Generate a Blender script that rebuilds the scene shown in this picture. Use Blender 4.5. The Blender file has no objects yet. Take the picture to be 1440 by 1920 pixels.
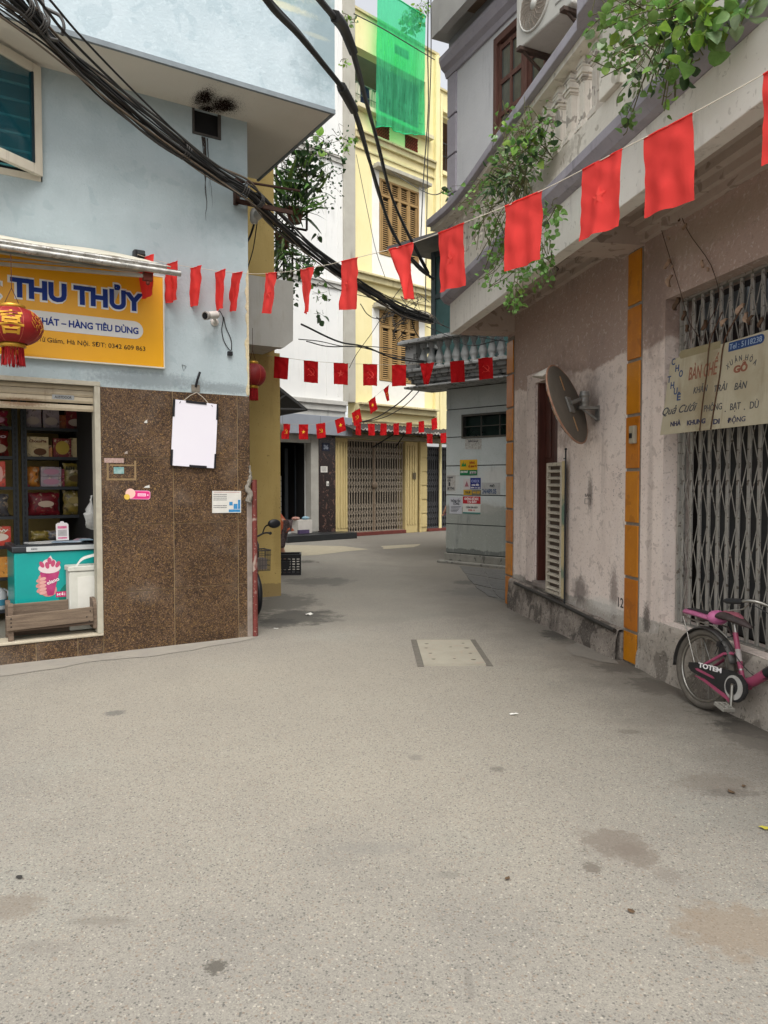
import bpy, bmesh, math, random
from mathutils import Vector, Matrix, noise
R_ = math.radians
rnd = random.Random(7)
sc = bpy.context.scene
COL = sc.collection

# ---------------------------------------------------------------- camera
F, CX, CY, H = 1400.0, 720.0, 960.0, 1.55          # focal length in photo pixels, photo centre, eye height
PITCH = math.atan(55 / F)
cd = bpy.data.cameras.new('camera'); cam = bpy.data.objects.new('camera', cd); COL.objects.link(cam)
cam.location = (0, 0, H); cam.rotation_euler = (math.pi / 2 - PITCH, 0, 0)
cd.sensor_fit = 'VERTICAL'; cd.sensor_height = 36; cd.lens = 36 * F / 1920
cd.clip_start = 0.05; cd.clip_end = 500
sc.camera = cam
# ---------------------------------------------------------------- world, sun, exposure
SUN_EL, SUN_ROT = R_(60), R_(172)
w = bpy.data.worlds.new('World'); sc.world = w; w.use_nodes = True
wn = w.node_tree
for n in list(wn.nodes): wn.nodes.remove(n)
sky = wn.nodes.new('ShaderNodeTexSky'); sky.sky_type = 'NISHITA'; sky.sun_disc = False
sky.sun_elevation = SUN_EL; sky.sun_rotation = SUN_ROT; sky.air_density = 1.0; sky.dust_density = 4.0; sky.ozone_density = 1.0
hs = wn.nodes.new('ShaderNodeHueSaturation'); hs.inputs['Saturation'].default_value = 0.16
bg = wn.nodes.new('ShaderNodeBackground'); bg.inputs['Strength'].default_value = 0.15
wo = wn.nodes.new('ShaderNodeOutputWorld')
wn.links.new(sky.outputs[0], hs.inputs['Color']); wn.links.new(hs.outputs[0], bg.inputs['Color']); wn.links.new(bg.outputs[0], wo.inputs['Surface'])
sl = bpy.data.lights.new('sun', 'SUN'); sl.energy = 1.0; sl.angle = R_(40); sl.color = (1.0, 0.965, 0.9)
so = bpy.data.objects.new('sun', sl); COL.objects.link(so)
_sd = Vector((math.sin(SUN_ROT) * math.cos(SUN_EL), math.cos(SUN_ROT) * math.cos(SUN_EL), math.sin(SUN_EL)))
so.rotation_euler = _sd.to_track_quat('Z', 'Y').to_euler(); so.location = (0, 0, 30)
sc.view_settings.view_transform = 'Standard'; sc.view_settings.look = 'None'
sc.view_settings.gamma = 1.0; sc.view_settings.use_curve_mapping = False
sc.view_settings.exposure = 1.0
sc.cycles.max_bounces = 7; sc.cycles.diffuse_bounces = 4; sc.cycles.transparent_max_bounces = 12
sc.cycles.use_denoising = True

# ---------------------------------------------------------------- projection helpers: a photo pixel meets a real plane
_c, _s = math.cos(PITCH), math.sin(PITCH)
def ray(px, py):
    x = (px - CX) / F; y = (CY - py) / F
    return Vector((x, _c + y * _s, -_s + y * _c))
def at_z(px, py, z=0.0):
    d = ray(px, py); t = (z - H) / d.z
    return Vector((d.x * t, d.y * t, z))
def at_d(px, py, Y):
    d = ray(px, py); t = Y / d.y
    return Vector((d.x * t, Y, H + d.z * t))
class Fr:                                            # a facade: x to the right along it, y into it, z up
    def __init__(s, o, deg):
        s.o = Vector((o[0], o[1], 0)); s.a = R_(deg)
        s.M = Matrix.Translation(s.o) @ Matrix.Rotation(s.a, 4, 'Z'); s.I = s.M.inverted()
    def hit(s, px, py, y=0.0):
        o = s.I @ Vector((0, 0, H)); d = s.I.to_3x3() @ ray(px, py)
        t = (y - o.y) / d.y
        return (o.x + d.x * t, o.z + d.z * t)
    def w(s, x, y, z): return s.M @ Vector((x, y, z))
FL = Fr(at_z(470, 1193), 32)      # blue corner shop
FR = Fr(at_z(1197, 1250), -80)    # pink house on the right
FB = Fr(at_z(650, 1006), 43)      # houses across the end of the lane
FG = Fr(at_z(836, 1054), -44)     # grey house
FC = Fr(at_z(527, 1117), 32)      # ochre pier behind the shop
_u = FR.w(-3.35, -0.70, 0)
FU = Fr(_u, -65)                  # upper wall of the pink house

# ---------------------------------------------------------------- objects
def lin(h):
    r = [int(h[i:i + 2], 16) / 255 for i in (0, 2, 4)]
    return tuple((c / 12.92 if c <= 0.04045 else ((c + 0.055) / 1.055) ** 2.4) for c in r)
def C4(c): return (*(lin(c) if isinstance(c, str) else c), 1.0)
def thing(name, label, cat, fr=None, loc=(0, 0, 0), rot=(0, 0, 0), group=None):
    o = bpy.data.objects.new(name, None); COL.objects.link(o); o.empty_display_size = 0.1
    o['label'] = label; o['category'] = cat
    if group: o['group'] = group
    M = Matrix.Translation(Vector(loc)) @ Matrix.Rotation(rot[2], 4, 'Z') @ Matrix.Rotation(rot[1], 4, 'Y') @ Matrix.Rotation(rot[0], 4, 'X')
    o.matrix_world = (fr.M if fr else Matrix()) @ M
    return o
def tag(o, label, cat, group=None):
    o['label'] = label; o['category'] = cat
    if group: o['group'] = group
    return o
def part(name, parent=None, loc=(0, 0, 0)):
    o = bpy.data.objects.new(name, None); COL.objects.link(o); o.parent = parent; o.location = loc
    o.empty_display_size = 0.05
    return o
class MB:
    def __init__(s): s.v = []; s.f = []; s.s = []
    def add(s, vs, fs, sm=False, M=None):
        b = len(s.v)
        s.v += [tuple(M @ Vector(q)) for q in vs] if M else [tuple(q) for q in vs]
        s.f += [tuple(b + i for i in f) for f in fs]; s.s += [sm] * len(fs)
        return s
    def box(s, x0, x1, y0, y1, z0, z1, M=None):
        vs = [(x0, y0, z0), (x1, y0, z0), (x1, y1, z0), (x0, y1, z0), (x0, y0, z1), (x1, y0, z1), (x1, y1, z1), (x0, y1, z1)]
        return s.add(vs, [(0, 3, 2, 1), (4, 5, 6, 7), (0, 1, 5, 4), (1, 2, 6, 5), (2, 3, 7, 6), (3, 0, 4, 7)], M=M)
    def prism(s, poly, c0, c1, ax='y', M=None, sm=False):
        n = len(poly)
        def P(a, b, c): return {'y': (a, c, b), 'z': (a, b, c), 'x': (c, a, b)}[ax]
        vs = [P(a, b, c0) for a, b in poly] + [P(a, b, c1) for a, b in poly]
        s.add(vs, [tuple(range(n)), tuple(reversed(range(n, 2 * n)))], M=M)
        return s.add(vs, [(i, i + n, (i + 1) % n + n, (i + 1) % n) for i in range(n)], sm, M)
    def tube(s, pts, r, n=8, cap=True, closed=False, sm=True):
        pts = [Vector(p) for p in pts]; m = len(pts)
        rs = r if isinstance(r, (list, tuple)) else [r] * m
        vs = []; up = None
        for i, p in enumerate(pts):
            a = pts[i - 1] if (i > 0 or closed) else p; b = pts[(i + 1) % m] if (i < m - 1 or closed) else p
            t = (b - a)
            t = t.normalized() if t.length > 1e-9 else Vector((0, 0, 1))
            if up is None: up = t.orthogonal().normalized()
            up = (up - t * up.dot(t))
            up = up.normalized() if up.length > 1e-6 else t.orthogonal().normalized()
            bi = t.cross(up)
            for k in range(n):
                an = 2 * math.pi * k / n
                vs.append(p + (up * math.cos(an) + bi * math.sin(an)) * rs[i])
        fs = []
        for i in range(m if closed else m - 1):
            j = (i + 1) % m
            fs += [(i * n + k, i * n + (k + 1) % n, j * n + (k + 1) % n, j * n + k) for k in range(n)]
        s.add(vs, fs, sm)
        if cap and not closed:
            s.add(vs[:n], [tuple(reversed(range(n)))]); s.add(vs[-n:], [tuple(range(n))])
        return s
    def lathe(s, prof, c=(0, 0, 0), n=16, ax='z', sm=True, M=None):
        vs = []
        for r, h in prof:
            for k in range(n):
                a = 2 * math.pi * k / n; x, y = r * math.cos(a), r * math.sin(a)
                q = {'z': (x, y, h), 'y': (x, h, y), 'x': (h, x, y)}[ax]
                vs.append((q[0] + c[0], q[1] + c[1], q[2] + c[2]))
        m = len(prof)
        fs = [(i * n + k, i * n + (k + 1) % n, (i + 1) * n + (k + 1) % n, (i + 1) * n + k) for i in range(m - 1) for k in range(n)]
        s.add(vs, fs, sm, M)
        s.add(vs[:n], [tuple(range(n))], M=M); s.add(vs[-n:], [tuple(range(n))], M=M)
        return s
    def ball(s, c, r, n=14, m=9):
        r = r if isinstance(r, (tuple, list)) else (r, r, r)
        prof = [(max(1e-4, math.sin(math.pi * i / m)), -math.cos(math.pi * i / m)) for i in range(m + 1)]
        return s.lathe(prof, n=n, M=Matrix.Translation(Vector(c)) @ Matrix.Diagonal((*r, 1)))
    def grid(s, fn, nu, nv, sm=True):
        vs = [fn(i / nu, j / nv) for j in range(nv + 1) for i in range(nu + 1)]
        return s.add(vs, [(j * (nu + 1) + i, j * (nu + 1) + i + 1, (j + 1) * (nu + 1) + i + 1, (j + 1) * (nu + 1) + i) for j in range(nv) for i in range(nu)], sm)
    def holed(s, x0, x1, z0, z1, y0, y1, holes):
        xs = sorted({x0, x1, *[h[0] for h in holes], *[h[1] for h in holes]}); xs = [x for x in xs if x0 <= x <= x1]
        for a, b in zip(xs, xs[1:]):
            cuts = sorted([(h[2], h[3]) for h in holes if h[0] < (a + b) / 2 < h[1]]); z = z0
            for c0, c1 in cuts:
                if c0 > z: s.box(a, b, y0, y1, z, c0)
                z = max(z, c1)
            if z < z1: s.box(a, b, y0, y1, z, z1)
        return s
    def xf(s, M):
        s.v = [tuple(M @ Vector(q)) for q in s.v]; return s
    def mesh(s, name, mat):
        me = bpy.data.meshes.new(name); me.from_pydata(s.v, [], s.f)
        me.polygons.foreach_set('use_smooth', s.s); me.update()
        if mat: me.materials.append(mat)
        return me
    def build(s, name, mat, parent=None, bevel=0, label=None, kind=None, fr=None, loc=None, seg=2):
        o = bpy.data.objects.new(name, s.mesh(name, mat)); COL.objects.link(o)
        if parent: o.parent = parent
        if fr: o.matrix_world = fr.M
        if loc is not None: o.location = loc
        if bevel:
            m = o.modifiers.new('bevel', 'BEVEL'); m.width = bevel; m.segments = seg; m.limit_method = 'ANGLE'; m.angle_limit = R_(40)
        if label: o['label'] = label
        if kind: o['kind'] = kind
        return o
def inst(o, parent, loc=None, rot=None, scale=None, name=None):
    c = o.copy(); COL.objects.link(c); c.parent = parent
    if loc is not None: c.location = loc
    if rot is not None: c.rotation_euler = rot
    if scale is not None: c.scale = scale
    return c
def move(o, p): o.location = p; return o
def centred(mb, name, mat, parent, **k):             # origin put at the middle of the piece
    xs = list(zip(*mb.v)); c = Vector([(min(a) + max(a)) / 2 for a in xs])
    mb.v = [tuple(Vector(q) - c) for q in mb.v]
    o = mb.build(name, mat, parent, **k); o.location = c; return o
def smooth(pts, k=6):                                # spline with tangents weighted by the spacing of the points
    P = [Vector(p) for p in pts]; n = len(P); h = [max(1e-6, (P[i + 1] - P[i]).length) for i in range(n - 1)]; out = []; T = []
    for i in range(n):
        if i == 0: T.append((P[1] - P[0]) / h[0])
        elif i == n - 1: T.append((P[-1] - P[-2]) / h[-1])
        else: T.append(((P[i] - P[i - 1]) / h[i - 1] * h[i] + (P[i + 1] - P[i]) / h[i] * h[i - 1]) / (h[i] + h[i - 1]))
    for i in range(n - 1):
        for j in range(k):
            t = j / k; t2, t3 = t * t, t * t * t
            out.append(P[i] * (2 * t3 - 3 * t2 + 1) + T[i] * h[i] * (t3 - 2 * t2 + t) + P[i + 1] * (3 * t2 - 2 * t3) + T[i + 1] * h[i] * (t3 - t2))
    return out + [P[-1]]

# ---------------------------------------------------------------- lettering
_fc = {}
def glyphs(mb, s, size, x=0, z=0, y=0, bold=0.0, shear=0.0, sx=1.0, align='CENTER', sp=1.0, rot=0.0, ext=0.0008):
    key = (s, bold, shear, align, sp, ext / size)
    if key not in _fc:
        cu = bpy.data.curves.new('t', 'FONT'); cu.body = s; cu.size = 1; cu.offset = bold; cu.shear = shear
        cu.align_x = align; cu.space_character = sp; cu.extrude = ext / size; cu.resolution_u = 3
        o = bpy.data.objects.new('t', cu); COL.objects.link(o)
        dg = bpy.context.evaluated_depsgraph_get(); me = bpy.data.meshes.new_from_object(o.evaluated_get(dg))
        _fc[key] = ([tuple(v.co) for v in me.vertices], [tuple(p.vertices) for p in me.polygons])
        bpy.data.objects.remove(o); bpy.data.curves.remove(cu); bpy.data.meshes.remove(me)
    vs, fs = _fc[key]
    M = Matrix.Translation((x, y, z)) @ Matrix.Rotation(math.pi / 2, 4, 'X') @ Matrix.Rotation(rot, 4, 'Z') @ Matrix.Diagonal((size * sx, size, size, 1))
    return mb.add(vs, fs, M=M)

def fit(mb, s, x0, x1, z0, zc, y=0, bold=0.0, shear=0.0, rot=0.0, ext=0.0008, M=None):
    # lettering set between x0 and x1 with its baseline at z0 and capitals up to zc
    t = MB(); size = (zc - z0) / 0.729; glyphs(t, s, 1, bold=bold, shear=shear, align='LEFT', ext=ext / size)
    a = min(v[0] for v in t.v); b = max(v[0] for v in t.v); k = (x1 - x0) / (b - a)
    m = Matrix.Translation((x0, y, z0)) @ Matrix.Rotation(-rot, 4, 'Y') @ Matrix.Diagonal((k, size, size, 1)) @ Matrix.Translation((-a, 0, 0))
    if M: m = M @ m
    return mb.add(t.v, t.f, M=m)

# ---------------------------------------------------------------- materials
def N(nt, typ, **k):
    n = nt.nodes.new('ShaderNode' + typ); outs = k.pop('_', None)
    for a, b in k.items():
        if a[0] == '_': setattr(n, a[1:], b); continue
        a = a.replace('_', ' ')
        i = n.inputs[int(a[1:])] if a[0] == 'i' and a[1:].isdigit() else n.inputs[a]
        if isinstance(b, bpy.types.NodeSocket): nt.links.new(b, i)
        else: i.default_value = b
    return n
def math_(nt, op, a, b=0.0, clamp=False):
    n = nt.nodes.new('ShaderNodeMath'); n.operation = op; n.use_clamp = clamp
    for i, q in enumerate((a, b)):
        if isinstance(q, bpy.types.NodeSocket): nt.links.new(q, n.inputs[i])
        else: n.inputs[i].default_value = q
    return n.outputs[0]
def step(nt, v, a, b):
    n = nt.nodes.new('ShaderNodeMapRange'); n.interpolation_type = 'SMOOTHSTEP'
    nt.links.new(v, n.inputs[0]); n.inputs[1].default_value = a; n.inputs[2].default_value = b
    return n.outputs[0]
def mixc(nt, f, a, b, mode='MIX'):
    n = nt.nodes.new('ShaderNodeMix'); n.data_type = 'RGBA'; n.blend_type = mode; n.clamp_factor = True
    for s, q in ((0, f), (6, a), (7, b)):
        if isinstance(q, bpy.types.NodeSocket): nt.links.new(q, n.inputs[s])
        elif s == 0: n.inputs[0].default_value = q
        else: n.inputs[s].default_value = C4(q)
    return n.outputs[2]
def noise_(nt, co, s, d=5, r=0.6, sc3=None):
    if sc3: co = N(nt, 'Mapping', Vector=co, Scale=sc3).outputs[0]
    return N(nt, 'TexNoise', Vector=co, Scale=s, Detail=d, Roughness=r).outputs[0]
def blob(nt, co, c, r, amt=0.35, soft=0.25, ns=None):
    """stain mask: an ellipse (centre, radii) with a ragged noisy edge"""
    a = N(nt, 'VectorMath', _operation='SUBTRACT', i0=co, i1=tuple(c)).outputs[0]
    b = N(nt, 'VectorMath', _operation='MULTIPLY', i0=a, i1=tuple(1 / q for q in r)).outputs[0]
    l = N(nt, 'VectorMath', _operation='LENGTH', i0=b).outputs['Value']
    nz = noise_(nt, co, ns or 2.2 / min(r), 5, 0.65)
    l = math_(nt, 'ADD', l, math_(nt, 'MULTIPLY', math_(nt, 'SUBTRACT', nz, 0.5), amt * 4))
    return math_(nt, 'SUBTRACT', 1.0, step(nt, l, 1 - soft, 1 + soft))
_mc = {}
def mat(name, c, c2=None, amt=0.6, s=3.0, rough=0.8, metal=0.0, bump=0.0, bs=60.0, streak=None, speck=None, zone=None, blobs=(), rnd_v=0.0, alpha=1.0, trans=0.0, spec=0.4, subs=0.0, emit=None, coat=0.0, stretch=None):
    if name in _mc: return _mc[name]
    m = bpy.data.materials.new(name); m.use_nodes = True; nt = m.node_tree; p = nt.nodes['Principled BSDF']
    co = N(nt, 'TexCoord').outputs['Object']
    if rnd_v: co = N(nt, 'VectorMath', _operation='ADD', i0=co, i1=N(nt, 'ObjectInfo').outputs['Location']).outputs[0]
    col = None
    if c2 is not None:
        f = step(nt, noise_(nt, co, s, 7, 0.62, stretch), 0.5 - 0.22, 0.5 + 0.22)
        col = mixc(nt, math_(nt, 'MULTIPLY', f, amt), c, c2)
    if zone:                                         # another coat of paint / bare render above or below a ragged height
        for zc, z0, soft, up, sx in zone:
            sep = N(nt, 'SeparateXYZ', Vector=co).outputs[2]
            nz = noise_(nt, co, sx, 6, 0.65)
            h = math_(nt, 'ADD', sep, math_(nt, 'MULTIPLY', math_(nt, 'SUBTRACT', nz, 0.5), soft * 4))
            f = step(nt, h, z0 - soft * 0.25, z0 + soft * 0.25)
            if not up: f = math_(nt, 'SUBTRACT', 1.0, f)
            col = mixc(nt, math_(nt, 'MULTIPLY', f, 0.9), col if col else c, zc)
    if streak:
        for sc_, sa, ss in (streak if isinstance(streak, list) else [streak]):
            f = step(nt, noise_(nt, co, ss, 6, 0.7, (1, 1, 0.12)), 0.5, 0.72)
            f = math_(nt, 'MULTIPLY', f, step(nt, noise_(nt, co, ss * 0.25, 3), 0.42, 0.62))
            col = mixc(nt, math_(nt, 'MULTIPLY', f, sa), col if col else c, sc_)
    if speck:
        for pc, ps, pt, pa in (speck if isinstance(speck, list) else [speck]):
            v = N(nt, 'TexNoise', Vector=co, Scale=ps, Detail=2.0, Roughness=0.5, Distortion=0.6).outputs[0]
            f = math_(nt, 'MULTIPLY', step(nt, v, pt, pt + 0.05), pa)
            col = mixc(nt, f, col if col else c, pc)
    for bc, cc, rr, ba in blobs:
        col = mixc(nt, math_(nt, 'MULTIPLY', blob(nt, co, cc, rr, .5, .5), ba), col if col else c, bc)
    if rnd_v:
        oi = N(nt, 'ObjectInfo').outputs['Random']
        h = N(nt, 'HueSaturation', Color=col if col else C4(c), Value=math_(nt, 'ADD', 1 - rnd_v, math_(nt, 'MULTIPLY', oi, 2 * rnd_v)), Hue=math_(nt, 'ADD', 0.5 - rnd_v * 0.06, math_(nt, 'MULTIPLY', oi, rnd_v * 0.12)))
        col = h.outputs[0]
    if col: nt.links.new(col, p.inputs['Base Color'])
    else: p.inputs['Base Color'].default_value = C4(c)
    p.inputs['Roughness'].default_value = rough; p.inputs['Metallic'].default_value = metal
    p.inputs['Specular IOR Level'].default_value = spec; p.inputs['Alpha'].default_value = alpha
    p.inputs['Transmission Weight'].default_value = trans; p.inputs['Coat Weight'].default_value = coat
    if subs:
        p.inputs['Subsurface Weight'].default_value = subs; p.inputs['Subsurface Radius'].default_value = (0.02, 0.02, 0.01)
    if emit: p.inputs['Emission Color'].default_value = C4(emit[0]); p.inputs['Emission Strength'].default_value = emit[1]
    if bump:
        h = noise_(nt, co, bs, 6, 0.6); h2 = noise_(nt, co, bs * 0.12, 4, 0.55)
        hh = math_(nt, 'ADD', h, math_(nt, 'MULTIPLY', h2, 2.0))
        b = N(nt, 'Bump', Strength=bump, Distance=0.01, Height=hh)
        nt.links.new(b.outputs[0], p.inputs['Normal'])
        rr = math_(nt, 'ADD', rough - 0.1, math_(nt, 'MULTIPLY', h2, 0.2), True)
        nt.links.new(rr, p.inputs['Roughness'])
    _mc[name] = m
    return m
def cloth(name, c, t=0.35, c2=None):
    if name in _mc: return _mc[name]
    m = mat(name, c, c2 or c, 0.4, 6, rough=0.85, bump=0.15, bs=90, spec=0.15); nt = m.node_tree; p = nt.nodes['Principled BSDF']
    tr = N(nt, 'BsdfTranslucent', Color=C4(c)); mx = N(nt, 'MixShader', Fac=t); out = nt.nodes['Material Output']
    nt.links.new(p.outputs[0], mx.inputs[1]); nt.links.new(tr.outputs[0], mx.inputs[2]); nt.links.new(mx.outputs[0], out.inputs['Surface'])
    return m
# ================================================================= GROUND
def gs(px, py, rx, ry):
    c = at_z(px, py); return (c.x, c.y, 0), (rx / F * c.y, abs(at_z(px, py - ry).y - at_z(px, py + ry).y) / 2, 5)
def asphalt():
    m = bpy.data.materials.new('asphalt'); m.use_nodes = True; nt = m.node_tree; p = nt.nodes['Principled BSDF']
    co = N(nt, 'TexCoord').outputs['Object']
    big = noise_(nt, co, 0.45, 6, 0.6); mid = noise_(nt, co, 2.2, 6, 0.65); fine = noise_(nt, co, 60, 3, 0.6)
    col = mixc(nt, step(nt, big, 0.38, 0.62), '878278', '928c7f')
    col = mixc(nt, math_(nt, 'MULTIPLY', step(nt, mid, 0.42, 0.72), 0.45), col, '736f68')
    col = mixc(nt, math_(nt, 'MULTIPLY', step(nt, noise_(nt, co, 0.9, 3), 0.52, 0.7), 0.25), col, '8b938c')
    col = mixc(nt, math_(nt, 'MULTIPLY', step(nt, noise_(nt, co, .28, 5, .7), .45, .62), .35), col, '6f6c66')
    col = mixc(nt, math_(nt, 'MULTIPLY', step(nt, noise_(nt, co, 6.0, 5, .7), .56, .72), .28), col, '5f5c57')
    # broad paler, warmer patch in the middle of the lane
    col = mixc(nt, math_(nt, 'MULTIPLY', blob(nt, co, (-0.4, 5.2, 0), (2.3, 2.0, 5), 0.2, 0.6, 0.6), 0.5), col, 'a59c89')
    vo = N(nt, 'TexVoronoi', Vector=co, Scale=105.0); g = N(nt, 'SeparateColor', Color=vo.outputs['Color']).outputs
    dist = step(nt, vo.outputs['Distance'], 0.62, 0.35)
    col = mixc(nt, math_(nt, 'MULTIPLY', math_(nt, 'MULTIPLY', step(nt, g[0], 0.84, 0.88), dist), 0.9), col, '43413d')
    col = mixc(nt, math_(nt, 'MULTIPLY', math_(nt, 'MULTIPLY', step(nt, g[1], 0.93, 0.96), dist), 0.7), col, 'bfb8a8')
    col = mixc(nt, math_(nt, 'MULTIPLY', math_(nt, 'MULTIPLY', step(nt, g[2], 0.9, 0.93), dist), 0.5), col, '8a6f55')
    col = mixc(nt, 0.35, col, mixc(nt, fine, '5b5956', '918e88'))
    v2 = N(nt, 'TexVoronoi', Vector=co, Scale=230.0); g2 = N(nt, 'SeparateColor', Color=v2.outputs['Color']).outputs
    col = mixc(nt, math_(nt, 'MULTIPLY', step(nt, g2[0], 0.6, 1.0), 0.5), col, '55534f')
    col = mixc(nt, math_(nt, 'MULTIPLY', step(nt, g2[1], 0.7, 1.0), 0.35), col, 'a8a296')
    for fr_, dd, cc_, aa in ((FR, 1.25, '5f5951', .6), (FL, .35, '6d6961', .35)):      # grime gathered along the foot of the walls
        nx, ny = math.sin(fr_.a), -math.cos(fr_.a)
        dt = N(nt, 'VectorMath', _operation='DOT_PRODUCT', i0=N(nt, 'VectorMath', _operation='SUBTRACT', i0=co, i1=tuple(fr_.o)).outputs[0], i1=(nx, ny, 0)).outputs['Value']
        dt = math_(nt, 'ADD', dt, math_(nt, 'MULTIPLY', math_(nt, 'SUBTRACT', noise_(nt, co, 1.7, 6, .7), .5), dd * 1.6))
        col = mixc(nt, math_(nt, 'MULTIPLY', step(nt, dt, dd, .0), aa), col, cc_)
    st = [(555, 1157, 72, 13, '3c3b38', .8), (520, 1168, 40, 9, '3c3b38', .7), (1045, 1190, 28, 9, '3a3733', .85), (1020, 1160, 40, 10, '4f4a44', .6), (1090, 1205, 50, 10, '4f4a44', .6), (1165, 1250, 50, 12, '4a453f', .65), (1225, 1285, 40, 14, '4a453f', .6), (1410, 1365, 60, 18, '3f3b36', .75), (1150, 1580, 58, 26, '6b6259', .7), (1195, 1605, 36, 22, '6b6259', .7),
          (1110, 1627, 17, 10, '5f5850', .75), (1250, 1640, 25, 12, '6f675f', .5), (405, 1813, 20, 13, '4b4740', .8), (1385, 1745, 110, 50, '7a6c5c', .6), (20, 1700, 55, 24, '6f655a', .55),
          (190, 1727, 60, 9, '6a645c', .45), (80, 1775, 60, 12, '716b64', .35), (1340, 1468, 70, 16, '665e55', .5), (1370, 1487, 60, 8, '57504a', .5), (215, 1337, 18, 5, '50504e', .6),
          (600, 1090, 60, 7, '4a4946', .6), (530, 1130, 60, 16, '4d4b47', .75), (780, 1420, 14, 5, '6a655f', .5), (932, 1442, 14, 5, '5c5751', .6), (1180, 1372, 22, 4, '5c554d', .5),  # includes wet ground by the ochre pier with its shade painted in
          (840, 1640, 22, 7, '67635d', .4), (700, 1590, 70, 12, '77746e', .4), (1070, 1215, 60, 10, '7d766c', .5), (880, 1845, 8, 30, '67635d', .45), (1000, 1130, 50, 8, '5d5851', .5), (900, 1110, 60, 9, '565450', .5),
          (870, 1092, 20, 4, '3d3c3a', .6), (575, 1053, 14, 2.5, '33322f', .7), (1360, 1330, 60, 16, '4a453f', .75), (1430, 1390, 60, 26, '5a544d', .6), (1250, 1290, 50, 14, '5e574f', .6), (1130, 1235, 60, 10, '6a635a', .5), (985, 1160, 30, 8, '625c54', .5)]
    for px, py, rx, ry, c, a in st:
        cc, r = gs(px, py, rx, ry); col = mixc(nt, math_(nt, 'MULTIPLY', blob(nt, co, cc, r, 0.62, 0.32), a), col, c)
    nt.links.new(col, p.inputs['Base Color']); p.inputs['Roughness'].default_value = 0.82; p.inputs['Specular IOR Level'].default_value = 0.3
    hh = math_(nt, 'ADD', vo.outputs['Distance'], math_(nt, 'MULTIPLY', fine, 0.8))
    nt.links.new(N(nt, 'Bump', Strength=0.35, Distance=0.003, Height=hh).outputs[0], p.inputs['Normal'])
    return m
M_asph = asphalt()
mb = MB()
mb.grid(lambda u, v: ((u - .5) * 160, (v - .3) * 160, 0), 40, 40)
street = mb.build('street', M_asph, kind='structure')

def ragged(pts, n=7, amp=0.02, seed=1):
    out = []; L = len(pts)
    for i in range(L):
        a, b = Vector(pts[i]), Vector(pts[(i + 1) % L])
        for k in range(n):
            q = a.lerp(b, k / n); d = (b - a).length
            nv = Vector((noise.noise(q * 3 + Vector((seed, 0, 0))), noise.noise(q * 3 + Vector((0, seed, 9))), 0))
            out.append(q + nv * amp * (1 + d * 0.3))
    return out
def sheet(name, pts, z, m, amp=0.03, th=0.0, seed=1, label=None):
    p = ragged([at_z(a, b) if not isinstance(a, Vector) else a for a, b in pts] if not isinstance(pts[0], Vector) else pts, amp=amp, seed=seed)
    cx = sum((q for q in p), Vector()) / len(p)
    mb = MB(); vs = [(q.x - cx.x, q.y - cx.y, 0) for q in p]
    from mathutils.geometry import tessellate_polygon
    tr = [tuple(t) for t in tessellate_polygon([[Vector(q) for q in vs]])]
    tr = [t if (Vector(vs[t[1]]) - Vector(vs[t[0]])).cross(Vector(vs[t[2]]) - Vector(vs[t[0]])).z > 0 else t[::-1] for t in tr]
    mb.add(vs, tr)
    o = mb.build(name, m, kind='structure'); o.location = (cx.x, cx.y, z); return o
M_cem = mat('cement', '87827a', '938d80', .7, 4, .9, bump=.4, bs=60, blobs=[], speck=[('6f6b62', 70, .66, .5)])
sheet('concrete_apron', [FL.w(-5, .03, 0), FL.w(-.02, .03, 0), FL.w(.02, -.12, 0), FL.w(-.5, -.24, 0), FL.w(-1.0, -.36, 0), FL.w(-1.6, -.33, 0), FL.w(-2.2, -.45, 0), FL.w(-5, -.42, 0)], 0.004, M_cem, .06, seed=3)
sheet('cement_patch', [(530, 1022), (640, 1024), (690, 1030), (600, 1040), (535, 1044), (515, 1030)], 0.004, mat('pale_cement', '9c947f', '8b8371', .7, 6, .9, bump=.3), .06, seed=5)
sheet('cement_patch', [(715, 1024), (790, 1020), (775, 1026), (720, 1030)], 0.004, mat('pale_cement', 'b9b099'), .05, seed=6)
sheet('cement_patch', [(1062, 1212), (1105, 1200), (1150, 1222), (1160, 1246), (1115, 1240), (1070, 1228)], 0.004, mat('grey_cement', '746f67', '7e786f', .7, 6, .9, bump=.4, speck=[('5e5850', 50, .62, .5)]), .05, seed=8)
M_slab = mat('dark_slab', '555451', '6b6965', .8, 5, .7, bump=.4, speck=[('383836', 26, .58, .6)])
g = part('drain_slabs'); g['kind'] = 'structure'
sl_pts = [[(862, 1062), (905, 1066), (912, 1082), (872, 1076)], [(908, 1067), (948, 1071), (948, 1088), (915, 1083)], [(874, 1079), (912, 1085), (920, 1103), (888, 1096)], [(916, 1086), (948, 1091), (948, 1108), (923, 1104)], [(890, 1099), (920, 1106), (935, 1122), (915, 1118)], [(924, 1107), (948, 1111), (948, 1126), (938, 1123)]]
sheet('wet_strip', [(860, 1060), (948, 1070), (948, 1130), (928, 1122), (905, 1104), (880, 1082)], .003, mat('wet_dirt', '55534e', '67645e', .8, 6, .6, bump=.4), .05, seed=12)
for i, q in enumerate(sl_pts):
    pp = ragged([at_z(a, b) for a, b in q], 4, .02, i); mb = MB(); mb.prism([(v.x, v.y) for v in pp], 0.0035, 0.007 + .0015 * (i % 3), 'z')
    centred(mb, 'paving_slab', M_slab, g)
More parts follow.
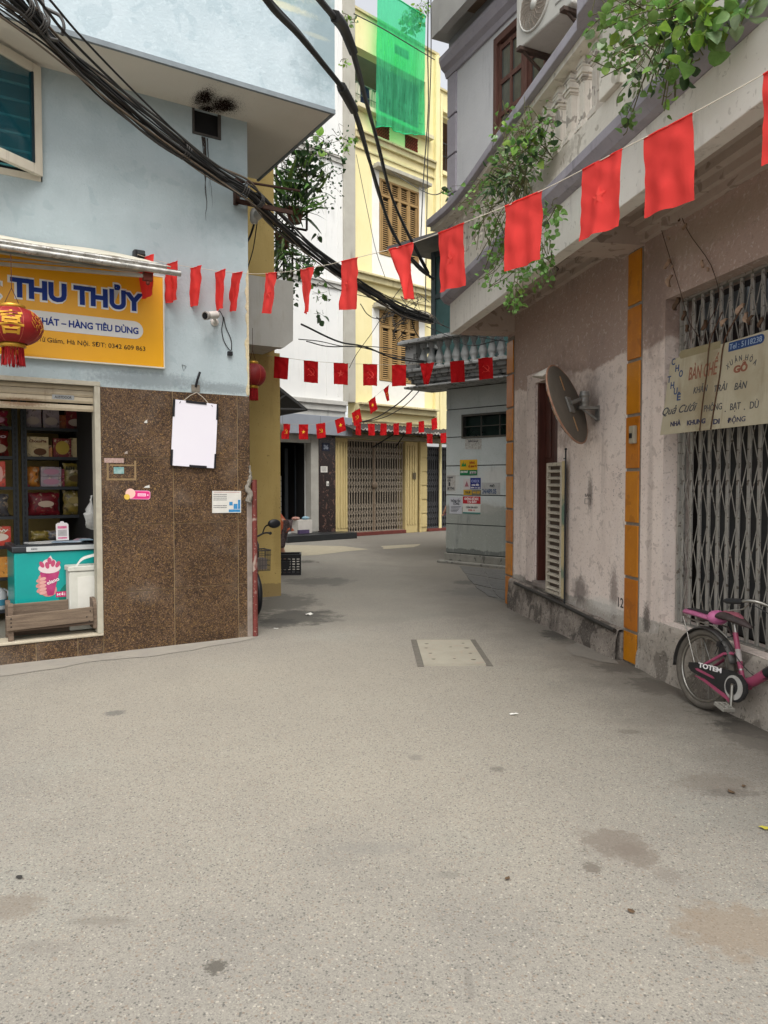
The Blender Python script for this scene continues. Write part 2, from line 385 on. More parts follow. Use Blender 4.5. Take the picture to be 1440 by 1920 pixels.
# manhole cover
c4 = [at_z(781, 1201), at_z(881, 1201), at_z(912, 1249), at_z(795, 1250)]
mh = thing('manhole_cover', 'pale square concrete manhole cover with dark gaps set in the lane', 'manhole cover', loc=tuple(sum(c4, Vector()) / 4))
ctr = sum(c4, Vector()) / 4; q = [v - ctr for v in c4]
mb = MB(); mb.prism([(v.x * 1.0, v.y * .97) for v in q], 0, .014, 'z'); mb.build('slab', mat('cover_concrete', '9b9687', '8f897b', .6, 5, .85, bump=.35, bs=50, speck=[('8c8273', 90, .63, .45), ('9f7f70', 14, .62, .25)]), mh, bevel=.004)
mb = MB(); e = Vector((.055, 0, 0)); f_ = Vector((0, .03, 0))
for a, b, wd in ((q[0], q[3], -e), (q[1], q[2], e)):
    mb.prism([(a.x, a.y + .02), (a.x + wd.x, a.y + .02), (b.x + wd.x, b.y - .01), (b.x, b.y - .01)], 0.001, .006, 'z')
mb.prism([(q[0].x, q[0].y), (q[1].x, q[1].y), (q[1].x, q[1].y + .03), (q[0].x, q[0].y + .03)], 0.001, .006, 'z')
mb.build('joint', mat('joint_dark', '6b665d', '57534c', .7, 20, .95, bump=.5), mh)
mb = MB()
for px, py, r in ((800, 1210, .02), (799, 1218, .017), (807, 1228, .017), (813, 1239, .018), (868, 1209, .016), (875, 1218, .024), (882, 1228, .018), (888, 1240, .022), (845, 1216, .014), (852, 1238, .014)):
    v = at_z(px, py) - ctr; mb.add([(v.x + math.cos(k) * r * (1 + .3 * math.sin(k * 3)), v.y + math.sin(k) * r * .8, .0155) for k in [i * .628 for i in range(10)]], [tuple(range(10))])
mb.build('lifting_hole', mat('hole', '4f473d', '6b5f52', .6, 30, .95), mh)
# litter and loose leaves
M_lit = {'w': mat('paper_scrap', 'd8d6cf'), 'b': mat('dry_leaf_brown', '4a3a2b', '6a5238', .6, 30), 'y': mat('yellow_leaf', 'b2a63a', '8c8a34', .5, 20), 'k': mat('dark_scrap', '2c2a28')}
def scrap(px, py, r, k, label, i):
    v = at_z(px, py); mb = MB(); n = 9; rr = random.Random(i)
    ring = [(math.cos(6.283 * j / n) * r * rr.uniform(.6, 1.2), math.sin(6.283 * j / n) * r * .55 * rr.uniform(.6, 1.2), rr.uniform(.0, .25) * r) for j in range(n)]
    mb.add([(0, 0, r * .12)] + ring, [(0, j + 1, (j + 1) % n + 1) for j in range(n)], True)
    o = mb.build('leaf' if k in 'by' else 'litter', M_lit[k]); o.location = (v.x, v.y, .006); o.rotation_euler = (0, 0, rr.uniform(0, 6))
    tag(o, label, 'leaf' if k in 'by' else 'litter')
scrap(580, 1153, .08, 'w', 'crumpled white scrap lying in the dark wet patch beside the ochre pier', 1)
scrap(555, 1013, .18, 'w', 'white plastic scrap lying in front of the black doorstep', 2)
scrap(36, 1647, .018, 'k', 'small black scrap on the asphalt at the far left', 3)
scrap(952, 1650, .017, 'b', 'small dark leaf on the open asphalt below the brown stain', 4)
scrap(1183, 1711, .017, 'b', 'dark curled leaf on the asphalt right of the middle', 5)
scrap(1436, 1556, .03, 'y', 'yellow green leaf on the asphalt at the right edge', 6)
scrap(1372, 1487, .03, 'b', 'brown leaf flattened in the damp spot right of the lane', 7)
scrap(1395, 1476, .022, 'b', 'second brown leaf beside the damp spot at the right', 8)
scrap(1150, 1216, .03, 'w', 'pale paper scrap at the foot of the pink wall', 9)
scrap(964, 1341, .03, 'w', 'thin white strip lying below the manhole cover', 10)
scrap(518, 1180, .035, 'w', 'torn paper scrap by the foot of the corner shop', 11)
scrap(596, 1055, .05, 'k', 'dark scrap lying near the black plastic basket', 12)

# ================================================================= BLUE CORNER SHOP
shop = thing('corner_shop', 'pale blue corner shop with brown granite base and overhanging upper floor', 'building', FL)
M_blue = mat('blue_plaster', '9aa7aa', 'adb8bb', .8, 1.2, .9, bump=.35, bs=45, streak=[('7d8e92', .35, 5)], speck=[('7f9297', 4, .60, .22), ('a9b9bc', 26, .62, .25), ('66777b', 55, .70, .4)],
             blobs=[('5f6668', (-1.0, -.02, 2.5), (.5, .5, .07), .5), ('6a7274', (-.25, -.02, 2.47), (.3, .5, .05), .6), ('7f8f92', (-.35, 0, 4.45), (.25, .4, .5), .4)])
M_bluetop = mat('blue_parapet_plaster', 'a6b5bb', 'bac6cb', .8, 1.3, .88, bump=.3, bs=40, speck=[('8ea2aa', 5, .58, .3), ('c3d0d4', 30, .6, .3)],
                blobs=[('7f9694', (.15, -.6, 6.15), (.60, .6, .24), .85), ('7b8f94', (.54, -.6, 5.75), (.16, .6, .42), .8), ('c9c7ab', (.12, -.6, 5.92), (.30, .6, .03), .7), ('c9c7ab', (.45, -.6, 5.75), (.12, .6, .02), .6), ('8fa19f', (-1.3, -.6, 6.9), (.9, .6, .35), .7), ('d9d3b4', (-.35, -.8, 6.1), (.8, .5, .08), .6), ('86959a', (.45, -.8, 5.75), (.25, .5, .55), .5)])
def face(mbx): return mbx
XL, OPX, OPT, FLZ = -9.0, -1.42, 2.41, 0.19
mb = MB(); mb.holed(XL, 0, 2.41, 5.09, 0, .22, [(-4.2, -1.86, 4.12, 5.09), (-.53, -.27, 4.86, 5.085)])
mb.box(OPX, 0, 0.003, .22, 0, 2.409); mb.box(XL, -4.8, 0, .22, 0, 2.409)
mb.box(-.22, 0, .22, 7, 0, 5.09); mb.build('wall', M_blue, shop)
# worn corner edge: chipped cream render
pl = [(.003, 2.42)]; z = 2.42
while z < 3.6: pl.append((-rnd.uniform(.012, .045), z)); z += rnd.uniform(.03, .08)
pl += [(-.005, 3.66), (.003, 3.66)]
mb = MB(); mb.prism(pl, -.004, .05)
mb.build('chipped_edge', mat('cream_render', 'cbbf9f', 'ada081', .7, 30, .95, bump=.6), shop)
# upper storey overhang
OY, OX, OZ = -.62, .645, 5.09
mb = MB(); mb.box(XL, OX, OY, OY + .2, OZ + .03, 9.6); mb.box(OX - .2, OX, OY + .2, 1.26, OZ + .03, 9.6); mb.box(XL, OX - .2, OY + .2, 1.26, 9.2, 9.6); mb.box(-.2, OX - .2, 1.06, 1.26, OZ + .03, 9.2)
mb.build('overhang_wall', M_bluetop, shop)
mb = MB(); mb.box(XL, OX - .025, OY + .025, 1.24, OZ, OZ + .1)
mb.build('soffit', mat('soffit_paint', 'c9c4b8', 'd2cec3', .6, 1.2, .9, bump=.15, bs=30), shop)
mb = MB(); mb.box(XL, OX + .004, OY - .006, OY + .024, OZ - .012, OZ + .03); mb.box(OX - .024, OX + .004, OY + .024, 1.27, OZ - .012, OZ + .03)
mb.build('drip_edge', mat('drip_grey', '6f777b', '858c8f', .6, 8, .8), shop)
# granite cladding: single tiles on a pale joint bed
def granite():
    m = bpy.data.materials.new('granite'); m.use_nodes = True; nt = m.node_tree; p = nt.nodes['Principled BSDF']
    co = N(nt, 'VectorMath', _operation='ADD', i0=N(nt, 'TexCoord').outputs['Object'], i1=N(nt, 'ObjectInfo').outputs['Location']).outputs[0]
    oi = N(nt, 'ObjectInfo').outputs['Random']
    big = noise_(nt, co, 3, 4)
    col = mixc(nt, step(nt, big, .35, .65), '38281c', '493626')
    wv = N(nt, 'TexNoise', Vector=co, Scale=78.0, Detail=1.5, Distortion=2.5).outputs[0]
    col = mixc(nt, math_(nt, 'MULTIPLY', step(nt, wv, .60, .65), .85), col, 'a3804c')
    v = N(nt, 'TexVoronoi', Vector=co, Scale=85.0); g = N(nt, 'SeparateColor', Color=v.outputs['Color']).outputs
    col = mixc(nt, math_(nt, 'MULTIPLY', step(nt, g[0], .8, .9), .7), col, '1d120d')
    col = mixc(nt, math_(nt, 'MULTIPLY', step(nt, g[1], .88, .93), .6), col, '7d6450')
    col = mixc(nt, math_(nt, 'MULTIPLY', step(nt, noise_(nt, co, 1.3, 5), .5, .7), .3), col, '8a7d70')
    col = N(nt, 'HueSaturation', Color=col, Value=math_(nt, 'ADD', .9, math_(nt, 'MULTIPLY', oi, .2))).outputs[0]
    nt.links.new(col, p.inputs['Base Color']); p.inputs['Roughness'].default_value = .42; p.inputs['Specular IOR Level'].default_value = .35
    nt.links.new(N(nt, 'Bump', Strength=.1, Distance=.003, Height=wv).outputs[0], p.inputs['Normal'])
    nt.links.new(math_(nt, 'ADD', .38, math_(nt, 'MULTIPLY', big, .25)), p.inputs['Roughness'])
    return m
M_gr = granite()
clad = part('granite_cladding', shop)
mb = MB(); mb.box(OPX + .002, -.002, -.012, .0, 0, 2.408); mb.box(-4.8, OPX, -.012, .0, 0, FLZ - .022); clad_bed = mb.build('joint_bed', mat('joint_tan', 'ab9470', '8c7658', .6, 15, .9), clad)
xs = [OPX, -.77, -.13, 0.0]; zs = [0, .545, 1.165, 1.785, 2.41]
for a, b in zip(xs, xs[1:]):
    for c, d in zip(zs, zs[1:]):
        mb = MB(); e = rnd.uniform(0, .0015); mb.box(a + .003, b - .003, -.019 - e, -.012, c + .0028, d - .0028); centred(mb, 'tile', M_gr, clad, bevel=.0015, seg=1)
for a, b in ((-4.8, -4.4), (-4.4, -3.8), (-3.8, -3.2), (-3.2, -2.6), (-2.6, -1.98), (-1.98, -1.64), (-1.64, OPX)):
    mb = MB(); mb.box(a + .003, b - .003, -.02, -.012, 0, FLZ - .025); centred(mb, 'tile', M_gr, clad, bevel=.0015, seg=1)
for z0, z1 in zip(zs, zs[1:]):
    for j in range(4):
        mb = MB(); mb.box(.0, .012, .02 + j * .6, .617 + j * .6, z0 + .003, z1 - .003); centred(mb, 'tile', M_gr, clad)
# doorway trim, floor, shutter
M_fr = mat('beige_frame', '9c9686', 'b1ab9a', .7, 10, .7, bump=.1, streak=[('6d6455', .5, 10)])
mb = MB(); mb.box(OPX - .05, OPX, -.03, .1, FLZ, 2.41); mb.box(XL, OPX, -.035, .1, 2.41, 2.45); mb.build('door_frame', M_fr, shop, bevel=.004)
mb = MB(); mb.box(-4.8, OPX, -.03, .22, FLZ - .022, FLZ); mb.build('door_sill', mat('sill_tile', 'a99f8a', 'bdb3a0', .6, 4, .6, streak=[('6d6354', .4, 8)]), shop, bevel=.004)
mb = MB(); mb.box(-4.8, OPX, .22, 3, FLZ - .03, FLZ - .004); mb.build('shop_floor', mat('shop_floor', '6d675c', '787166', .5, 3, .4), shop)
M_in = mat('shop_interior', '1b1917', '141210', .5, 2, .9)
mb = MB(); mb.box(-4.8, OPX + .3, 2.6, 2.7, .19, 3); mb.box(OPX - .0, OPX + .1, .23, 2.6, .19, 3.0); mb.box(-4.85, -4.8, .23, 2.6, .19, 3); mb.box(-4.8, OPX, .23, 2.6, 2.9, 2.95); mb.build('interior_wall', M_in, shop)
sh = part('roller_shutter', shop)
M_sh = mat('shutter_cream', '9d9079', 'ada088', .6, 12, .55, bump=.08, streak=[('5b4631', .55, 14)], blobs=[('6a4a2c', (-2.05, .05, 2.24), (.18, .2, .035), .8)])
for k in range(4):
    mb = MB(); z = 2.185 + k * .058 + (.012 if k else 0); mb.prism([(.035, z), (.028, z + .02), (.035, z + .054), (.055, z + .054), (.055, z)], -4.8, OPX - .05, 'x'); mb.build('slat', M_sh, sh, label='pale dented bottom rail' if k == 0 else None)
mb = MB(); fit(mb, 'AUSTDOOR', -1.79, -1.65, 2.29, 2.312, .026, bold=.02); mb.build('lettering', mat('decal_black', '1c1c1c'), sh)
mb = MB(); mb.box(-1.81, -1.63, .0266, .028, 2.281, 2.32); mb.build('maker_label', mat('label_grey', '8d8f8e'), sh)
# window in the upper blue wall
win = part('casement_window', shop)
M_wf = mat('window_frame_white', 'c3bba9', 'd2ccbc', .5, 6, .5, streak=[('7c6c58', .35, 12)])
M_gl = mat('teal_glass', '0d4450', '12313b', .7, 1.2, .06, spec=.8)
mb = MB(); x0, x1, z0, z1 = -3.2, -1.87, 4.12, 5.09
mb.box(x0, x1, .0, .08, z1 - .06, z1 - .003); mb.box(x0, x1, .0, .08, z0, z0 + .06); mb.box(x1 - .05, x1, .0, .08, z0 + .06, z1 - .06); mb.build('window_frame', M_wf, win, bevel=.005)
# side hung sash standing open towards the lane
ms = Matrix.Translation((-1.885, -.012, 0)) @ Matrix.Rotation(R_(33), 4, 'Z'); sw_ = .68
sm_ = MB(); sm_.box(-.085, 0, -.045, 0, 4.15, 5.06); sm_.box(-sw_, -sw_ + .085, -.045, 0, 4.15, 5.06); sm_.box(-sw_ + .085, -.085, -.045, 0, 4.98, 5.06); sm_.box(-sw_ + .085, -.085, -.045, 0, 4.15, 4.235)
sm_.xf(ms).build('sash', M_wf, win, bevel=.006)
mb = MB(); mb.box(-.095, -.082, -.05, -.01, 4.235, 4.98); mb.xf(ms).build('gasket', mat('gasket', '14262c'), win)
mb = MB(); mb.box(-sw_ + .08, -.08, -.03, -.022, 4.23, 4.985); mb.xf(ms).build('pane', mat('teal_glass_clear', '0f5a66', '0a3a44', .7, 1.5, .05, spec=.9, alpha=.5), win)
mb = MB()
for k in range(6): mb.box(x0, x1 - .06, .10, .12, z0 + .12 + k * .14, z0 + .135 + k * .14)
mb.build('security_bar', mat('pale_bar', '5fa9ad'), win)
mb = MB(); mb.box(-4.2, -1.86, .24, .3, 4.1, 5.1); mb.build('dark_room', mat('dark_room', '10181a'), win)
# sooty vent under the soffit
vent = part('vent_opening', shop)
mb = MB(); mb.box(-.53, -.27, .03, .22, 4.86, 5.085); mb.build('vent_back', mat('soot_black', '0b0a09'), vent)
mb = MB(); mb.box(-.55, -.53, -.012, .0, 4.85, 5.085); mb.box(-.30, -.27, -.012, 0, 4.85, 5.085); mb.box(-.53, -.30, -.012, 0, 4.85, 4.87); mb.build('vent_frame', mat('soot_frame', '4a4642', '2b2826', .6, 20), vent)
# soot stain on soffit: thousands of specks fading outward
sp = MB(); rr = random.Random(4)
def soot(cx, cy, sx, sy, n):
    for _ in range(n):
        x = cx + rr.gauss(0, sx); y = cy + rr.gauss(0, sy); r = rr.uniform(.002, .0065) * max(.35, 1.2 - math.hypot((x - cx) / sx, (y - cy) / sy) * .4)
        if x < XL or y > -.005 or y < OY + .03: continue
        sp.add([(x + math.cos(a) * r, y + math.sin(a) * r, OZ - .0025 - r * .02) for a in (0, 1.26, 2.5, 3.77, 5.03)], [(0, 4, 3, 2, 1)])
soot(-.51, -.24, .055, .11, 2400); soot(-.31, -.20, .085, .10, 3400); soot(-.42, -.05, .05, .05, 900)
o = sp.build('soot_stain', mat('soot', '1d1613', '2b211c', .5, 50, 1.0, spec=.0), shop, kind='stuff')
sp = MB()
for x0_, ln, r0 in ((-.455, .55, .006), (-.43, .78, .008), (-.41, .5, .004), (-.44, .3, .007), (-.40, .66, .004)):
    P = []; x_ = x0_
    for j in range(14): P.append((x_, -.004, 4.84 - ln * j / 13)); x_ += rr.gauss(.003, .006)
    sp.tube(P, [r0 * (1.1 - j / 13) * rr.uniform(.5, 1.4) for j in range(14)], 5)
sp.build('drip_stain', mat('drip_brown', '2f2925', '4a423b', .5, 50, 1.0), shop, kind='stuff')
# red capped pole against the corner
mb = MB(); pole = thing('corner_pole', 'peeling red and white iron corner post against the granite edge', 'post', FL, (.045, .0, 0))
mb.tube([(0, 0, 0), (0, .0, 1.58)], .032, 12); mb.build('post', mat('peeling_red', '6f322b', '552722', .6, 9, .8, bump=.4, speck=[('9c8f84', 5, .57, .8), ('a89d92', 40, .62, .4)]), pole)
mb = MB(); mb.box(-.085, -.03, -.03, .03, 0, 1.40); mb.build('cement_fillet', mat('fillet', '8b7f76', '6e645c', .6, 12, .95, bump=.8, bs=30), pole, bevel=.01)
mb = MB(); P = [(-.07, -.03, 1.36), (-.055, -.035, 1.44), (-.085, -.03, 1.50), (-.06, -.03, 1.56), (-.045, -.028, 1.63), (-.055, -.02, 1.72)]
mb.tube(smooth(P, 5), [.03 + .018 * abs(noise.noise(Vector((i * .7, 3, 1)))) - .0009 * i for i in range(26)], 10)
mb.v = [tuple(Vector(q) + noise.noise_vector(Vector(q) * 28) * .012) for q in mb.v]; mb.build('mortar_lump', mat('mortar', '857f75', '6b655c', .6, 25, .95, bump=1.0, bs=40), pole)
# ================================================================= THINGS ON AND IN THE CORNER SHOP
def lz(px, py, y=0.0): return FL.hit(px, py, y)
# --- yellow sign
sx0, sx1, sz0, sz1 = -4.6, -.845, 2.61, 3.46
sign = thing('shop_sign', 'yellow shop signboard lettered THU THUY in dark blue above the roller shutter', 'sign', FL, (sx1, -.045, sz0))
SM = Matrix.Translation((-sx1, .045, -sz0))
mb = MB(); mb.box(sx0, sx1 - .012, -.045, -.005, sz0 + .012, sz1 - .012); mb.xf(SM).build('panel', mat('sign_yellow', 'dc9e0e', 'd2960d', .5, 2, .35, blobs=[('a86c10', (-1.35, 0, .02), (.4, .3, .012), .4)]), sign)
mb = MB(); mb.box(sx0, sx1, -.049, -.0, sz0, sz0 + .0118); mb.box(sx0, sx1, -.049, 0, sz1 - .0118, sz1); mb.box(sx1 - .0118, sx1, -.049, 0, sz0 + .012, sz1 - .012); mb.xf(SM).build('rim', mat('pale_rim', 'c9c5b6'), sign)
x0, zb = lz(18, 551); x1, zb2 = lz(267, 586.5)
zc = lz(18, 521)[1]; zb = (lz(28, 556)[1] + lz(256, 585)[1]) / 2; zc = (lz(28, 522)[1] + lz(256, 553)[1]) / 2
M_navy = mat('sign_navy', '12307a'); M_wh = mat('sign_white', 'd9dbd8')
mb = MB(); fit(mb, 'THU THỦY', x0, x1, zb, zc, -.0505, bold=.048, ext=.001); fit(mb, 'g', x0 - .29, x0 - .075, zb, zc, -.0505, bold=.048, ext=.001); mb.xf(SM).build('lettering', M_navy, sign)
mb = MB(); fit(mb, 'THU THỦY', x0 - .02, x1 + .02, zb - .004, zc + .004, -.0475, bold=.095, ext=.001); fit(mb, 'g', x0 - .31, x0 - .055, zb, zc, -.0475, bold=.075, ext=.001); mb.xf(SM).build('letter_outline', M_wh, sign)
pz0 = lz(240, 636)[1]; pz1 = lz(240, 603)[1]; px1 = lz(266, 620)[0]; r = (pz1 - pz0) / 2
mb = MB(); mb.prism([(sx0 + .3, pz0), (px1 - r, pz0)] + [(px1 - r + r * math.sin(a), pz0 + r - r * math.cos(a)) for a in [i * math.pi / 10 for i in range(1, 10)]] + [(px1 - r, pz1), (sx0 + .3, pz1)], -.0478, -.046); mb.xf(SM).build('white_pill', mat('pill_white', 'cfcfca'), sign)
mb = MB(); zb = (lz(104.5, 611.6)[1] + lz(255, 628.6)[1]) / 2; zc = (lz(104.5, 599.3)[1] + lz(255, 616.3)[1]) / 2
fit(mb, 'GIẢI KHÁT – HÀNG TIÊU DÙNG', lz(28, 604)[0], lz(257, 622)[0], zb, zc, -.049, bold=.03)
mb.xf(SM).build('lettering', M_navy, sign)
mb = MB(); zb = (lz(87.5, 643)[1] + lz(268.6, 659.5)[1]) / 2; zc = (lz(87.5, 634)[1] + lz(268.6, 651)[1]) / 2
fit(mb, 'Giám, Hà Nội. SĐT: 0342 609 863', lz(87, 640)[0], lz(270, 655)[0], zb, zc, -.047, bold=.004); fit(mb, 'Quốc Tử', lz(44, 640)[0], lz(83.5, 640)[0], zb, zc, -.047, bold=.004)
mb.xf(SM).build('lettering', mat('sign_black', '1d1a17'), sign)
# --- retractable awning
aw = thing('awning', 'rolled retractable awning with silver front tube above the yellow sign', 'awning', FL, (-1.05, 0, 3.5))
AM = Matrix.Translation((1.05, 0, -3.5))
M_alu = mat('scuffed_steel', '8e8c86', 'c2c0ba', .8, 14, .3, metal=.85, bump=.15, bs=80, speck=[('5b4c3c', 26, .6, .5)])
mb = MB(); mb.tube([(-4.6, -.52, 3.375), (-.835, -.52, 3.375)], .026, 16); mb.tube([(-4.6, -.5, 3.42), (-.95, -.5, 3.42)], .021, 12); mb.xf(AM).build('front_tube', M_alu, aw)
mb = MB()
def fab(u, v):
    x = -4.6 + u * 3.55 + .14 * (1 - v); y = -.5 + v * .47; z = 3.44 + v * .17 + math.sin(u * 60 + v * 2) * .006 * (1 - v) + math.sin(u * 23) * .008
    return (x, y, z)
mb.grid(fab, 90, 8); o = mb.xf(AM).build('awning_fabric', mat('awning_white', 'bdb8a8', 'cdc9bb', .6, 5, .8, bump=.2, streak=[('7b705c', .5, 6)]), aw)
m = o.modifiers.new('solid', 'SOLIDIFY'); m.thickness = .012
M_arm = mat('arm_white', 'aaa69c', '8f8a80', .6, 12, .5)
for a, b in (((-1.12, -.45, 3.33), (-2.24, -.10, 3.35)), ((-2.24, -.10, 3.35), (-3.3, -.45, 3.33))):
    mb = MB(); mb.tube([a, b], .019, 4, sm=False); mb.tube([(a[0], a[1] + .02, a[2] + .045), (b[0], b[1] + .02, b[2] + .045)], .01, 6); mb.xf(AM).build('folding_arm', M_arm, aw)
mb = MB(); mb.box(-1.12, -1.02, -.08, -.0, 3.56, 3.66); mb.prism([(-.08, 3.56), (-.16, 3.60), (-.08, 3.66)], -1.1, -1.04, 'x'); mb.xf(AM).build('wall_bracket', mat('black_metal', '1c1b1a', '2b2927', .6, 20, .5), aw, bevel=.01)
mb = MB(); mb.box(-1.14, -1.06, -.47, -.42, 3.29, 3.36); mb.ball((-1.1, -.46, 3.27), .018); mb.xf(AM).build('elbow', mat('rust_red', '6e2f22', '4a2018', .6, 30, .7), aw, bevel=.006)
# --- lanterns
M_lan = mat('lantern_red', '8e0d0e', '6c090a', .5, 8, .55, bump=.25, bs=120, spec=.5, subs=.0)
M_gold = mat('lantern_gold', 'b98a2e', 'd8ab4a', .6, 20, .4, metal=.6)
def lantern(label, pos, R, Hh, yaw=0, ch=True):
    t = thing('red_lantern', label, 'lantern', loc=tuple(pos), rot=(0, 0, yaw), group='red lanterns hung along the lane')
    mb = MB(); n = 48; m_ = 16; vs = []
    for i in range(m_ + 1):
        a = math.pi * (.13 + .74 * i / m_)
        for k in range(n):
            an = 6.2832 * k / n; rr_ = R * (math.sin(a) ** .8) * (1 + .02 * abs(math.cos(an * 8)) - .02)
            vs.append((rr_ * math.cos(an), rr_ * math.sin(an), -math.cos(a) * Hh / .92))
    mb.add(vs, [(i * n + k, i * n + (k + 1) % n, (i + 1) * n + (k + 1) % n, (i + 1) * n + k) for i in range(m_) for k in range(n)], True)
    mb.build('lantern_body', M_lan, t)
    for sgn, nm in ((1, 'top_cap'), (-1, 'bottom_cap')):
        mb = MB(); mb.lathe([(R * .40, sgn * Hh * .98), (R * .43, sgn * (Hh * .98 + .01)), (R * .43, sgn * (Hh * .98 + .028)), (R * .36, sgn * (Hh * .98 + .035))], n=24); mb.build(nm, M_gold, t)
    mb = MB()
    for k in range(8):
        an = 6.2832 * (k + .5) / 8; mb.tube([(R * 1.0 * (math.sin(a) ** .8) * math.cos(an), R * (math.sin(a) ** .8) * math.sin(an), -math.cos(a) * Hh / .92) for a in [math.pi * (.14 + .72 * i / 12) for i in range(13)]], .0016, 4)
    mb.build('rib', mat('rib_pale', 'c96f52'), t)
    mb = MB(); rr = random.Random(3)
    for k in range(130):
        an = rr.uniform(0, 6.283); q = R * .37 * math.sqrt(rr.uniform(.35, 1)); x, y = q * math.cos(an), q * math.sin(an); z0 = -Hh * .98 - .03
        mb.tube([(x, y, z0), (x * 1.03 + rr.uniform(-.004, .004), y * 1.03, z0 - .07), (x * 1.08 + rr.uniform(-.006, .006), y * 1.08, z0 - rr.uniform(.13, .15))], .0028, 4)
    mb.build('tassel', mat('tassel_red', 'a81216', '7d0c10', .6, 60, .8), t, kind='stuff')
    mb = MB(); mb.tube([(R * .3, 0, Hh), (0, 0, Hh + .16), (0, 0, Hh + .42)], .003, 5); mb.tube([(-R * .3, 0, Hh), (0, 0, Hh + .16)], .003, 5); mb.build('hanging_cord', mat('cord_dark', '4b2a22'), t)
    if ch:
        g_ = MB(); glyphs(g_, '喜', R * 1.0, align='CENTER', bold=.02, ext=.001)
        xs = [v[0] for v in g_.v]; zs_ = [v[2] for v in g_.v]; cx, cz = (min(xs) + max(xs)) / 2, (min(zs_) + max(zs_)) / 2
        def wrap(x, z, off=.004):
            a = math.acos(max(-.95, min(.95, -z / (Hh / .92)))); rr_ = R * math.sin(a) ** .8; an = -math.pi / 2 + x / R
            return ((rr_ + off) * math.cos(an), (rr_ + off) * math.sin(an), z)
        k = R * .8 / max(.001, max(xs) - min(xs))
        m2 = MB(); m2.add([wrap((v[0] - cx) * k, (v[2] - cz) * k, .006 + v[1]) for v in g_.v], g_.f); m2.build('gold_character', mat('gold_print', 'c9952f'), t)
        m3 = MB()
        for q in range(110):
            an0 = rr.choice([-1.05, 1.05, 2.2, -2.2]) + rr.gauss(0, .2); z = rr.gauss(0, Hh * .38); ln = rr.uniform(.01, .03); th = rr.uniform(0, 3.1)
            if abs(z) > Hh * .78: continue
            P = [wrap((an0 + ln / R * s_ * math.cos(th) + s_ * s_ * .03) * R, z + ln * s_ * math.sin(th), .004) for s_ in (-1, -.3, .3, 1)]; m3.tube(P, .0017, 4)
        m3.build('gold_pattern', mat('gold_print', 'c9952f'), t)
    return t
p = FL.M @ Vector((*[lz(23, 612, -.55)[0]], -.55, lz(23, 612, -.55)[1]))
lantern('large red paper lantern with a gold character hanging before the yellow shop sign', p, .225, .135, R_(32 - 8))
xx, zz = FC.hit(474, 703, -1.1)
lantern('smaller red lantern half hidden behind the blue corner of the shop', FC.M @ Vector((xx, -1.1, zz)), .155, .125, .4, False)
# --- blank notice board
bx, bz = lz(368, 737, -.04)
nb = thing('notice_board', 'blank white notice board with black corner clips hanging on the granite', 'notice board', FL, (bx, -.045, bz), (0, R_(3.2), 0))
W_, T_, B_ = .215, -.085, -.705
mb = MB(); mb.box(-W_, W_, -.008, .006, B_, T_); mb.build('board', mat('board_white', 'd9d5de', 'dedbe0', .5, 1, .55), nb, bevel=.002)
M_bk = mat('black_plastic', '15161a', '1d1e22', .5, 10, .45)
for a in ((-.1, .1, T_ - .018, T_ + .004), (-.04, .13, B_ - .006, B_ + .018), (-W_ - .004, -W_ + .014, T_ - .16, T_ - .0), (W_ - .014, W_ + .004, T_ - .15, T_), (-W_ - .004, -W_ + .014, B_, B_ + .15), (W_ - .014, W_ + .004, B_, B_ + .14)):
    mb = MB(); mb.box(a[0], a[1], -.014, .009, a[2], a[3]); mb.build('clip', M_bk, nb, bevel=.002)
for s_ in (-1, 1):
    mb = MB(); mb.tube([(s_ * .15, -.010, T_ - .012), (s_ * .16, -.011, T_ - .03)], .003, 5); mb.build('tie', M_bk, nb)
mb = MB(); mb.tube([(-.13, -.004, T_ - .01), (-.06, -.004, -.03), (0, -.004, .005), (.06, -.004, -.03), (.13, -.004, T_ - .01)], .0035, 5); mb.build('hanging_string', mat('string_pale', 'b5ad9f'), nb)
hk = thing('wall_hook', 'dark iron peg on a small plate at the top of the granite', 'hook', FL, (bx + .0, -.02, bz + .03))
mb = MB(); mb.box(-.04, .04, -.006, .0, -.02, .05); mb.build('plate', mat('hook_plate', '7b756a', '5b554b', .7, 30, .8), hk); mb = MB(); mb.tube([(0, 0, .03), (.01, -.03, .10), (.035, -.03, .17)], .012, 8); mb.build('peg', M_bk, hk)
# --- camera on the wall
cx_, cz_ = lz(402, 602)
cc = thing('security_camera', 'white bullet security camera with a looped cable on the blue wall', 'camera', FL, (cx_, 0, cz_), group=None)
M_cw = mat('camera_white', 'c4c2bb', 'aeaba3', .5, 20, .4)
mb = MB(); a, b = Vector((-.02, -.12, .035)), Vector((-.16, -.2, -.005)); mb.tube([a, a.lerp(b, .8)], .036, 16); mb.build('camera_body', M_cw, cc)
mb = MB(); mb.tube([a.lerp(b, .78), b], [.038, .040], 16); mb.build('lens_hood', mat('hood_grey', '8f8c86'), cc)
mb = MB(); mb.tube([b + (b - a) * .001, b + (b - a) * .02], .031, 14); mb.build('lens', mat('lens_black', '0b0b0d', rough=.1), cc)
mb = MB(); mb.lathe([(.04, 0), (.04, -.012), (.02, -.02), (.016, -.05)], (0, 0, -.01), 14, 'y'); mb.tube([(0, -.04, -.01), (-.02, -.08, -.02), (-.05, -.12, .01)], .013, 8); mb.build('mount', M_cw, cc, bevel=.002)
mb = MB(); mb.tube(smooth([(0, -.11, .05), (.03, -.06, .09), (.08, -.02, .04), (.07, -.01, -.08), (.10, -.01, -.2), (.16, -.01, -.27), (.17, -.01, -.2), (.11, -.01, -.04), (.09, -.01, .05)], 6), .004, 6); mb.build('cable', mat('cable_black', '1b1b1b', '2a2a28', .5, 30, .6), cc)
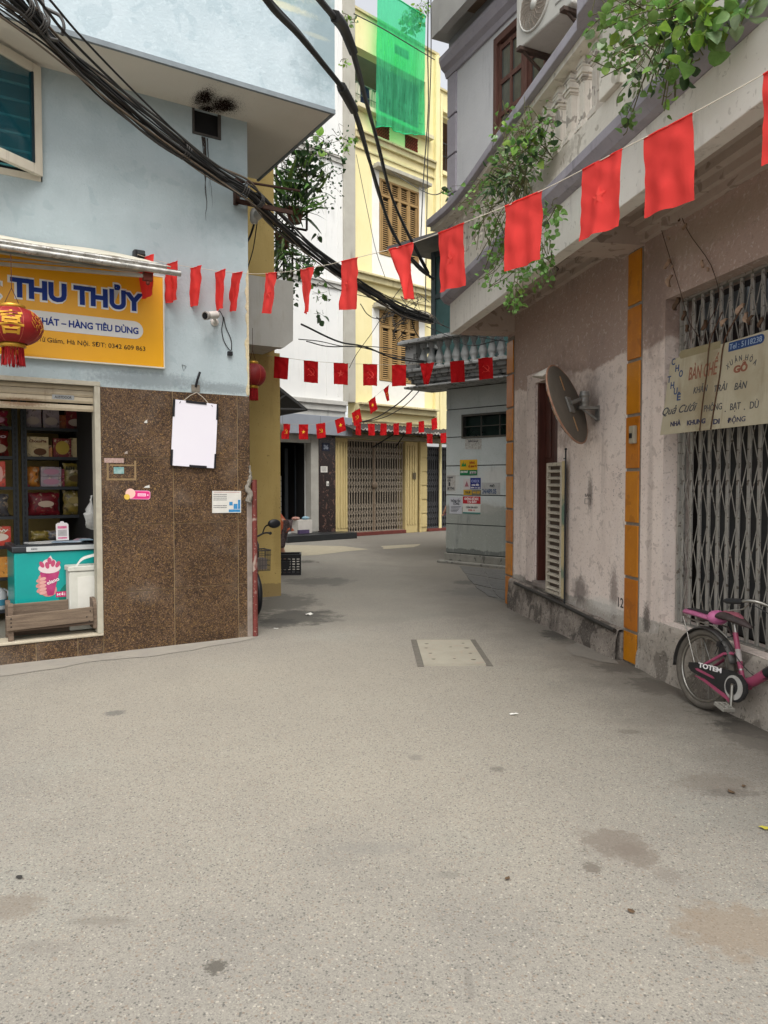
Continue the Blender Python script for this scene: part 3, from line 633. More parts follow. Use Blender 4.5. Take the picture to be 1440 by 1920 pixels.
mb = MB(); mb.box(.125, .175, -.03, -.003, -.32, -.28); mb.build('connector', M_bk, cc, bevel=.004)
# --- stickers
def flat(name, label, cat, fr, x, z, y, w_, h_, base, rot=0, bits=()):
    t = thing(name, label, cat, fr, (x, y, z), (0, rot, 0))
    mb = MB(); mb.box(-w_ / 2, w_ / 2, -.002, 0, -h_ / 2, h_ / 2); mb.build('paper', base, t)
    for nm, m, f_ in bits:
        mb = MB(); f_(mb); mb.build(nm, m, t)
    return t
def lines(y, x0, x1, zs_, h, seed=1):                # rows of tiny print
    def f_(mb):
        r2 = random.Random(seed)
        for z in zs_:
            x = x0
            while x < x1:
                q = min(x1, x + r2.uniform(.6, 2.2) * h); mb.box(x, q, y - .0006, y, z, z + h); x = q + h * .45
    return f_
M_pk = mat('sticker_pink', 'cf2f78'); M_pw = mat('paper_white', 'cdcbc4', 'bdbab2', .6, 14, .8, bump=.1); M_ink = mat('ink', '3a3d42')
x, z = lz(262, 928, -.022)
t = thing('pink_sticker', 'pink payment sticker with a round mascot badge on the granite', 'sticker', FL, (x, -.0235, z), (0, .03, 0))
mb = MB(); pr = [(-.085, -.04), (.08, -.04), (.095, -.028), (.095, .028), (.08, .04), (-.085, .04)]; mb.prism(pr, 0, -.0015); mb.build('backing', mat('sticker_rim', 'e7a3c2'), t)
mb = MB(); mb.prism([(a * .95, b * .88) for a, b in pr], -.0016, -.0024); mb.build('face', M_pk, t)
mb = MB(); mb.prism([(-.085 + .045 * math.cos(a), .012 + .045 * math.sin(a)) for a in [i * .4488 for i in range(14)]], -.0025, -.0035); mb.build('badge', mat('badge_pale', 'dfb6a8'), t)
mb = MB(); mb.prism([(-.115 + .026 * math.cos(a), -.02 + .026 * math.sin(a)) for a in [i * .5236 for i in range(12)]], -.0036, -.0045); mb.build('badge', mat('badge_gold', 'd3b04a'), t)
mb = MB(); mb.box(-.02, .055, -.0032, -.0026, -.012, .014); mb.box(.066, .078, -.0032, -.0026, -.006, .006); mb.build('print', mat('print_pale', 'e6c3d3'), t)
mb = MB(); fit(mb, 'momo', -.013, .048, -.005, .009, -.0034, bold=.03); mb.build('lettering', M_pk, t)
x, z = lz(425, 941, -.022)
M_bl = mat('print_blue', '2a72a3', '3f8fbf', .6, 40)
t = flat('poster', 'white and blue poster stuck on the granite near the corner post', 'poster', FL, x, z, -.0235, .295, .215, M_pw, .01, [
    ('print', M_bl, lambda mb: (mb.box(.02, .14, -.003, -.0021, -.1, -.075), mb.box(.025, .06, -.003, -.0021, -.035, .0), mb.box(.07, .11, -.003, -.0021, -.07, -.02), mb.box(.115, .14, -.003, -.0021, -.07, .02))),
    ('print', M_ink, lines(-.0022, -.135, .0, [.07, .052, .034, .016, -.04, -.058], .006, 3)), ('print', mat('ink_red', 'a2554c'), lines(-.0022, -.13, .13, [.092], .005, 4))])
x, z = lz(228, 880, -.022)
t = thing('tape_residue', 'brown tape outline with torn paper left on the granite by the shutter', 'sticker', FL, (x, -.0225, z))
mb = MB(); mb.box(-.13, .13, -.001, 0, -.1, -.083); mb.box(-.13, -.113, -.001, 0, -.083, .06); mb.box(.113, .13, -.001, 0, -.083, .08); mb.box(-.1, .113, -.001, 0, .03, .044); mb.build('tape', mat('tape_brown', '8c7454', '73603f', .6, 20, .4), t)
mb = MB(); mb.box(-.15, .02, -.0025, -.0012, .058, .1); mb.build('torn_paper', mat('torn_pink', 'b09a90', '8e6f68', .9, 60), t); mb = MB(); mb.box(-.07, .02, -.003, -.0012, -.04, .02); mb.build('torn_paper', mat('torn_teal', '4a8583', 'a7b7b2', .8, 18), t)
for px, py, w_, h_, lb in ((273, 790, .03, .03, 'small square white scrap stuck high on the granite'), (275, 912, .055, .025, 'white triangular scrap above the pink sticker'), (236, 848, .03, .028, 'clear tape scrap on the granite left of the notice board')):
    x, z = lz(px, py, -.022); mb = MB(); mb.prism([(-w_ / 2, -h_ / 2), (w_ / 2, -h_ / 2), (w_ * .45, h_ * .5), (-w_ * .2, h_ * .1)], 0, -.0012); o = mb.build('sticker_scrap', M_pw if py != 848 else mat('tape_clear', '9b8f84')); o.matrix_world = FL.M @ Matrix.Translation((x, -.0235, z)); tag(o, lb, 'sticker')
x, z = lz(343, 690); mb = MB(); mb.tube([(-.01, 0, .03), (.03, 0, .02), (.005, 0, -.03), (-.01, 0, .03)], .002, 4); o = mb.build('wire_scrap', M_bk); o.matrix_world = FL.M @ Matrix.Translation((x, -.004, z)); tag(o, 'bent wire triangle on the blue wall above the notice board', 'wire')
# --- freezer
fx0, fx1, fy, fz = -2.10, -1.28, .38, 1.0
fr_ = thing('chest_freezer', 'teal ice cream chest freezer with a sundae picture inside the shop doorway', 'freezer', FL, ((fx0 + fx1) / 2, fy + .3, .19))
FM = Matrix.Translation((-(fx0 + fx1) / 2, -fy - .3, -.19))
mb = MB(); mb.box(fx0, fx1, fy, fy + .6, .22, .915); mb.xf(FM).build('cabinet', mat('freezer_teal', '0f8f8a', '13a39a', .7, 1.6, .3), fr_, bevel=.012)
mb = MB(); mb.box(fx0 - .02, fx1 + .02, fy - .015, fy + .62, .916, .975); mb.xf(FM).build('lid_rim', mat('freezer_dark', '2b2f33', '1f2225', .5, 5, .4), fr_, bevel=.012)
mb = MB(); mb.box(fx0 + .1, fx1 + .0, fy - .022, fy - .014, .925, .968); mb.xf(FM).build('metal_strip', mat('freezer_strip', 'b9bcba', rough=.4), fr_); mb = MB(); fit(mb, 'KIDO', fx0 + .14, fx0 + .19, .94, .956, fy - .023, bold=.02); mb.xf(FM).build('lettering', mat('ink', '3a3d42'), fr_)
mb = MB(); mb.box(fx0 + .02, fx1 - .02, fy + .04, fy + .58, .976, .986); mb.xf(FM).build('lid', mat('lid_glass', '23282b', rough=.1, spec=.8), fr_)
# flat print: sundae cup held in a hand
def ell(mb, cx, cz, rx, rz, y, n=20, a0=0, a1=6.2832, tilt=0):
    pts = []
    for i in range(n):
        a = a0 + (a1 - a0) * i / n; u, v = rx * math.cos(a), rz * math.sin(a)
        pts.append((cx + u * math.cos(tilt) - v * math.sin(tilt), cz + u * math.sin(tilt) + v * math.cos(tilt)))
    mb.prism(pts, y, y - .0006)
ccx, ccz = lz(93, 1072, fy); py_ = fy - .001
mb = MB()
for dx, dz, rx, rz, tl in ((-.055, -.16, .06, .028, .3), (-.06, -.115, .06, .027, .25), (-.058, -.07, .058, .025, .2), (-.05, -.03, .05, .022, .5), (-.01, -.17, .07, .06, 0)): ell(mb, ccx + dx, ccz + dz, rx, rz, py_ - .0002 * abs(dz) * 10, tilt=tl)
mb.xf(FM).build('hand_print', mat('print_skin', 'c98d86', 'b87670', .7, 20), fr_)
mb = MB(); mb.prism([(ccx - .085, ccz + .0), (ccx + .085, ccz + .0), (ccx + .03, ccz - .22), (ccx - .02, ccz - .22)], py_ - .0008, py_ - .0014); mb.xf(FM).build('cup_print', mat('print_magenta', '9c2a5c', 'b84a78', .7, 12), fr_)
mb = MB()
for k in range(5): ell(mb, ccx - .058, ccz - .19 + k * .032, .032 - k * .001, .0145, py_ - .002, tilt=.25)
mb.xf(FM).build('finger_print', mat('print_skin2', 'd39d95'), fr_)
mb = MB(); ell(mb, ccx, ccz + .035, .095, .05, py_ - .002); ell(mb, ccx, ccz + .08, .06, .04, py_ - .0021); mb.prism([(ccx - .03, ccz + .1), (ccx + .035, ccz + .1), (ccx + .01, ccz + .15)], py_ - .002, py_ - .0027); mb.xf(FM).build('cream_print', mat('print_cream', 'd8c6c6'), fr_)
mb = MB()
for dx, dz, a in ((-.065, .07, .5), (-.02, .06, .2), (.03, .075, -.2), (.07, .065, -.5), (0, .1, .1)): ell(mb, ccx + dx, ccz + dz, .018, .032, py_ - .0028, tilt=a)
mb.xf(FM).build('topping_print', mat('print_pink', 'b4486a'), fr_)
mb = MB(); fit(mb, 'elano', ccx - .02, ccx + .09, ccz - .12, ccz - .085, py_ - .003, bold=.02, rot=.35); mb.xf(FM).build('lettering', mat('print_white', 'dedad8'), fr_)
mb = MB(); mb.box(ccx + .05, ccx + .14, py_ - .0012, py_ - .0004, ccz - .24, ccz - .19); mb.xf(FM).build('badge_print', mat('print_magenta2', 'c02465'), fr_)
mb = MB(); fit(mb, 'MỚI', ccx + .06, ccx + .13, ccz - .228, ccz - .203, py_ - .0014, bold=.02); mb.xf(FM).build('lettering', mat('print_white', 'dedad8'), fr_)
mb = MB(); ell(mb, ccx + .14, ccz - .19, .05, .1, py_, tilt=-.6); mb.xf(FM).build('sleeve_print', mat('print_green', '0c6f5f'), fr_)
# --- white cool box leaning on the freezer
x0, z1 = lz(125, 1066, .3)
cb = thing('cool_box', 'white foam cool box with a curved handle in front of the freezer', 'cool box', FL, (x0 + .17, .27, .45))
mb = MB(); mb.box(-.17, .3, -.09, .09, -.25, z1 - .45 - .02); mb.build('box_body', mat('foam_white', 'c3c2b8', 'b2b0a4', .6, 8, .6), cb, bevel=.012); mb = MB(); mb.box(-.18, .3, -.1, .1, z1 - .468, z1 - .42); mb.build('lid', mat('foam_white', 'c3c2b8'), cb, bevel=.008)
mb = MB(); mb.box(-.1, .28, -.096, -.091, -.2, z1 - .52); mb.build('panel', mat('foam_panel', 'cdcbc2', 'bdbbb0', .6, 6), cb)
mb = MB(); pts = smooth([(-.12, -.1, z1 - .44), (-.06, -.1, z1 - .36), (.03, -.1, z1 - .33), (.12, -.1, z1 - .32)], 5)
for a, b in zip(pts, pts[1:]): mb.add([a + Vector((0, 0, -.012)), b + Vector((0, 0, -.014)), b + Vector((0, 0, .014)), a + Vector((0, 0, .012)), a + Vector((0, .01, -.012)), b + Vector((0, .01, -.014)), b + Vector((0, .01, .014)), a + Vector((0, .01, .012))], [(0, 1, 2, 3), (7, 6, 5, 4), (0, 4, 5, 1), (3, 2, 6, 7)])
mb.build('handle', mat('handle_white', 'd6d6d0'), cb)
# --- wooden trough
cr = thing('wooden_trough', 'old weathered plank trough standing on the shop sill', 'crate', FL, (-1.84, .1, .19))
M_wd = mat('old_wood', '5b4c40', '786757', .8, 4, .85, bump=.5, bs=30, streak=None, stretch=(1, 6, 14), rnd_v=.12)
def plank(x0, x1, y0, y1, z0, z1, M=None, nm='plank'):
    mb = MB(); mb.box(x0, x1, y0, y1, z0, z1, M); return centred(mb, nm, M_wd, cr, bevel=.006)
# ends
mb = MB(); mb.prism([(-.09, 0), (-.055, 0), (-.055, .30), (-.07, .33), (-.09, .30)], -.35, -.31, 'x'); centred(mb, 'end_post', M_wd, cr, bevel=.006)
mb = MB(); mb.prism([(.13, 0), (.165, 0), (.165, .30), (.15, .33), (.13, .30)], -.35, -.31, 'x'); centred(mb, 'end_post', M_wd, cr, bevel=.006)
plank(-.348, -.318, -.054, .129, .16, .30); plank(-.348, -.318, -.054, .129, .03, .15)
mb = MB(); mb.prism([(-.09, .04), (.165, .04), (.17, .27), (.13, .31), (-.05, .31), (-.09, .27)], .34, .375, 'x'); centred(mb, 'end_board', M_wd, cr, bevel=.012)
plank(-.36, .34, -.115, -.091, .105, .235, Matrix.Rotation(-.03, 4, 'Y')); plank(-.31, .34, .135, .158, .1, .29, Matrix.Rotation(-.01, 4, 'Y')); plank(-.31, .34, -.09, .13, .08, .1); plank(-.31, .34, .13, .15, .0, .07)
mb = MB()
for x_, z_ in ((-.33, .13), (-.33, .2), (.30, .12), (.31, .21), (.28, .16), (-.33, .165)): mb.lathe([(.006, 0), (.006, -.004), (.001, -.006)], (x_, -.115, z_), 8, 'y')
mb.build('nail', mat('nail_dark', '2b2622'), cr)
# --- shelving and goods
shf = thing('shop_shelving', 'dark slotted steel shelving full of snacks behind the freezer', 'shelf', FL, (-2.0, 1.5, .19))
FS = Matrix.Translation((2.0, -1.5, -.19)); M_st = mat('slotted_steel', '22262a', '191c1f', .6, 9, .5)
def post(x, y):
    mb = MB(); mb.box(x - .025, x + .025, y, y + .004, .19, 2.5); mb.box(x - .025, x - .021, y + .004, y + .04, .19, 2.5); mb.xf(FS).build('upright', M_st, shf)
for x_ in (-2.0, -1.92): post(x_, 1.1)
post(-1.0, 1.1); post(-3.2, 1.1)
mb = MB()
for x_ in (-2.0, -1.92):
    for k in range(38): mb.box(x_ - .006, x_ + .006, 1.097, 1.0995, .3 + k * .055, .33 + k * .055)
mb.xf(FS).build('slot', mat('slot_dark', '101214'), shf)
rows = [2.1, 1.81, 1.51, 1.22]
for z in rows + [.93, .62, .3]:
    for a, b in ((-3.2, -2.02), (-1.9, -1.0)):
        if a > -2 and z < 1: continue
        mb = MB(); mb.box(a, b, 1.1, 1.55, z - .03, z); mb.xf(FS).build('shelf_board', M_st, shf)
def P_(s, c): return mat('pack_' + s, *c)
packs = {  # name, colours, label colour
    'a': ('6d1f22', '8e3a34'), 'b': ('9c7f35', 'b89a55'), 'c': ('a2572a', '7d3a1c'), 'd': ('9b8f93', '7f6f78'), 'e': ('7a1618', '5a0f12'), 'f': ('7d6a2a', '4e4a22'), 'g': ('2c5a4c', '1f4038'), 'h': ('a48f6a', 'c0ab84'), 'i': ('8d2a44', '6d1a34'), 'j': ('b02a22', 'c2483a'), 'k': ('403e40', '585658'), 'l': ('b5692a', 'c98a3c')}
def pack(x, y, z, w_, h_, k, label, kind='box', word=None, d=.1, wc='cfc6b0', pic=None):
    t = thing('snack_bag' if kind == 'bag' else 'snack_box', label, 'snack packet' if kind == 'bag' else 'box', FL, (x, y, z), (0, 0, rnd.uniform(-.06, .06)))
    m = mat('pack_' + k, packs[k][0], packs[k][1], .9, 14, .35 if kind == 'bag' else .5, bump=.3 if kind == 'bag' else 0, bs=25, speck=[('b9a88c', 17, .62, .7), ('2a1614', 23, .60, .7), ('8e7a5c', 31, .62, .6)], rnd_v=.15)
    if kind == 'bag':
        mb = MB()
        def f1(u, v, s_): 
            e = (math.sin(math.pi * min(1, max(0, u))) * math.sin(math.pi * min(1, max(0, v)))) ** .5
            return ((u - .5) * w_ * (1 - .08 * math.sin(math.pi * v)) + .006 * math.sin(v * 17), s_ * d * .5 * e, v * h_ + .004 * math.sin(u * 19))
        mb.grid(lambda u, v: f1(u, v, -1), 10, 10); mb.grid(lambda u, v: f1(1 - u, v, 1), 10, 10); mb.build('packet', m, t); yf = -d * .5 - .002
    else:
        mb = MB(); mb.box(-w_ / 2, w_ / 2, -d / 2, d / 2, 0, h_); mb.build('carton', m, t, bevel=.003); yf = -d / 2 - .001
    if pic:
        mb = MB(); ell(mb, pic[1] * w_, pic[2] * h_, pic[3] * w_, pic[4] * h_, yf); mb.build('picture', mat('pic_' + pic[0], pic[0]), t)
    if word:
        mb = MB(); fit(mb, word, -w_ * .4, w_ * .4, h_ * .72, h_ * .86, yf - .001, bold=.03); mb.build('lettering', mat('word_' + wc, wc), t)
    return t
yb = 1.2
row1 = [(-1.83, .15, .2, 'd', 'top shelf biscuit pack with pale stripes, left of two alike'), (-1.66, .15, .2, 'd', 'top shelf biscuit pack with pale stripes, right of two alike'), (-1.43, .18, .19, 'e', 'dark red biscuit box on the top shelf'), (-1.26, .13, .16, 'h', 'beige biscuit box at the right of the top shelf')]
for x_, w_, h_, k, lb in row1: pack(x_, yb, 2.1, w_, h_, k, lb, pic=('a5968c', 0, .35, .4, .2))
pack(-1.79, yb, 1.81, .2, .2, 'h', 'yellow box lettered CHOCO PIE with biscuits printed on it', word='ChocoPie', wc='5a1f18', pic=('5b3a22', .1, .25, .3, .18))
pack(-1.56, yb, 1.81, .17, .19, 'e', 'dark red tin with a round yellow biscuit on it', pic=('a88f3a', 0, .5, .38, .36))
pack(-1.44, yb + .02, 1.81, .09, .2, 'h', 'narrow cream box between the tin and the orange bag')
pack(-1.31, yb, 1.81, .17, .24, 'c', 'orange bag of crisps on the second shelf', 'bag', pic=('c96a2e', .05, .4, .25, .2))
pack(-1.15, yb, 1.81, .1, .17, 'b', 'small ochre packet at the shelf end')
pack(-1.84, yb, 1.51, .13, .2, 'l', 'orange packet on the third shelf beside the upright', 'bag')
pack(-1.67, yb, 1.51, .19, .1, 'd', 'pink white cake box at the bottom of a pair', pic=('a8798a', 0, .5, .4, .3)); pack(-1.67, yb, 1.611, .19, .1, 'd', 'pink white cake box on top of a pair', pic=('a8798a', 0, .5, .4, .3))
pack(-1.44, yb, 1.51, .23, .24, 'f', 'large olive yellow snack bag with dark print', 'bag', word='BIM BIM', wc='2b2a18', pic=('4a3a1c', 0, .35, .3, .14))
pack(-1.24, yb, 1.51, .15, .22, 'h', 'cream box with red writing at the right of the third shelf', word='Cosy', wc='7a2a22')
pack(-1.74, yb, 1.22, .3, .23, 'e', 'shiny dark red gift bag on the fourth shelf', 'bag', pic=('b09a86', .05, .5, .25, .14))
pack(-1.45, yb, 1.22, .22, .25, 'f', 'brown snack bag with an oval label on the fourth shelf', 'bag', pic=('8a7a4a', 0, .6, .28, .14))
pack(-1.31, yb, 1.22, .06, .24, 'c', 'slim orange packet on the fourth shelf', 'bag'); pack(-1.2, yb, 1.22, .17, .24, 'g', 'dark green snack bag on the fourth shelf', 'bag', word='Ong', wc='9fb3a0')
yl = 1.18
pack(-2.16, yl, 2.1, .22, .16, 'i', 'crimson packet at the top of the left rack', 'bag', pic=('a8788a', 0, .4, .35, .2))
pack(-2.17, yl, 1.81, .24, .25, 'e', 'dark red bag lettered Tipo on the left rack', 'bag', word='Tipo', wc='b09aa0', pic=('9c8a76', .1, .3, .3, .18))
pack(-2.13, yl, 1.51, .09, .25, 'j', 'bright red carton nearest the upright on the left rack', pic=('d9a49a', .0, .5, .25, .3)); pack(-2.24, yl, 1.51, .1, .25, 'j', 'bright red carton farther from the upright on the left rack')
pack(-2.16, yl, 1.22, .2, .22, 'k', 'dark grey packet on the left rack', 'bag')
pack(-2.16, yl, .93, .22, .19, 'j', 'red and white box with NEW printed on it', word='NEW', wc='d9d4c4', pic=('d8c8b8', 0, .45, .4, .2))
pack(-2.12, yl, .62, .08, .2, 'l', 'orange carton by the upright on the lower left shelf'); pack(-2.22, yl, .62, .1, .18, 'j', 'red packet on the lower left shelf', 'bag')
for x_, z_, w_, h_, k, lb in [(-1.54, 2.1, .09, .14, 'c', 'small orange packet in the middle of the top shelf'), (-1.12, 2.1, .1, .18, 'k', 'grey carton at the far right of the top shelf'), (-1.68, 1.81, .06, .12, 'l', 'little orange packet beside the chocolate box'), (-1.9 + .02, 1.51, .03, .1, 'j', 'thin red packet squeezed against the steel upright'), (-1.56, 1.51, .04, .18, 'i', 'thin crimson packet beside the cake boxes'), (-1.12, 1.51, .1, .2, 'b', 'ochre carton at the far right of the third shelf'), (-1.05, 1.22, .1, .2, 'e', 'dark red packet at the far right of the fourth shelf'), (-2.3, 2.1, .1, .15, 'e', 'dark red packet at the far left of the top shelf')]:
    pack(x_, yb + .03, z_, w_, h_, k, lb)
for x_, z_, w_, h_, k, lb in [(-1.72, 1.22, .3, .2, 'k', 'grey carton behind the gift bag'), (-1.35, 1.81, .2, .2, 'e', 'dark red carton behind the orange crisps'), (-1.75, 2.1, .3, .18, 'i', 'crimson carton behind the striped biscuits'), (-1.3, 1.51, .3, .2, 'c', 'brown orange carton behind the cream box')]:
    pack(x_, yb + .18, z_, w_, h_, k, lb)
jug = thing('plastic_jug', 'white plastic jug with blue label on the lowest left shelf', 'bottle', FL, (-2.17, 1.2, .3)); mb = MB(); mb.lathe([(.075, 0), (.08, .02), (.08, .15), (.05, .2), (.022, .22), (.022, .25)], n=18); mb.build('bottle', mat('jug_white', 'b9bcbc'), jug); mb = MB(); mb.lathe([(.0815, .04), (.0815, .1)], n=18); mb.build('wrapper', mat('jug_blue', '3d7f95'), jug)
mb = MB(); mb.tube([(.05, 0, .2), (.09, 0, .17), (.085, 0, .12)], .009, 6); mb.build('handle', mat('jug_white', 'b9bcbc'), jug)
# on the freezer lid
for i, (x_, y_, c, w_, d_, lb) in enumerate([(-1.8, .58, 'b9b9b6', .3, .25, 'white magazine lying on the freezer lid left of the card stand'), (-1.62, .5, '6f8fa8', .26, .2, 'blue and white leaflet under the card stand'), (-1.42, .62, '9c6f80', .24, .22, 'pink leaflet on the right of the freezer lid'), (-1.38, .47, '6f93a8', .28, .18, 'blue leaflet at the front right of the freezer lid')]):
    mb = MB(); mb.box(-w_ / 2, w_ / 2, -d_ / 2, d_ / 2, 0, .006); o = mb.build('magazine', mat('mag_' + c, c, 'c9c9c6', .6, 12, .4)); o.matrix_world = FL.M @ Matrix.Translation((x_, y_, .9865 + .0065 * i)) @ Matrix.Rotation(rnd.uniform(-.5, .5), 4, 'Z'); tag(o, lb, 'magazine')
x, z = lz(117, 996, .5)
st_ = thing('card_stand', 'small white upright payment card standing on the freezer', 'card stand', FL, (x, .5, 1.007), (-.12, 0, 0))
mb = MB(); mb.prism([(-.055, 0), (.055, 0), (.055, .15), (.04, .165), (.02, .165), (.012, .18), (-.012, .18), (-.02, .165), (-.04, .165), (-.055, .15)], 0, -.006); mb.build('card', mat('card_white', 'c9c5c4'), st_); mb = MB(); mb.box(-.04, .04, -.0072, -.0062, .015, .03); mb.box(-.04, .04, -.0072, -.0062, .11, .135); mb.build('print', mat('card_pink', 'b44a72', 'd9a0b4', .5, 60), st_); mb = MB(); mb.box(-.04, .04, -.0072, -.0062, .04, .1); mb.build('print', mat('card_grey', '8f8c8c', 'bdb9b9', .5, 20), st_)
for i, (x_, lb) in enumerate([(-1.82, 'olive snack sachet lying behind the magazines'), (-1.68, 'dark sachet with yellow print behind the card stand'), (-1.3, 'dark sachet at the back right of the freezer lid')]):
    t = pack(x_, .84, .99, .17, .09, 'f' if i == 0 else 'k', lb, 'bag', d=.08)
bag = thing('plastic_bag', 'clear white plastic bag hanging inside the shop door jamb', 'bag', FL, (-1.475, .16, 1.27)); mb = MB()
mb.lathe([(.006, .15), (.012, .1), (.05, .04), (.07, -.01), (.055, -.06), (.075, -.10), (.03, -.15), (.004, -.16)], n=26, M=Matrix.Diagonal((.9, .6, 1, 1))); mb.v = [(v[0] + .07 * noise.noise(Vector(v) * 19), v[1] + .04 * noise.noise(Vector(v) * 15), v[2] + .06 * noise.noise(Vector(v) * 17 + Vector((5, 5, 5)))) for v in mb.v]; mb.build('bag_film', mat('bag_film', 'b4b4b0', 'd2d2ce', .6, 14, .35, bump=.8, bs=20, alpha=.5), bag)
# ================================================================= PINK HOUSE ON THE RIGHT
def rz_(px, py, y=0.0): return FR.hit(px, py, y)
house = thing('pink_house', 'weathered pink house with orange tile strips and a long balustraded balcony', 'building', FR)
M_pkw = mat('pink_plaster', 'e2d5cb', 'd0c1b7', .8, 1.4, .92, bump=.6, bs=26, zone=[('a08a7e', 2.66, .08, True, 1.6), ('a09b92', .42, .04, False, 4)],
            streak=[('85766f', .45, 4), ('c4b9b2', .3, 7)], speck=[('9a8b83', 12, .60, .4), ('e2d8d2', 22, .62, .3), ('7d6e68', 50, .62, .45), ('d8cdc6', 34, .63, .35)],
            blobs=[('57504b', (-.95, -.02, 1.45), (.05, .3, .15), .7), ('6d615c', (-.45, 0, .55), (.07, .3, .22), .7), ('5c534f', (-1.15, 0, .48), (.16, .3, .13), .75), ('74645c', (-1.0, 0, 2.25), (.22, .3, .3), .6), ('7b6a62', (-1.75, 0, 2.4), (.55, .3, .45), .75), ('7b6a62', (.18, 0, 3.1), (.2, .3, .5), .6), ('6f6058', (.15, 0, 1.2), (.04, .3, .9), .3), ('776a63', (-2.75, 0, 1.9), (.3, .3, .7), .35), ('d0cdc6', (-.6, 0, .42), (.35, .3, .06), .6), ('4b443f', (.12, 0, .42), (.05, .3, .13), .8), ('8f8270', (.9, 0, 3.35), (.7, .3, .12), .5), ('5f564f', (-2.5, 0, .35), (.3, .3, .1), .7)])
DX0, DX1, DZ0, DZ1 = -2.36, -1.74, .43, 2.68; GX0, GX1, GZ0, GZ1 = .34, 3.4, .44, 2.98
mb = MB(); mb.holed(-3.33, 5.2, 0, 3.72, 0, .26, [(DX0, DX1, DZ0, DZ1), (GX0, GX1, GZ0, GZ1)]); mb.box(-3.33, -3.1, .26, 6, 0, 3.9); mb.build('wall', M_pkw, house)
mb = MB(); mb.box(DX0 - .24, DX0 - .001, -.018, .0, DZ0 - .03, DZ1 + .12); mb.box(DX0 - .001, DX1, -.018, .0, DZ1 + .0, DZ1 + .12); mb.build('door_surround', mat('surround_pink', 'cfc1b8', 'b5a79f', .7, 4, .9, bump=.3, speck=[('7d6e6a', 30, .6, .5)]), house, bevel=.004)
M_pl = mat('mossy_plinth', '6f6760', '938a80', .8, 5, .95, bump=.9, bs=22, speck=[('3a3530', 3.2, .52, .7), ('9b9286', 9, .6, .4), ('37322d', 38, .58, .6), ('b0a89b', 60, .62, .4)], streak=[('1f1c19', .8, 7)])
mb = MB()
def plf(x0, x1, y, z1, dz=0.0):
    def f(u, v):
        x = x0 + (x1 - x0) * u; n_ = noise.noise(Vector((x * 5, v * 3, y))) * .018
        if v > .8: return (x, y + .01 + n_ + (v - .8) * 5 * (.0 - y + .005), z1 + dz * u + n_ * .6)
        return (x, y - (.8 - v) * .035 + n_, (z1 + dz * u) * v / .8)
    return f
mb.grid(plf(-3.04, -.235, -.07, .37, -.10), 70, 16); mb.build('plinth', M_pl, house); mb = MB(); mb.box(-3.04, -.238, -.045, -.001, 0, .24); mb.build('plinth_core', M_pl, house)
mb = MB(); mb.grid(plf(.012, .335, -.012, .30, .06), 12, 12); mb.grid(plf(.335, 4.4, -.018, .435), 80, 14); mb.build('plinth', mat('rough_plinth', '8d857b', 'a79f94', .8, 6, .95, bump=.9, bs=20, speck=[('4f4840', 3.5, .55, .6), ('463f38', 34, .6, .5), ('b5ada0', 55, .6, .4)]), house)
mb = MB(); mb.tube([(x, -.095, z) for x, z in ((-2.75, .345), (-2.2, .335), (-1.5, .315), (-.9, .29), (-.24, .262))], .02, 8); mb.build('conduit', mat('conduit_black', '24221f', '3a3733', .6, 12, .6), house)
M_or = mat('orange_tile', 'b8720f', 'a8650f', .8, 8, .38, bump=.08, bs=30, speck=[('8d5212', 7, .6, .5), ('d09030', 40, .66, .4)], rnd_v=.10)
M_jt = mat('tile_joint', '8b847a', '6e675e', .6, 20, .95)
for (a, b, z0, pitch, n, ph) in ((-3.31, -3.07, -.04, .42, 9, 0), (-.225, -.0, -.18, .46, 9, 0)):
    st = part('tile_strip', house)
    mb = MB(); mb.box(a, b, -.009, -.001, .0, 3.5 if a > -1 else 3.36); mb.build('joint', M_jt, st)
    for k in range(n):
        c, d = max(0, z0 + k * pitch), min(z0 + (k + 1) * pitch, 3.5 if a > -1 else 3.36)
        if d - c < .05: continue
        mb = MB(); mb.box(a + .003 + rnd.uniform(0, .006), b - .003 - rnd.uniform(0, .006), -.024, -.0092, c + .013, d - .013); centred(mb, 'tile', M_or, st, bevel=.004)
# door
M_dr = mat('dark_door_wood', '3b1d16', '522a20', .7, 3, .5, bump=.2, bs=30, stretch=(8, 8, 1), streak=[('140b09', .6, 9)])
dr = part('door', house)
for a, b in ((DX0 + .05, (DX0 + DX1) / 2 - .004), ((DX0 + DX1) / 2 + .004, DX1 - .05)):
    mb = MB(); mb.box(a, b, .09, .12, DZ0 + .002, DZ1 - .05); mb.build('door_leaf', M_dr, dr, bevel=.004)
    mb = MB()
    for c, d in ((.52, 1.0), (1.08, 1.75), (1.83, 2.55)): mb.box(a + .06, b - .06, .078, .089, c, d)
    mb.build('door_panel', M_dr, dr, bevel=.008)
mb = MB(); mb.box(DX0, DX0 + .048, .02, .2, DZ0, DZ1); mb.box(DX1 - .048, DX1, .02, .2, DZ0, DZ1); mb.box(DX0 + .048, DX1 - .048, .1, .2, DZ1 - .048, DZ1); mb.build('door_frame', M_dr, dr)
mb = MB(); mb.lathe([(.02, 0), (.024, -.01), (.014, -.03), (.02, -.045), (.002, -.05)], (-2.01, .09, 1.3), 10, 'y'); mb.build('handle', mat('brass_dull', '6e5a34', metal=.8, rough=.5), dr)
mb = MB(); mb.box(DX0, DX1, -.04, .26, DZ0 - .06, DZ0 + .001); mb.build('door_step', mat('step_conc', '847b74', '6d655f', .7, 8, .9, bump=.4), house, bevel=.01)
mb = MB(); mb.box(-4.2, 5, .9, 1.0, 0, 3.6); mb.build('back_wall', mat('dark_hall', '17110f'), house)
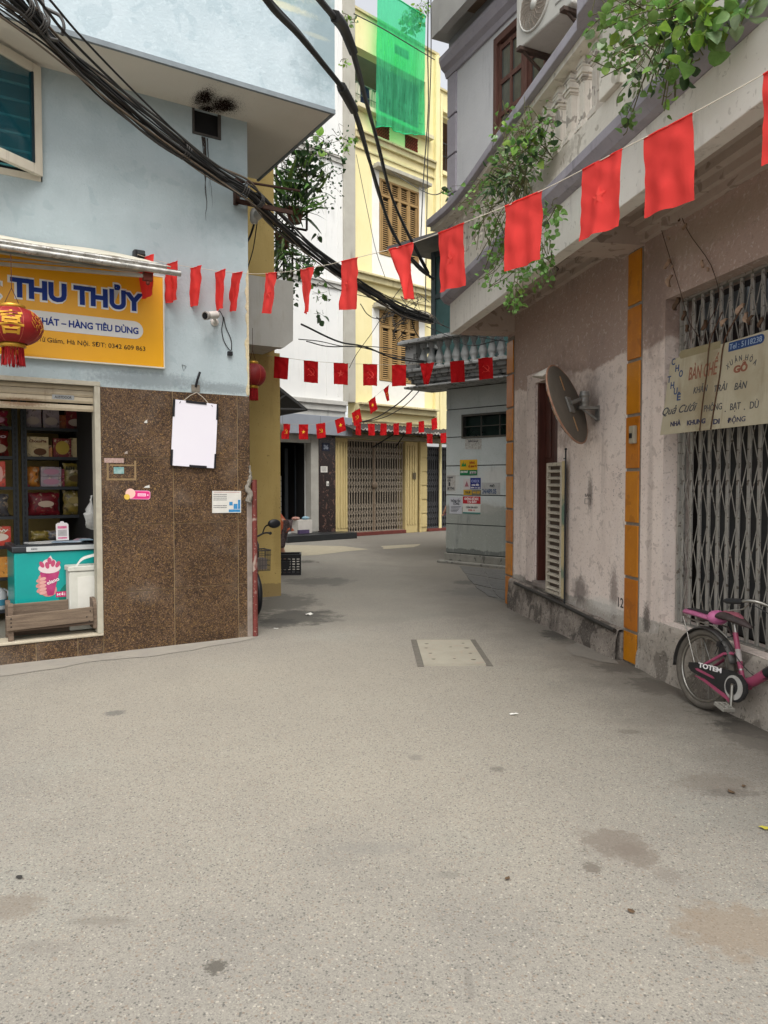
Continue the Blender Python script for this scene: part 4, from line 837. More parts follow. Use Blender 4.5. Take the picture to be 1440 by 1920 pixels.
# louvred half gate folded against the wall
lg = part('louvre_gate', house)
M_lv = mat('chipped_cream', 'a69e8e', 'b9b2a2', .6, 9, .6, bump=.2, speck=[('5d4f40', 28, .6, .7)], streak=[('6d5d4b', .5, 14)])
a, b, c, d = -1.86, -1.40, .37, 1.76; gy = -.055
mb = MB(); mb.box(a, a + .035, gy - .018, gy + .018, c, d); mb.box(b - .10, b - .065, gy - .018, gy + .018, c, d); mb.box(a + .035, b - .10, gy - .018, gy + .018, d - .035, d); mb.box(a + .035, b - .10, gy - .018, gy + .018, c, c + .035)
mb.build('gate_frame', M_lv, lg, bevel=.003)
mb = MB(); mb.box(b - .063, b - .012, gy - .012, gy + .012, c - .01, d + .01); mb.build('edge_strip', mat('edge_cream', 'bfae82', 'a1967d', .7, 6, .6, blobs=[('5d7768', (-1.44, -.05, 1.23), (.1, .1, .13), .95), ('5d7768', (-1.44, -.05, .62), (.1, .1, .05), .8)]), lg)
mb = MB(); mb.box(a + .036, b - .101, gy + .019, gy + .022, c + .01, d - .01); mb.build('backing', mat('louvre_dark', '54483f'), lg)
for k in range(18):
    z = c + .06 + k * .073; mb = MB(); mb.box(a + .036, b - .101, -.004, .004, -.021, .021, Matrix.Translation((0, gy - .004, z)) @ Matrix.Rotation(R_(-52), 4, 'X')); centred(mb, 'slat', M_lv, lg)
mb = MB(); mb.tube([(b - .0, gy, c - .06), (b - .0, gy, d + .12)], .009, 8); mb.ball((b, gy, d + .13), .014); mb.box(b - .05, b, gy - .004, gy + .004, d + .03, d + .04); mb.build('hinge_rod', M_bk, lg)
# folding grille
gt = part('folding_gate', house)
M_bar = mat('grille_grey', '8b8983', 'a8a49b', .7, 7, .5, metal=.25, bump=.15, bs=60, speck=[('4a3a2e', 24, .6, .7)], streak=[('5b4b3e', .6, 12)])
mb0 = MB(); yb_ = .14; zt, zb0 = GZ1 - .02, GZ0 + .01
mb0.box(-.0155, .0155, -.009, .009, 0, zt - zb0); bar0 = mb0.build('bar', M_bar, gt, loc=(GX0 + .06, yb_, zb0), bevel=.003, seg=1)
bars = [GX0 + .06]; x = GX0 + .06
while x < GX1 - .1:
    x += .112; bars.append(x); inst(bar0, gt, (x, yb_ + rnd.uniform(-.003, .003), zb0))
for k, x in enumerate(bars[:-1]):                 # crossing flat links, three storeys of lattice
    for z0 in (zb0 + .04, zb0 + .86, zb0 + 1.70):
        for s_ in (0, 1):
            mb = MB(); xa, xb = (x, x + .112) if s_ else (x + .112, x)
            if k % 2: xa, xb = xb, xa
            mb.add([(xa - .0055, 0, 0), (xa + .0055, 0, 0), (xb + .0055, 0, .37), (xb - .0055, 0, .37), (xa - .0055, 0, .74), (xa + .0055, 0, .74)], [(0, 1, 2, 3), (3, 2, 5, 4)])
            if (k, s_, z0) == (0, 0, zb0 + .04) or not hasattr(gt, 'links_'): pass
            nm = 'lattice_link'
            if k < 2: m_ = mb
            mb.build(nm, M_bar, gt, loc=(0, yb_ - .012 - .004 * s_, z0))
mb = MB(); mb.box(GX0 + .02, GX0 + .045, yb_ - .03, yb_ + .03, zb0, zt); mb.box(GX0 + .02, GX1, yb_ - .025, yb_ + .03, zt, zt + .018); mb.box(GX0, GX1, yb_ - .03, yb_ + .03, zb0 - .012, zb0 - .002); mb.build('gate_track', M_bar, gt)
mb = MB(); mb.box(GX0, GX1, .30, .34, GZ0, GZ1 - .28); mb.build('inner_shutter', mat('inner_shutter', '2b2c2d', '38393a', .6, 3, .6, zone=[('1c0e0d', 2.2, .01, True, 3)]), gt)
mb = MB()
for k in range(14): mb.box(GX0 + .03 + k * .21, GX0 + .19 + k * .21, .27, .29, 2.72, 2.94)
mb.build('inner_transom', mat('transom_grey', '54595c'), gt)
# soffit, beams, crown mouldings
M_sf = mat('soffit_brown', 'ab9a8e', 'bbaea3', .8, 1.8, .92, bump=.3, bs=30, speck=[('6a5b50', 8, .58, .5), ('aa9f94', 13, .63, .4)])
BX0, BX1, BY = -3.36, 5.0, -.75
mb = MB(); mb.box(BX0, BX1, BY + .12, -.0, 3.74, 3.95); mb.box(BX0 + .0, -3.08, BY + .121, 0, 3.40, 3.74); mb.box(-.36, .02, BY + .121, -.0, 3.50, 3.74)
mb.box(-3.08, -.36, -.06, -.001, 3.60, 3.74); mb.box(-3.08, -.36, -.12, -.0601, 3.66, 3.74); mb.box(-3.08, -.36, -.20, -.1201, 3.705, 3.74)
mb.box(.02, 5, -.05, -.001, 3.52, 3.74); mb.box(.02, 5, -.10, -.0501, 3.58, 3.74); mb.box(.02, 5, -.17, -.1001, 3.64, 3.74); mb.box(.02, 5, -.25, -.1701, 3.70, 3.74)
mb.box(-.42, -.3601, BY + .121, 0, 3.66, 3.74); mb.box(.0201, .08, BY + .121, 0, 3.66, 3.74); mb.build('balcony_soffit', M_sf, house)
bal = part('balcony', house)
M_fa = mat('fascia_paint', 'd8d5cc', 'e0ddd5', .7, 2.2, .88, bump=.3, bs=35, streak=[('8a857a', .55, 5), ('97918a', .5, 11)], speck=[('98928a', 20, .64, .4)])
mb = MB(); mb.box(BX0, BX1, BY, BY + .12, 3.40, 3.78); mb.box(BX0 - .0, BX0 + .12, BY + .12, 0, 3.741, 3.78); mb.build('fascia', M_fa, bal, bevel=.006)
M_pu = mat('grey_purple_paint', '928e96', 'a29ea5', .8, 2.5, .85, bump=.35, bs=35, streak=[('47434c', .6, 7)], speck=[('85828a', 22, .64, .5)])
mb = MB(); mb.prism([(BY, 3.781), (BY - .05, 3.80), (BY - .10, 3.86), (BY - .10, 3.93), (BY + .05, 3.93), (BY + .05, 3.781)], BX0 - .08, BX1, 'x'); mb.box(BX0 - .08, BX0 + .05, BY + .05, -.2, 3.781, 3.93); mb.build('cornice', M_pu, bal, bevel=.006)
M_pp = mat('parapet_plaster', 'cbc6ba', 'dad5c9', .8, 2.4, .9, bump=.4, bs=30, blobs=[('857b6d', (-.1, -.8, 4.12), (.5, .5, .09), .5)], speck=[('807869', 9, .6, .5)], streak=[('857d70', .5, 6)])
mb = MB(); mb.box(BX0, BX1, BY - .02, BY + .1, 3.931, 4.19); mb.box(BX0, BX0 + .12, BY + .1, -.35, 3.931, 4.19); mb.build('parapet', M_pp, bal, bevel=.006)
M_bs = mat('baluster_stone', 'cdc6ba', 'dbd5ca', .8, 6, .9, bump=.45, bs=40, speck=[('6e665d', 12, .58, .6)], rnd_v=.08)
bm_ = MB(); hB = .56
for w_, z0, z1 in ((.15, 0, .035), (.125, .035, .06), (.10, .06, .075), (.085, .075, .36), (.10, .36, .375), (.125, .375, .40), (.15, .40, .425), (.115, .425, .455), (.13, .455, .475)): bm_.box(-w_ / 2 * .86, w_ / 2 * .86, -w_ / 2 * .86, w_ / 2 * .86, z0, z1)
for s_ in (-1, 1):
    bm_.box(-.036 + .018 * (s_ + 1) - .002, -.036 + .018 * (s_ + 1) + .012, -.042, -.0367, .09, .345)
    bm_.box(-.042, -.0367, -.03 + .02 * (s_ + 1), -.012 + .02 * (s_ + 1), .09, .345); bm_.box(.0367, .042, -.03 + .02 * (s_ + 1), -.012 + .02 * (s_ + 1), .09, .345)
bm_.add([(-.06, -.06, .475), (.06, -.06, .475), (.06, .06, .475), (-.06, .06, .475), (-.03, -.03, hB), (.03, -.03, hB), (.03, .03, hB), (-.03, .03, hB)], [(0, 1, 5, 4), (1, 2, 6, 5), (2, 3, 7, 6), (3, 0, 4, 7), (4, 5, 6, 7)])
b0 = bm_.build('baluster', M_bs, bal, loc=(-3.2, BY + .04, 4.191), bevel=.004, seg=1)
k = 0; x = -3.2
while x < 4.7:
    x += .225
    if .78 < x < 1.12: continue
    inst(b0, bal, (x, BY + .04, 4.191), (0, 0, rnd.uniform(-.03, .03)))
for j in range(2): inst(b0, bal, (-3.3 + .0, BY + .25 + j * .2, 4.191))
mb = MB(); mb.box(.82, 1.08, BY - .06, BY + .14, 4.191, 4.74); mb.build('pier', M_pp, bal, bevel=.006)
def sweep(mb, pts, w_, z0, z1):
    pts = [Vector(p) for p in pts]; vs = []
    for i, p in enumerate(pts):
        t = (pts[min(i + 1, len(pts) - 1)] - pts[max(0, i - 1)]); t.z = 0; t.normalize(); n_ = Vector((t.y, -t.x, 0))
        vs += [p + n_ * w_ / 2 + Vector((0, 0, z0)), p - n_ * w_ / 2 + Vector((0, 0, z0)), p - n_ * w_ / 2 + Vector((0, 0, z1)), p + n_ * w_ / 2 + Vector((0, 0, z1))]
    fs = [(i * 4 + k, i * 4 + (k + 1) % 4, (i + 1) * 4 + (k + 1) % 4, (i + 1) * 4 + k) for i in range(len(pts) - 1) for k in range(4)]
    return mb.add(vs, fs + [(0, 3, 2, 1), tuple(len(vs) - 4 + k for k in range(4))])
rp = smooth([(-3.66, BY - .13, 4.81), (-3.35, BY - .12, 4.77), (-2.8, BY - .06, 4.75), (-2.2, BY - .04, 4.755), (-1.4, BY - .03, 4.78), (-.4, BY - .03, 4.785), (.75, BY - .03, 4.78)], 6)
mb = MB(); sweep(mb, rp, .22, 0, .085); sweep(mb, [(.72, BY - .03, 4.80), (.80, BY - .07, 4.82), (1.1, BY - .07, 4.82), (1.14, BY - .02, 4.78)], .28, -.04, .09); sweep(mb, [(1.12, BY - .02, 4.78), (5, BY - .02, 4.78)], .22, 0, .085)
sweep(mb, [(-3.5, BY - .05, 4.805), (-3.42, -.35, 4.80)], .2, -.002, .08); mb.build('handrail', M_pu, bal, bevel=.008)
mb = MB(); sweep(mb, [p + Vector((0, .02, 0)) for p in rp], .14, -.05, 0); sweep(mb, [(1.2, BY, 4.78), (5, BY, 4.78)], .14, -.05, 0); mb.build('rail_underside', M_pp, bal)
# soffit lamp
x, y = (FR.I @ at_z(1017, 522, 3.62)).xy
lamp = thing('soffit_lamp', 'round black rimmed ceiling lamp with white bowl under the balcony', 'lamp', FR, (x, y, 3.74))
mb = MB(); mb.lathe([(.17, 0), (.17, -.03), (.155, -.04), (.15, -.03)], n=28); mb.build('rim', M_bk, lamp); mb = MB(); mb.lathe([(.15, -.025), (.14, -.06), (.10, -.085), (.04, -.098), (.002, -.1)], n=24); mb.build('bowl', mat('bowl_white', 'a9a59e', 'b8b4ac', .5, 5, .4), lamp)
# --- upper wall
UW = part('upper_wall', house); UM = FR.I @ FU.M
def ub(mbx, name, m, **k): return mbx.xf(UM).build(name, m, UW, **k)
M_uw = mat('grey_white_plaster', 'bbbcbe', 'c6c7c8', .7, 1.6, .9, bump=.25, bs=35, streak=[('8d8e91', .5, 6)])
M_ug = mat('mid_grey_plaster', '96979b', 'a3a4a7', .7, 1.6, .9, bump=.2, bs=35)
mb = MB(); mb.holed(.06, 5.5, 3.95, 6.6, .0, .2, [(.87, 2.75, 3.95, 6.55)]); ub(mb, 'plaster', M_uw)
mb = MB(); mb.box(-.15, 5.5, -.0, .2, 6.6, 7.06); ub(mb, 'plaster_band', M_ug)
mb = MB(); mb.box(-.15, .05, .2, 5, 3.95, 7.06); ub(mb, 'side_wall', M_ug)
mb = MB(); mb.prism([(.0, 6.60), (-.03, 6.60), (-.05, 6.66), (-.10, 6.70), (-.13, 6.78), (-.13, 6.83), (0, 6.83)], -.17, 5.5, 'x'); mb.box(-.17, -.151, 0, 3, 6.66, 6.83); ub(mb, 'cornice', M_pu)
for z0, z1 in ((3.95, 4.66), (4.68, 5.13), (5.15, 5.61), (5.63, 6.09), (6.11, 6.595)):
    mb = MB(); mb.box(-.152, .058, -.02, .2, z0, z1); ub(mb, 'quoin', M_pu, bevel=.006)
M_uf = mat('red_brown_wood', '4f3229', '66443a', .7, 4, .6, bump=.2, stretch=(5, 5, 1))
wd = part('casement', UW)
mb = MB(); mb.box(.87, .93, -.01, .1, 4, 6.54); mb.box(.93, 2.75, -.01, .1, 6.46, 6.54); mb.box(1.42, 1.50, -.005, .1, 4, 6.46); mb.box(2.05, 2.12, -.005, .1, 4, 6.46); mb.xf(UM)
mb.build('frame', M_uf, UW, bevel=.004)
mb = MB()
for a, b in ((.93, 1.42), (1.5, 2.05), (2.12, 2.7)):
    mb.box(a, a + .05, .02, .06, 4, 6.46); mb.box(b - .05, b, .02, .06, 4, 6.46); mb.box((a + b) / 2 - .018, (a + b) / 2 + .018, .02, .06, 4, 6.40)
    for z in (4.25, 4.6, 4.95, 5.3, 5.65, 6.0, 6.38): mb.box(a + .05, b - .05, .022, .058, z, z + .05)
mb.xf(UM).build('glazing_bar', M_uf, UW)
M_pg = mat('dusty_pane', '39413f', '5a625f', .6, 2.5, .18, spec=.7)
for a, b in ((.98, 1.157), (1.193, 1.37), (1.55, 1.757), (1.793, 2.0), (2.17, 2.39), (2.43, 2.65)):
    for z in (4.3, 4.65, 5.0, 5.35, 5.7, 6.05): mb = MB(); mb.box(a, b, .038, .044, z, z + .3 + (.03 if z > 6 else 0)); ub(mb, 'pane', M_pg)
bpy.data.objects.remove(wd)
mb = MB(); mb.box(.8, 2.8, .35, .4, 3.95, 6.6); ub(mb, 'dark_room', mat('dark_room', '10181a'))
ev = MB(); ev.box(.17, 5.5, -.32, -.22, 6.93, 7.5); ev.box(-.2, .1699, -.22, 4, 7.061, 7.5); ev.box(.17, 5.5, -.22, .2, 7.061, 7.5); ub(ev, 'eaves', mat('eaves_grey', 'a4a39f', '8f8e8b', .7, 2, .9, bump=.2))
mb = MB(); mb.box(.5, 5.5, -.2, -.03, 7.03, 7.06); ub(mb, 'eaves_panel', mat('eaves_brown', '6d5c4c', '7d6c5b', .7, 4, .9))
# --- air conditioner
ac = thing('air_conditioner', 'white outdoor air conditioner unit with round fan grille high on the pink house', 'air conditioner', FU, (2.38, -.30, 5.74))
M_ac = mat('ac_white', 'a9a7a0', 'b7b5ae', .5, 6, .5, streak=[('8b857a', .4, 10)])
mb = MB(); mb.box(-.42, .42, -.16, .16, 0, .58); mb.build('casing', M_ac, ac, bevel=.015)
mb = MB(); mb.lathe([(.235, 0), (.235, -.014), (.222, -.018), (.215, -.004)], (-.12, -.162, .29), 36, 'y'); mb.build('fan_ring', M_ac, ac)
mb = MB(); mb.lathe([(.216, 0), (.216, -.003)], (-.12, -.1605, .29), 30, 'y'); mb.build('fan_dark', mat('fan_dark', '3a322c'), ac)
mb = MB()
for r in [.06 + .0135 * i for i in range(12)]: mb.tube([(-.12 + r * math.cos(a), -.172, .29 + r * math.sin(a)) for a in [i * 6.2832 / 32 for i in range(32)]], .003, 4, closed=True)
for i in range(20): a = i * 6.2832 / 20; mb.tube([(-.12 + .05 * math.cos(a), -.176, .29 + .05 * math.sin(a)), (-.12 + .14 * math.cos(a + .15), -.177, .29 + .14 * math.sin(a + .15)), (-.12 + .222 * math.cos(a + .45), -.172, .29 + .222 * math.sin(a + .45))], .0026, 4)
mb.build('fan_grille', mat('grille_tan', '8d8276'), ac); mb = MB(); mb.lathe([(.05, 0), (.048, -.012), (.002, -.014)], (-.12, -.168, .29), 16, 'y'); mb.build('hub', M_ac, ac)
mb = MB()
for k in range(7): mb.box(.19, .38, -.165, -.158, .1 + k * .055, .115 + k * .055)
mb.build('vent_slot', mat('slot_grey', '77746d'), ac)
for x_ in (-.33, .33):
    mb = MB(); mb.box(x_ - .03, x_ + .03, -.2, .30, -.035, -.002); mb.box(x_ - .02, x_ + .02, .26, .30, -.3, -.035); mb.prism([(-.15, -.036), (-.12, -.036), (.27, -.28), (.25, -.3)], x_ - .012, x_ + .012, 'x'); mb.build('bracket', mat('rusty_bracket', '4a3a31', '2f2824', .7, 20, .8), ac)
mb = MB(); mb.tube(smooth([(.40, .1, .1), (.47, .12, .05), (.49, .2, -.1), (.49, .3, -.4)], 5), .016, 8); mb.build('hose', M_ac, ac)
# --- switch box on the orange strip, stencil, meter marks
x, z = rz_(1189, 815, -.03)
sw = thing('switch_box', 'small beige electric switch box fixed on the orange tile strip', 'switch', FR, (x, -.024, z)); mb = MB(); mb.box(-.042, .042, -.035, 0, -.075, .075); mb.build('box_cover', mat('beige_plastic', 'a39a86', '8c8371', .6, 16, .5), sw, bevel=.008); mb = MB(); mb.box(-.018, .018, -.046, -.0355, -.03, .012); mb.build('toggle', M_bk, sw, bevel=.003)
tx = part('wall_stencil', house); mb = MB(); x, z = rz_(1159, 1137); x1_ = rz_(1169, 1137)[0]; fit(mb, '12', x, x1_, z, rz_(1167, 1121)[1], -.0012, bold=.01); mb.build('lettering', mat('stencil_ink', '3b3637'), tx)
mb = MB(); x, z = rz_(1097, 935); mb.tube([(x, -.002, z), (x + .12, -.002, z), (x + .12, -.002, z - .05), (x, -.002, z - .05), (x, -.002, z)], .002, 4); fit(mb, 'BÁN', x, x + .12, z + .02, z + .05, -.0012); mb.build('lettering', mat('stencil_ink', '3b3637'), tx)
mb = MB(); x, z = rz_(1148, 878)
for k in range(26): a = rnd.random(); mb.box(x + .02 + (a * .17), x + .035 + a * .17, -.0015, -.0002, z - rnd.random() * .25, z - rnd.random() * .25 + .008) if False else mb.box(x + a * .18, x + a * .18 + .01, -.0015, -.0002, z - .28 * (k / 26), z - .28 * (k / 26) + .006)
mb.build('print', mat('stencil_grey', '6d6562'), tx)
# --- hand painted sign
x, z = rz_(1240, 815, -.17); 
hs_ = thing('painted_sign', 'old cream signboard lettered CHO THUE BAN GHE tied to the folding gate', 'sign', FR, (.545, -.15, 1.91), (R_(-4), 0, R_(2)))
W2, H2 = 1.15, .57
M_os = mat('old_sign_cream', 'a59c83', 'b5ae98', .8, 3, .6, bump=.25, bs=14, blobs=[('77694c', (.53, 0, .3), (.10, .5, .5), .55), ('7d6d4e', (.40, 0, .2), (.2, .5, .2), .35), ('8d8266', (.95, 0, .25), (.15, .5, .12), .35)], streak=[('6f5d40', .5, 8)])
mb = MB(); mb.prism([(0, 0), (W2, .0), (W2 + .01, H2 + .01), (.62, H2 + .0), (.08, H2 - .01), (.06, H2 - .05)], 0, .006); mb.build('panel', M_os, hs_)
def sg(px, py):                                     # pixel to board coordinates
    o = hs_.matrix_world.inverted(); p0 = o @ Vector((0, 0, H)); d = o.to_3x3() @ ray(px, py); t = -p0.y / d.y
    return p0.x + d.x * t, p0.z + d.z * t
bpy.context.view_layer.update()
M_db = mat('faded_blue', '26406b', '3b4f70', .6, 20); M_rb = mat('faded_red', '7d4a38', '94664f', .7, 20); M_dk = mat('faded_black', '3a3d48', '5a5850', .5, 25)
mb = MB()
for ch, px, py in (('C', 1263, 678), ('H', 1270, 690), ('O', 1277, 700), ('T', 1255, 711), ('H', 1261, 722), ('U', 1267, 733), ('Ê', 1273, 744)):
    x, z = sg(px, py); fit(mb, ch, x - .022, x + .022, z - .025, z + .025, -.001, bold=.02)
mb.build('lettering', M_db, hs_)
mb = MB()
x0, z0 = sg(1291, 713); x1, z1 = sg(1345, 707); fit(mb, 'BÀN GHẾ', x0, x1, z0, z0 + .095, -.001, bold=.01, shear=.12, rot=.0)
x0, z0 = sg(1375, 701); x1, _ = sg(1401, 697); fit(mb, 'GỖ', x0, x1, z0 + .005, z0 + .05, -.001, bold=.05); mb.build('lettering', M_rb, hs_)
mb = MB()
for ch, px, py, r_ in (('X', 1367, 687, .55), ('U', 1373, 680, .4), ('Â', 1381, 674, .22), ('N', 1389, 671, .1), ('H', 1400, 669, -.12), ('Ò', 1408, 671, -.3), ('A', 1415, 676, -.55)):
    x, z = sg(px, py); fit(mb, ch, x - .013, x + .013, z - .02, z + .018, -.001, rot=r_, bold=.005)
for s_, a, b, y_ in (('KHĂN', 1300, 1326, 737), ('TRẢI', 1339, 1363, 734), ('BÀN', 1377, 1400, 730), ('PHÔNG', 1320, 1353, 771), ('.', 1359, 1361, 771), ('BẠT', 1369, 1388, 768), ('.', 1395, 1397, 767), ('DÙ', 1406, 1422, 765)):
    x0, z0 = sg(a, y_); x1, _ = sg(b, y_); fit(mb, s_, x0, x1, z0 - .005, z0 + .042, -.001, shear=.2 if y_ < 750 else 0, bold=.004)
mb.build('lettering', M_dk, hs_)
mb = MB(); x0, z0 = sg(1242, 779); x1, _ = sg(1306, 776); fit(mb, 'Quả Cưới', x0, x1, z0, z0 + .058, -.001, shear=.45, bold=.01); mb.build('lettering', M_dk, hs_)
mb = MB()
for s_, a, b, y_ in (('NHÀ', 1257, 1276, 800), ('KHUNG', 1288, 1322, 798), ('DI', 1337, 1349, 796), ('ĐỘNG', 1364, 1397, 794)):
    x0, z0 = sg(a, y_); x1, _ = sg(b, y_); fit(mb, s_, x0, x1, z0 + .002, z0 + .036, -.001, bold=.012 if 'Đ' in s_ else .04)
mb.build('lettering', mat('faded_navy', '2a2b48', '4d4c58', .6, 30), hs_)
x0, z0 = sg(1272, 674); x1, z1 = sg(1350, 660)
mb = MB(); mb.prism([(x0, z0 + .03), (x0 + .03, z0), (x1, z0 - .0), (x1, z0 + .05), (x0 + .03, z0 + .06)], -.0006, 0); mb.build('faded_strip', mat('strip_olive', '857b5c', '968c70', .7, 8), hs_)
x0, z0 = sg(1366, 655); x1, z1 = sg(1433, 640)
mb = MB(); r = .03; zc_ = z0 + .012; mb.prism([(x0, zc_ - r), (x1 - r, zc_ - r)] + [(x1 - r + r * math.sin(a), zc_ - r * math.cos(a)) for a in (.5, 1, 1.57, 2.1, 2.6)] + [(x1 - r, zc_ + r), (x0, zc_ + r)], -.0008, 0); mb.build('blue_strip', mat('strip_blue', '1f3a68', '2c4a78', .6, 12), hs_)
mb = MB(); fit(mb, 'Tel : 5118238', x0 + .01, x1 - .02, zc_ - .017, zc_ + .02, -.0016, bold=.002); mb.build('lettering', mat('pale_letter', '8fa0b5'), hs_)
mb = MB(); mb.tube(smooth([(.49, -.006, 0), (.50, -.006, .2), (.52, -.006, .4), (.53, -.008, .6), (.60, .02, .8)], 4), .004, 5); mb.tube(smooth([(.61, -.006, 0), (.63, -.006, .15), (.66, -.006, .35), (.69, -.006, .6), (.8, .02, .78)], 4), .0045, 5); mb.build('tie_wire', mat('rust_wire', '5a3b26', '3a2a1f', .6, 20), hs_)
# --- convex mirror seen from behind
mc = FR.w(-.72, -.34, 2.27)
n_ = Vector((-.77, .54, -.33)).normalized()
mir = thing('traffic_mirror', 'round convex traffic mirror seen from behind on a steel wall bracket', 'mirror', loc=tuple(mc)); q = n_.to_track_quat('Z', 'Y').to_matrix().to_4x4()
mir.matrix_world = Matrix.Translation(mc) @ q; RI = (mir.matrix_world.inverted())
mb = MB(); mb.lathe([(.002, -.012), (.36, -.012), (.375, -.004), (.38, .01), (.375, .014)], n=48); mb.build('back_plate', mat('mirror_back', '5b564e', '6b655b', .6, 6, .7, bump=.15, bs=30), mir)
mb = MB(); mb.lathe([(.375, .0141), (.34, .035), (.2, .06), (.002, .07)], n=40); mb.build('mirror_face', mat('mirror_glass', 'c8cccf', metal=1.0, rough=.03), mir)
mb = MB(); mb.tube([(.382 * math.cos(a), .382 * math.sin(a), .002) for a in [i * 6.2832 / 56 for i in range(56)]], .009, 8, closed=True); mb.build('rim', mat('mirror_rim', '8d6550', 'b0917c', .8, 12, .6), mir)
up_ = (RI.to_3x3() @ Vector((0, 0, 1))); au = math.atan2(up_.y, up_.x)
def hood(u, v): a = au + (u - .5) * 1.5; r = .385 - .015 * v; return (r * math.cos(a), r * math.sin(a), -.005 + v * .23 * math.cos((u - .5) * 2.6))
mb = MB(); mb.grid(hood, 20, 4); o = mb.build('visor', mat('visor_grey', 'aaa59b', 'bab5ab', .6, 8, .5), mir); m = o.modifiers.new('s', 'SOLIDIFY'); m.thickness = .004
mb = MB()
for k, (dx, dz) in enumerate(((.0, .2), (.0, 0), (.0, -.2))):
    pz = Matrix.Rotation(au, 4, 'Z'); mb.box(dz - .07, dz + .07, -.008, .008, -.018, -.012, pz)
mb.build('rib', mat('rib_tan', '9c7a55'), mir)
mb = MB(); mb.box(-.09, .06, -.055, .055, -.03, -.014, Matrix.Rotation(au, 4, 'Z')); 
M_gv = mat('galvanised', '8d8c88', '76746f', .7, 20, .45, metal=.5)
mb.build('fixing_plate', M_gv, mir, bevel=.003)
w0 = RI @ FR.w(-.80, -.16, 2.33); w1 = Vector((0, 0, -.03))
mb = MB(); mb.tube([w1, w1.lerp(w0, .6), w0], .02, 10); mb.build('arm', M_gv, mir)
mbr = MB(); c = Vector((-.80, -.14, 2.33))
mbr.lathe([(.042, -.07), (.042, -.035), (.048, -.03), (.048, -.015), (.042, -.01), (.042, .02), (.048, .025), (.048, .045), (.042, .05), (.042, .07)], tuple(c), 18); mbr.xf(RI @ FR.M).build('clamp', M_gv, mir)
mbr = MB(); mbr.box(-.83, -.77, -.20, -.002, 2.235, 2.26); mbr.box(-.84, -.76, -.012, -.002, 2.13, 2.27); mbr.prism([(-.17, 2.234), (-.14, 2.234), (-.012, 2.15), (-.012, 2.13)], -.805, -.795, 'x'); mbr.xf(RI @ FR.M).build('wall_bracket', M_gv, mir)
# --- wild dry vines with curled leaves
def dryvine(label, pts, y, leaves, seed):
    t = thing('dry_vine', label, 'vine', FR, (*[rz_(*pts[0], y)[0]], y, rz_(*pts[0], y)[1])); o = t.matrix_world.inverted(); rr = random.Random(seed)
    P = [Vector((rz_(a, b, y)[0], y + rr.uniform(-.01, .01), rz_(a, b, y)[1])) for a, b in pts]; o2 = Matrix.Translation((-P[0].x, -y, -P[0].z))
    mb = MB(); mb.tube(smooth(P, 5), .0028, 5); mb.xf(o2).build('stem', mat('dry_stem', '4a362b', '33261e', .6, 40), t)
    for a, b, r in leaves:
        x, z = rz_(a, b, y - .01); mb = MB(); n = 5
        mb.grid(lambda u, v: ((u - .5) * r * math.sin(math.pi * (v * .86 + .07)), -abs(u - .5) * r * .9 + math.sin(v * 5 + a) * r * .2, (v - .5) * r * 1.6), 4, 5)
        mb.xf(Matrix.Rotation(rr.uniform(-1, 1), 4, 'Y')); mb.xf(Matrix.Translation((x, y - .012, z))); mb.xf(o2).build('dry_leaf', mat('curled_leaf', 'a8917c', '8a6f58', .7, 30, .8) if rr.random() < .65 else mat('curled_leaf_dark', '5d4632', '3e2f22', .6, 30), t)
dryvine('thin dry vine hanging from the balcony soffit, left of two above the gate', [(1228, 372), (1240, 430), (1262, 500), (1275, 545), (1290, 600), (1318, 640)], -.03, [(1240, 392, .03), (1256, 446, .025), (1262, 500, .02), (1255, 495, .05), (1259, 527, .055), (1273, 570, .06), (1286, 592, .045)], 3)
dryvine('longer dry vine running down over the gate and the painted sign, right of two', [(1262, 362), (1290, 430), (1342, 520), (1350, 560), (1325, 620), (1320, 640)], -.02, [(1276, 410, .03), (1286, 425, .03), (1320, 495, .035), (1330, 505, .03), (1292, 615, .045), (1325, 610, .05), (1392, 580, .05), (1404, 595, .05), (1410, 600, .04), (1360, 605, .04), (1430, 605, .04)], 4)
# ================================================================= GREY HOUSE
gh = thing('grey_house', 'grey grooved corner house with stone balustrade and notices pasted on it', 'building', FG)
M_gw = mat('grey_board', 'b0b7b5', 'bfc4c2', .7, 2.2, .88, bump=.3, bs=35, streak=[('5f6466', .7, 6), ('b3b6b2', .35, 9)],
           zone=[('8b8e86', 1.1, .14, False, 1.6), ('5f625e', .28, .05, False, 4)],
           speck=[('a9aaa5', 30, .63, .4), ('6e706e', 46, .64, .4)], blobs=[('c2c0ba', (1.15, -.02, 1.65), (.3, .3, .18), .6), ('bdbab3', (.15, -.02, 1.55), (.18, .3, .2), .55), ('a9a7a0', (.9, -.02, 1.1), (.4, .3, .12), .5)])
mb = MB(); mb.holed(0.012, 3.2, 0, 3.36, .012, .3, [(.41, 2.2, 2.42, 2.80)]); mb.box(0.012, .3, .3, 6, 0, 3.36); mb.build('wall', mat('groove_dark', '4d5150', '3d4040', .6, 9, .95), gh)
gz = [.19, .75, 1.31, 1.87, 2.42, 2.95, 3.35]
for a, b in zip(gz, gz[1:]):
    if a == 2.42:
        for xa, xb in ((0, .375), (2.2, 3.2)): mb = MB(); mb.box(xa, xb, 0, .0118, a + .012, b - .006); mb.build('panel', M_gw, gh, bevel=.003)
        mb = MB(); mb.box(.375, 2.2, 0, .0118, 2.84, b - .006); mb.build('panel', M_gw, gh, bevel=.003)
    else: mb = MB(); mb.box(0, 3.2, 0, .0118, a + .012, b - .006); o = mb.build('panel', M_gw, gh, bevel=.003)
    mb = MB(); mb.box(0, .0118, .0119, 6, a + .012, b - .006); mb.build('panel', M_gw, gh)
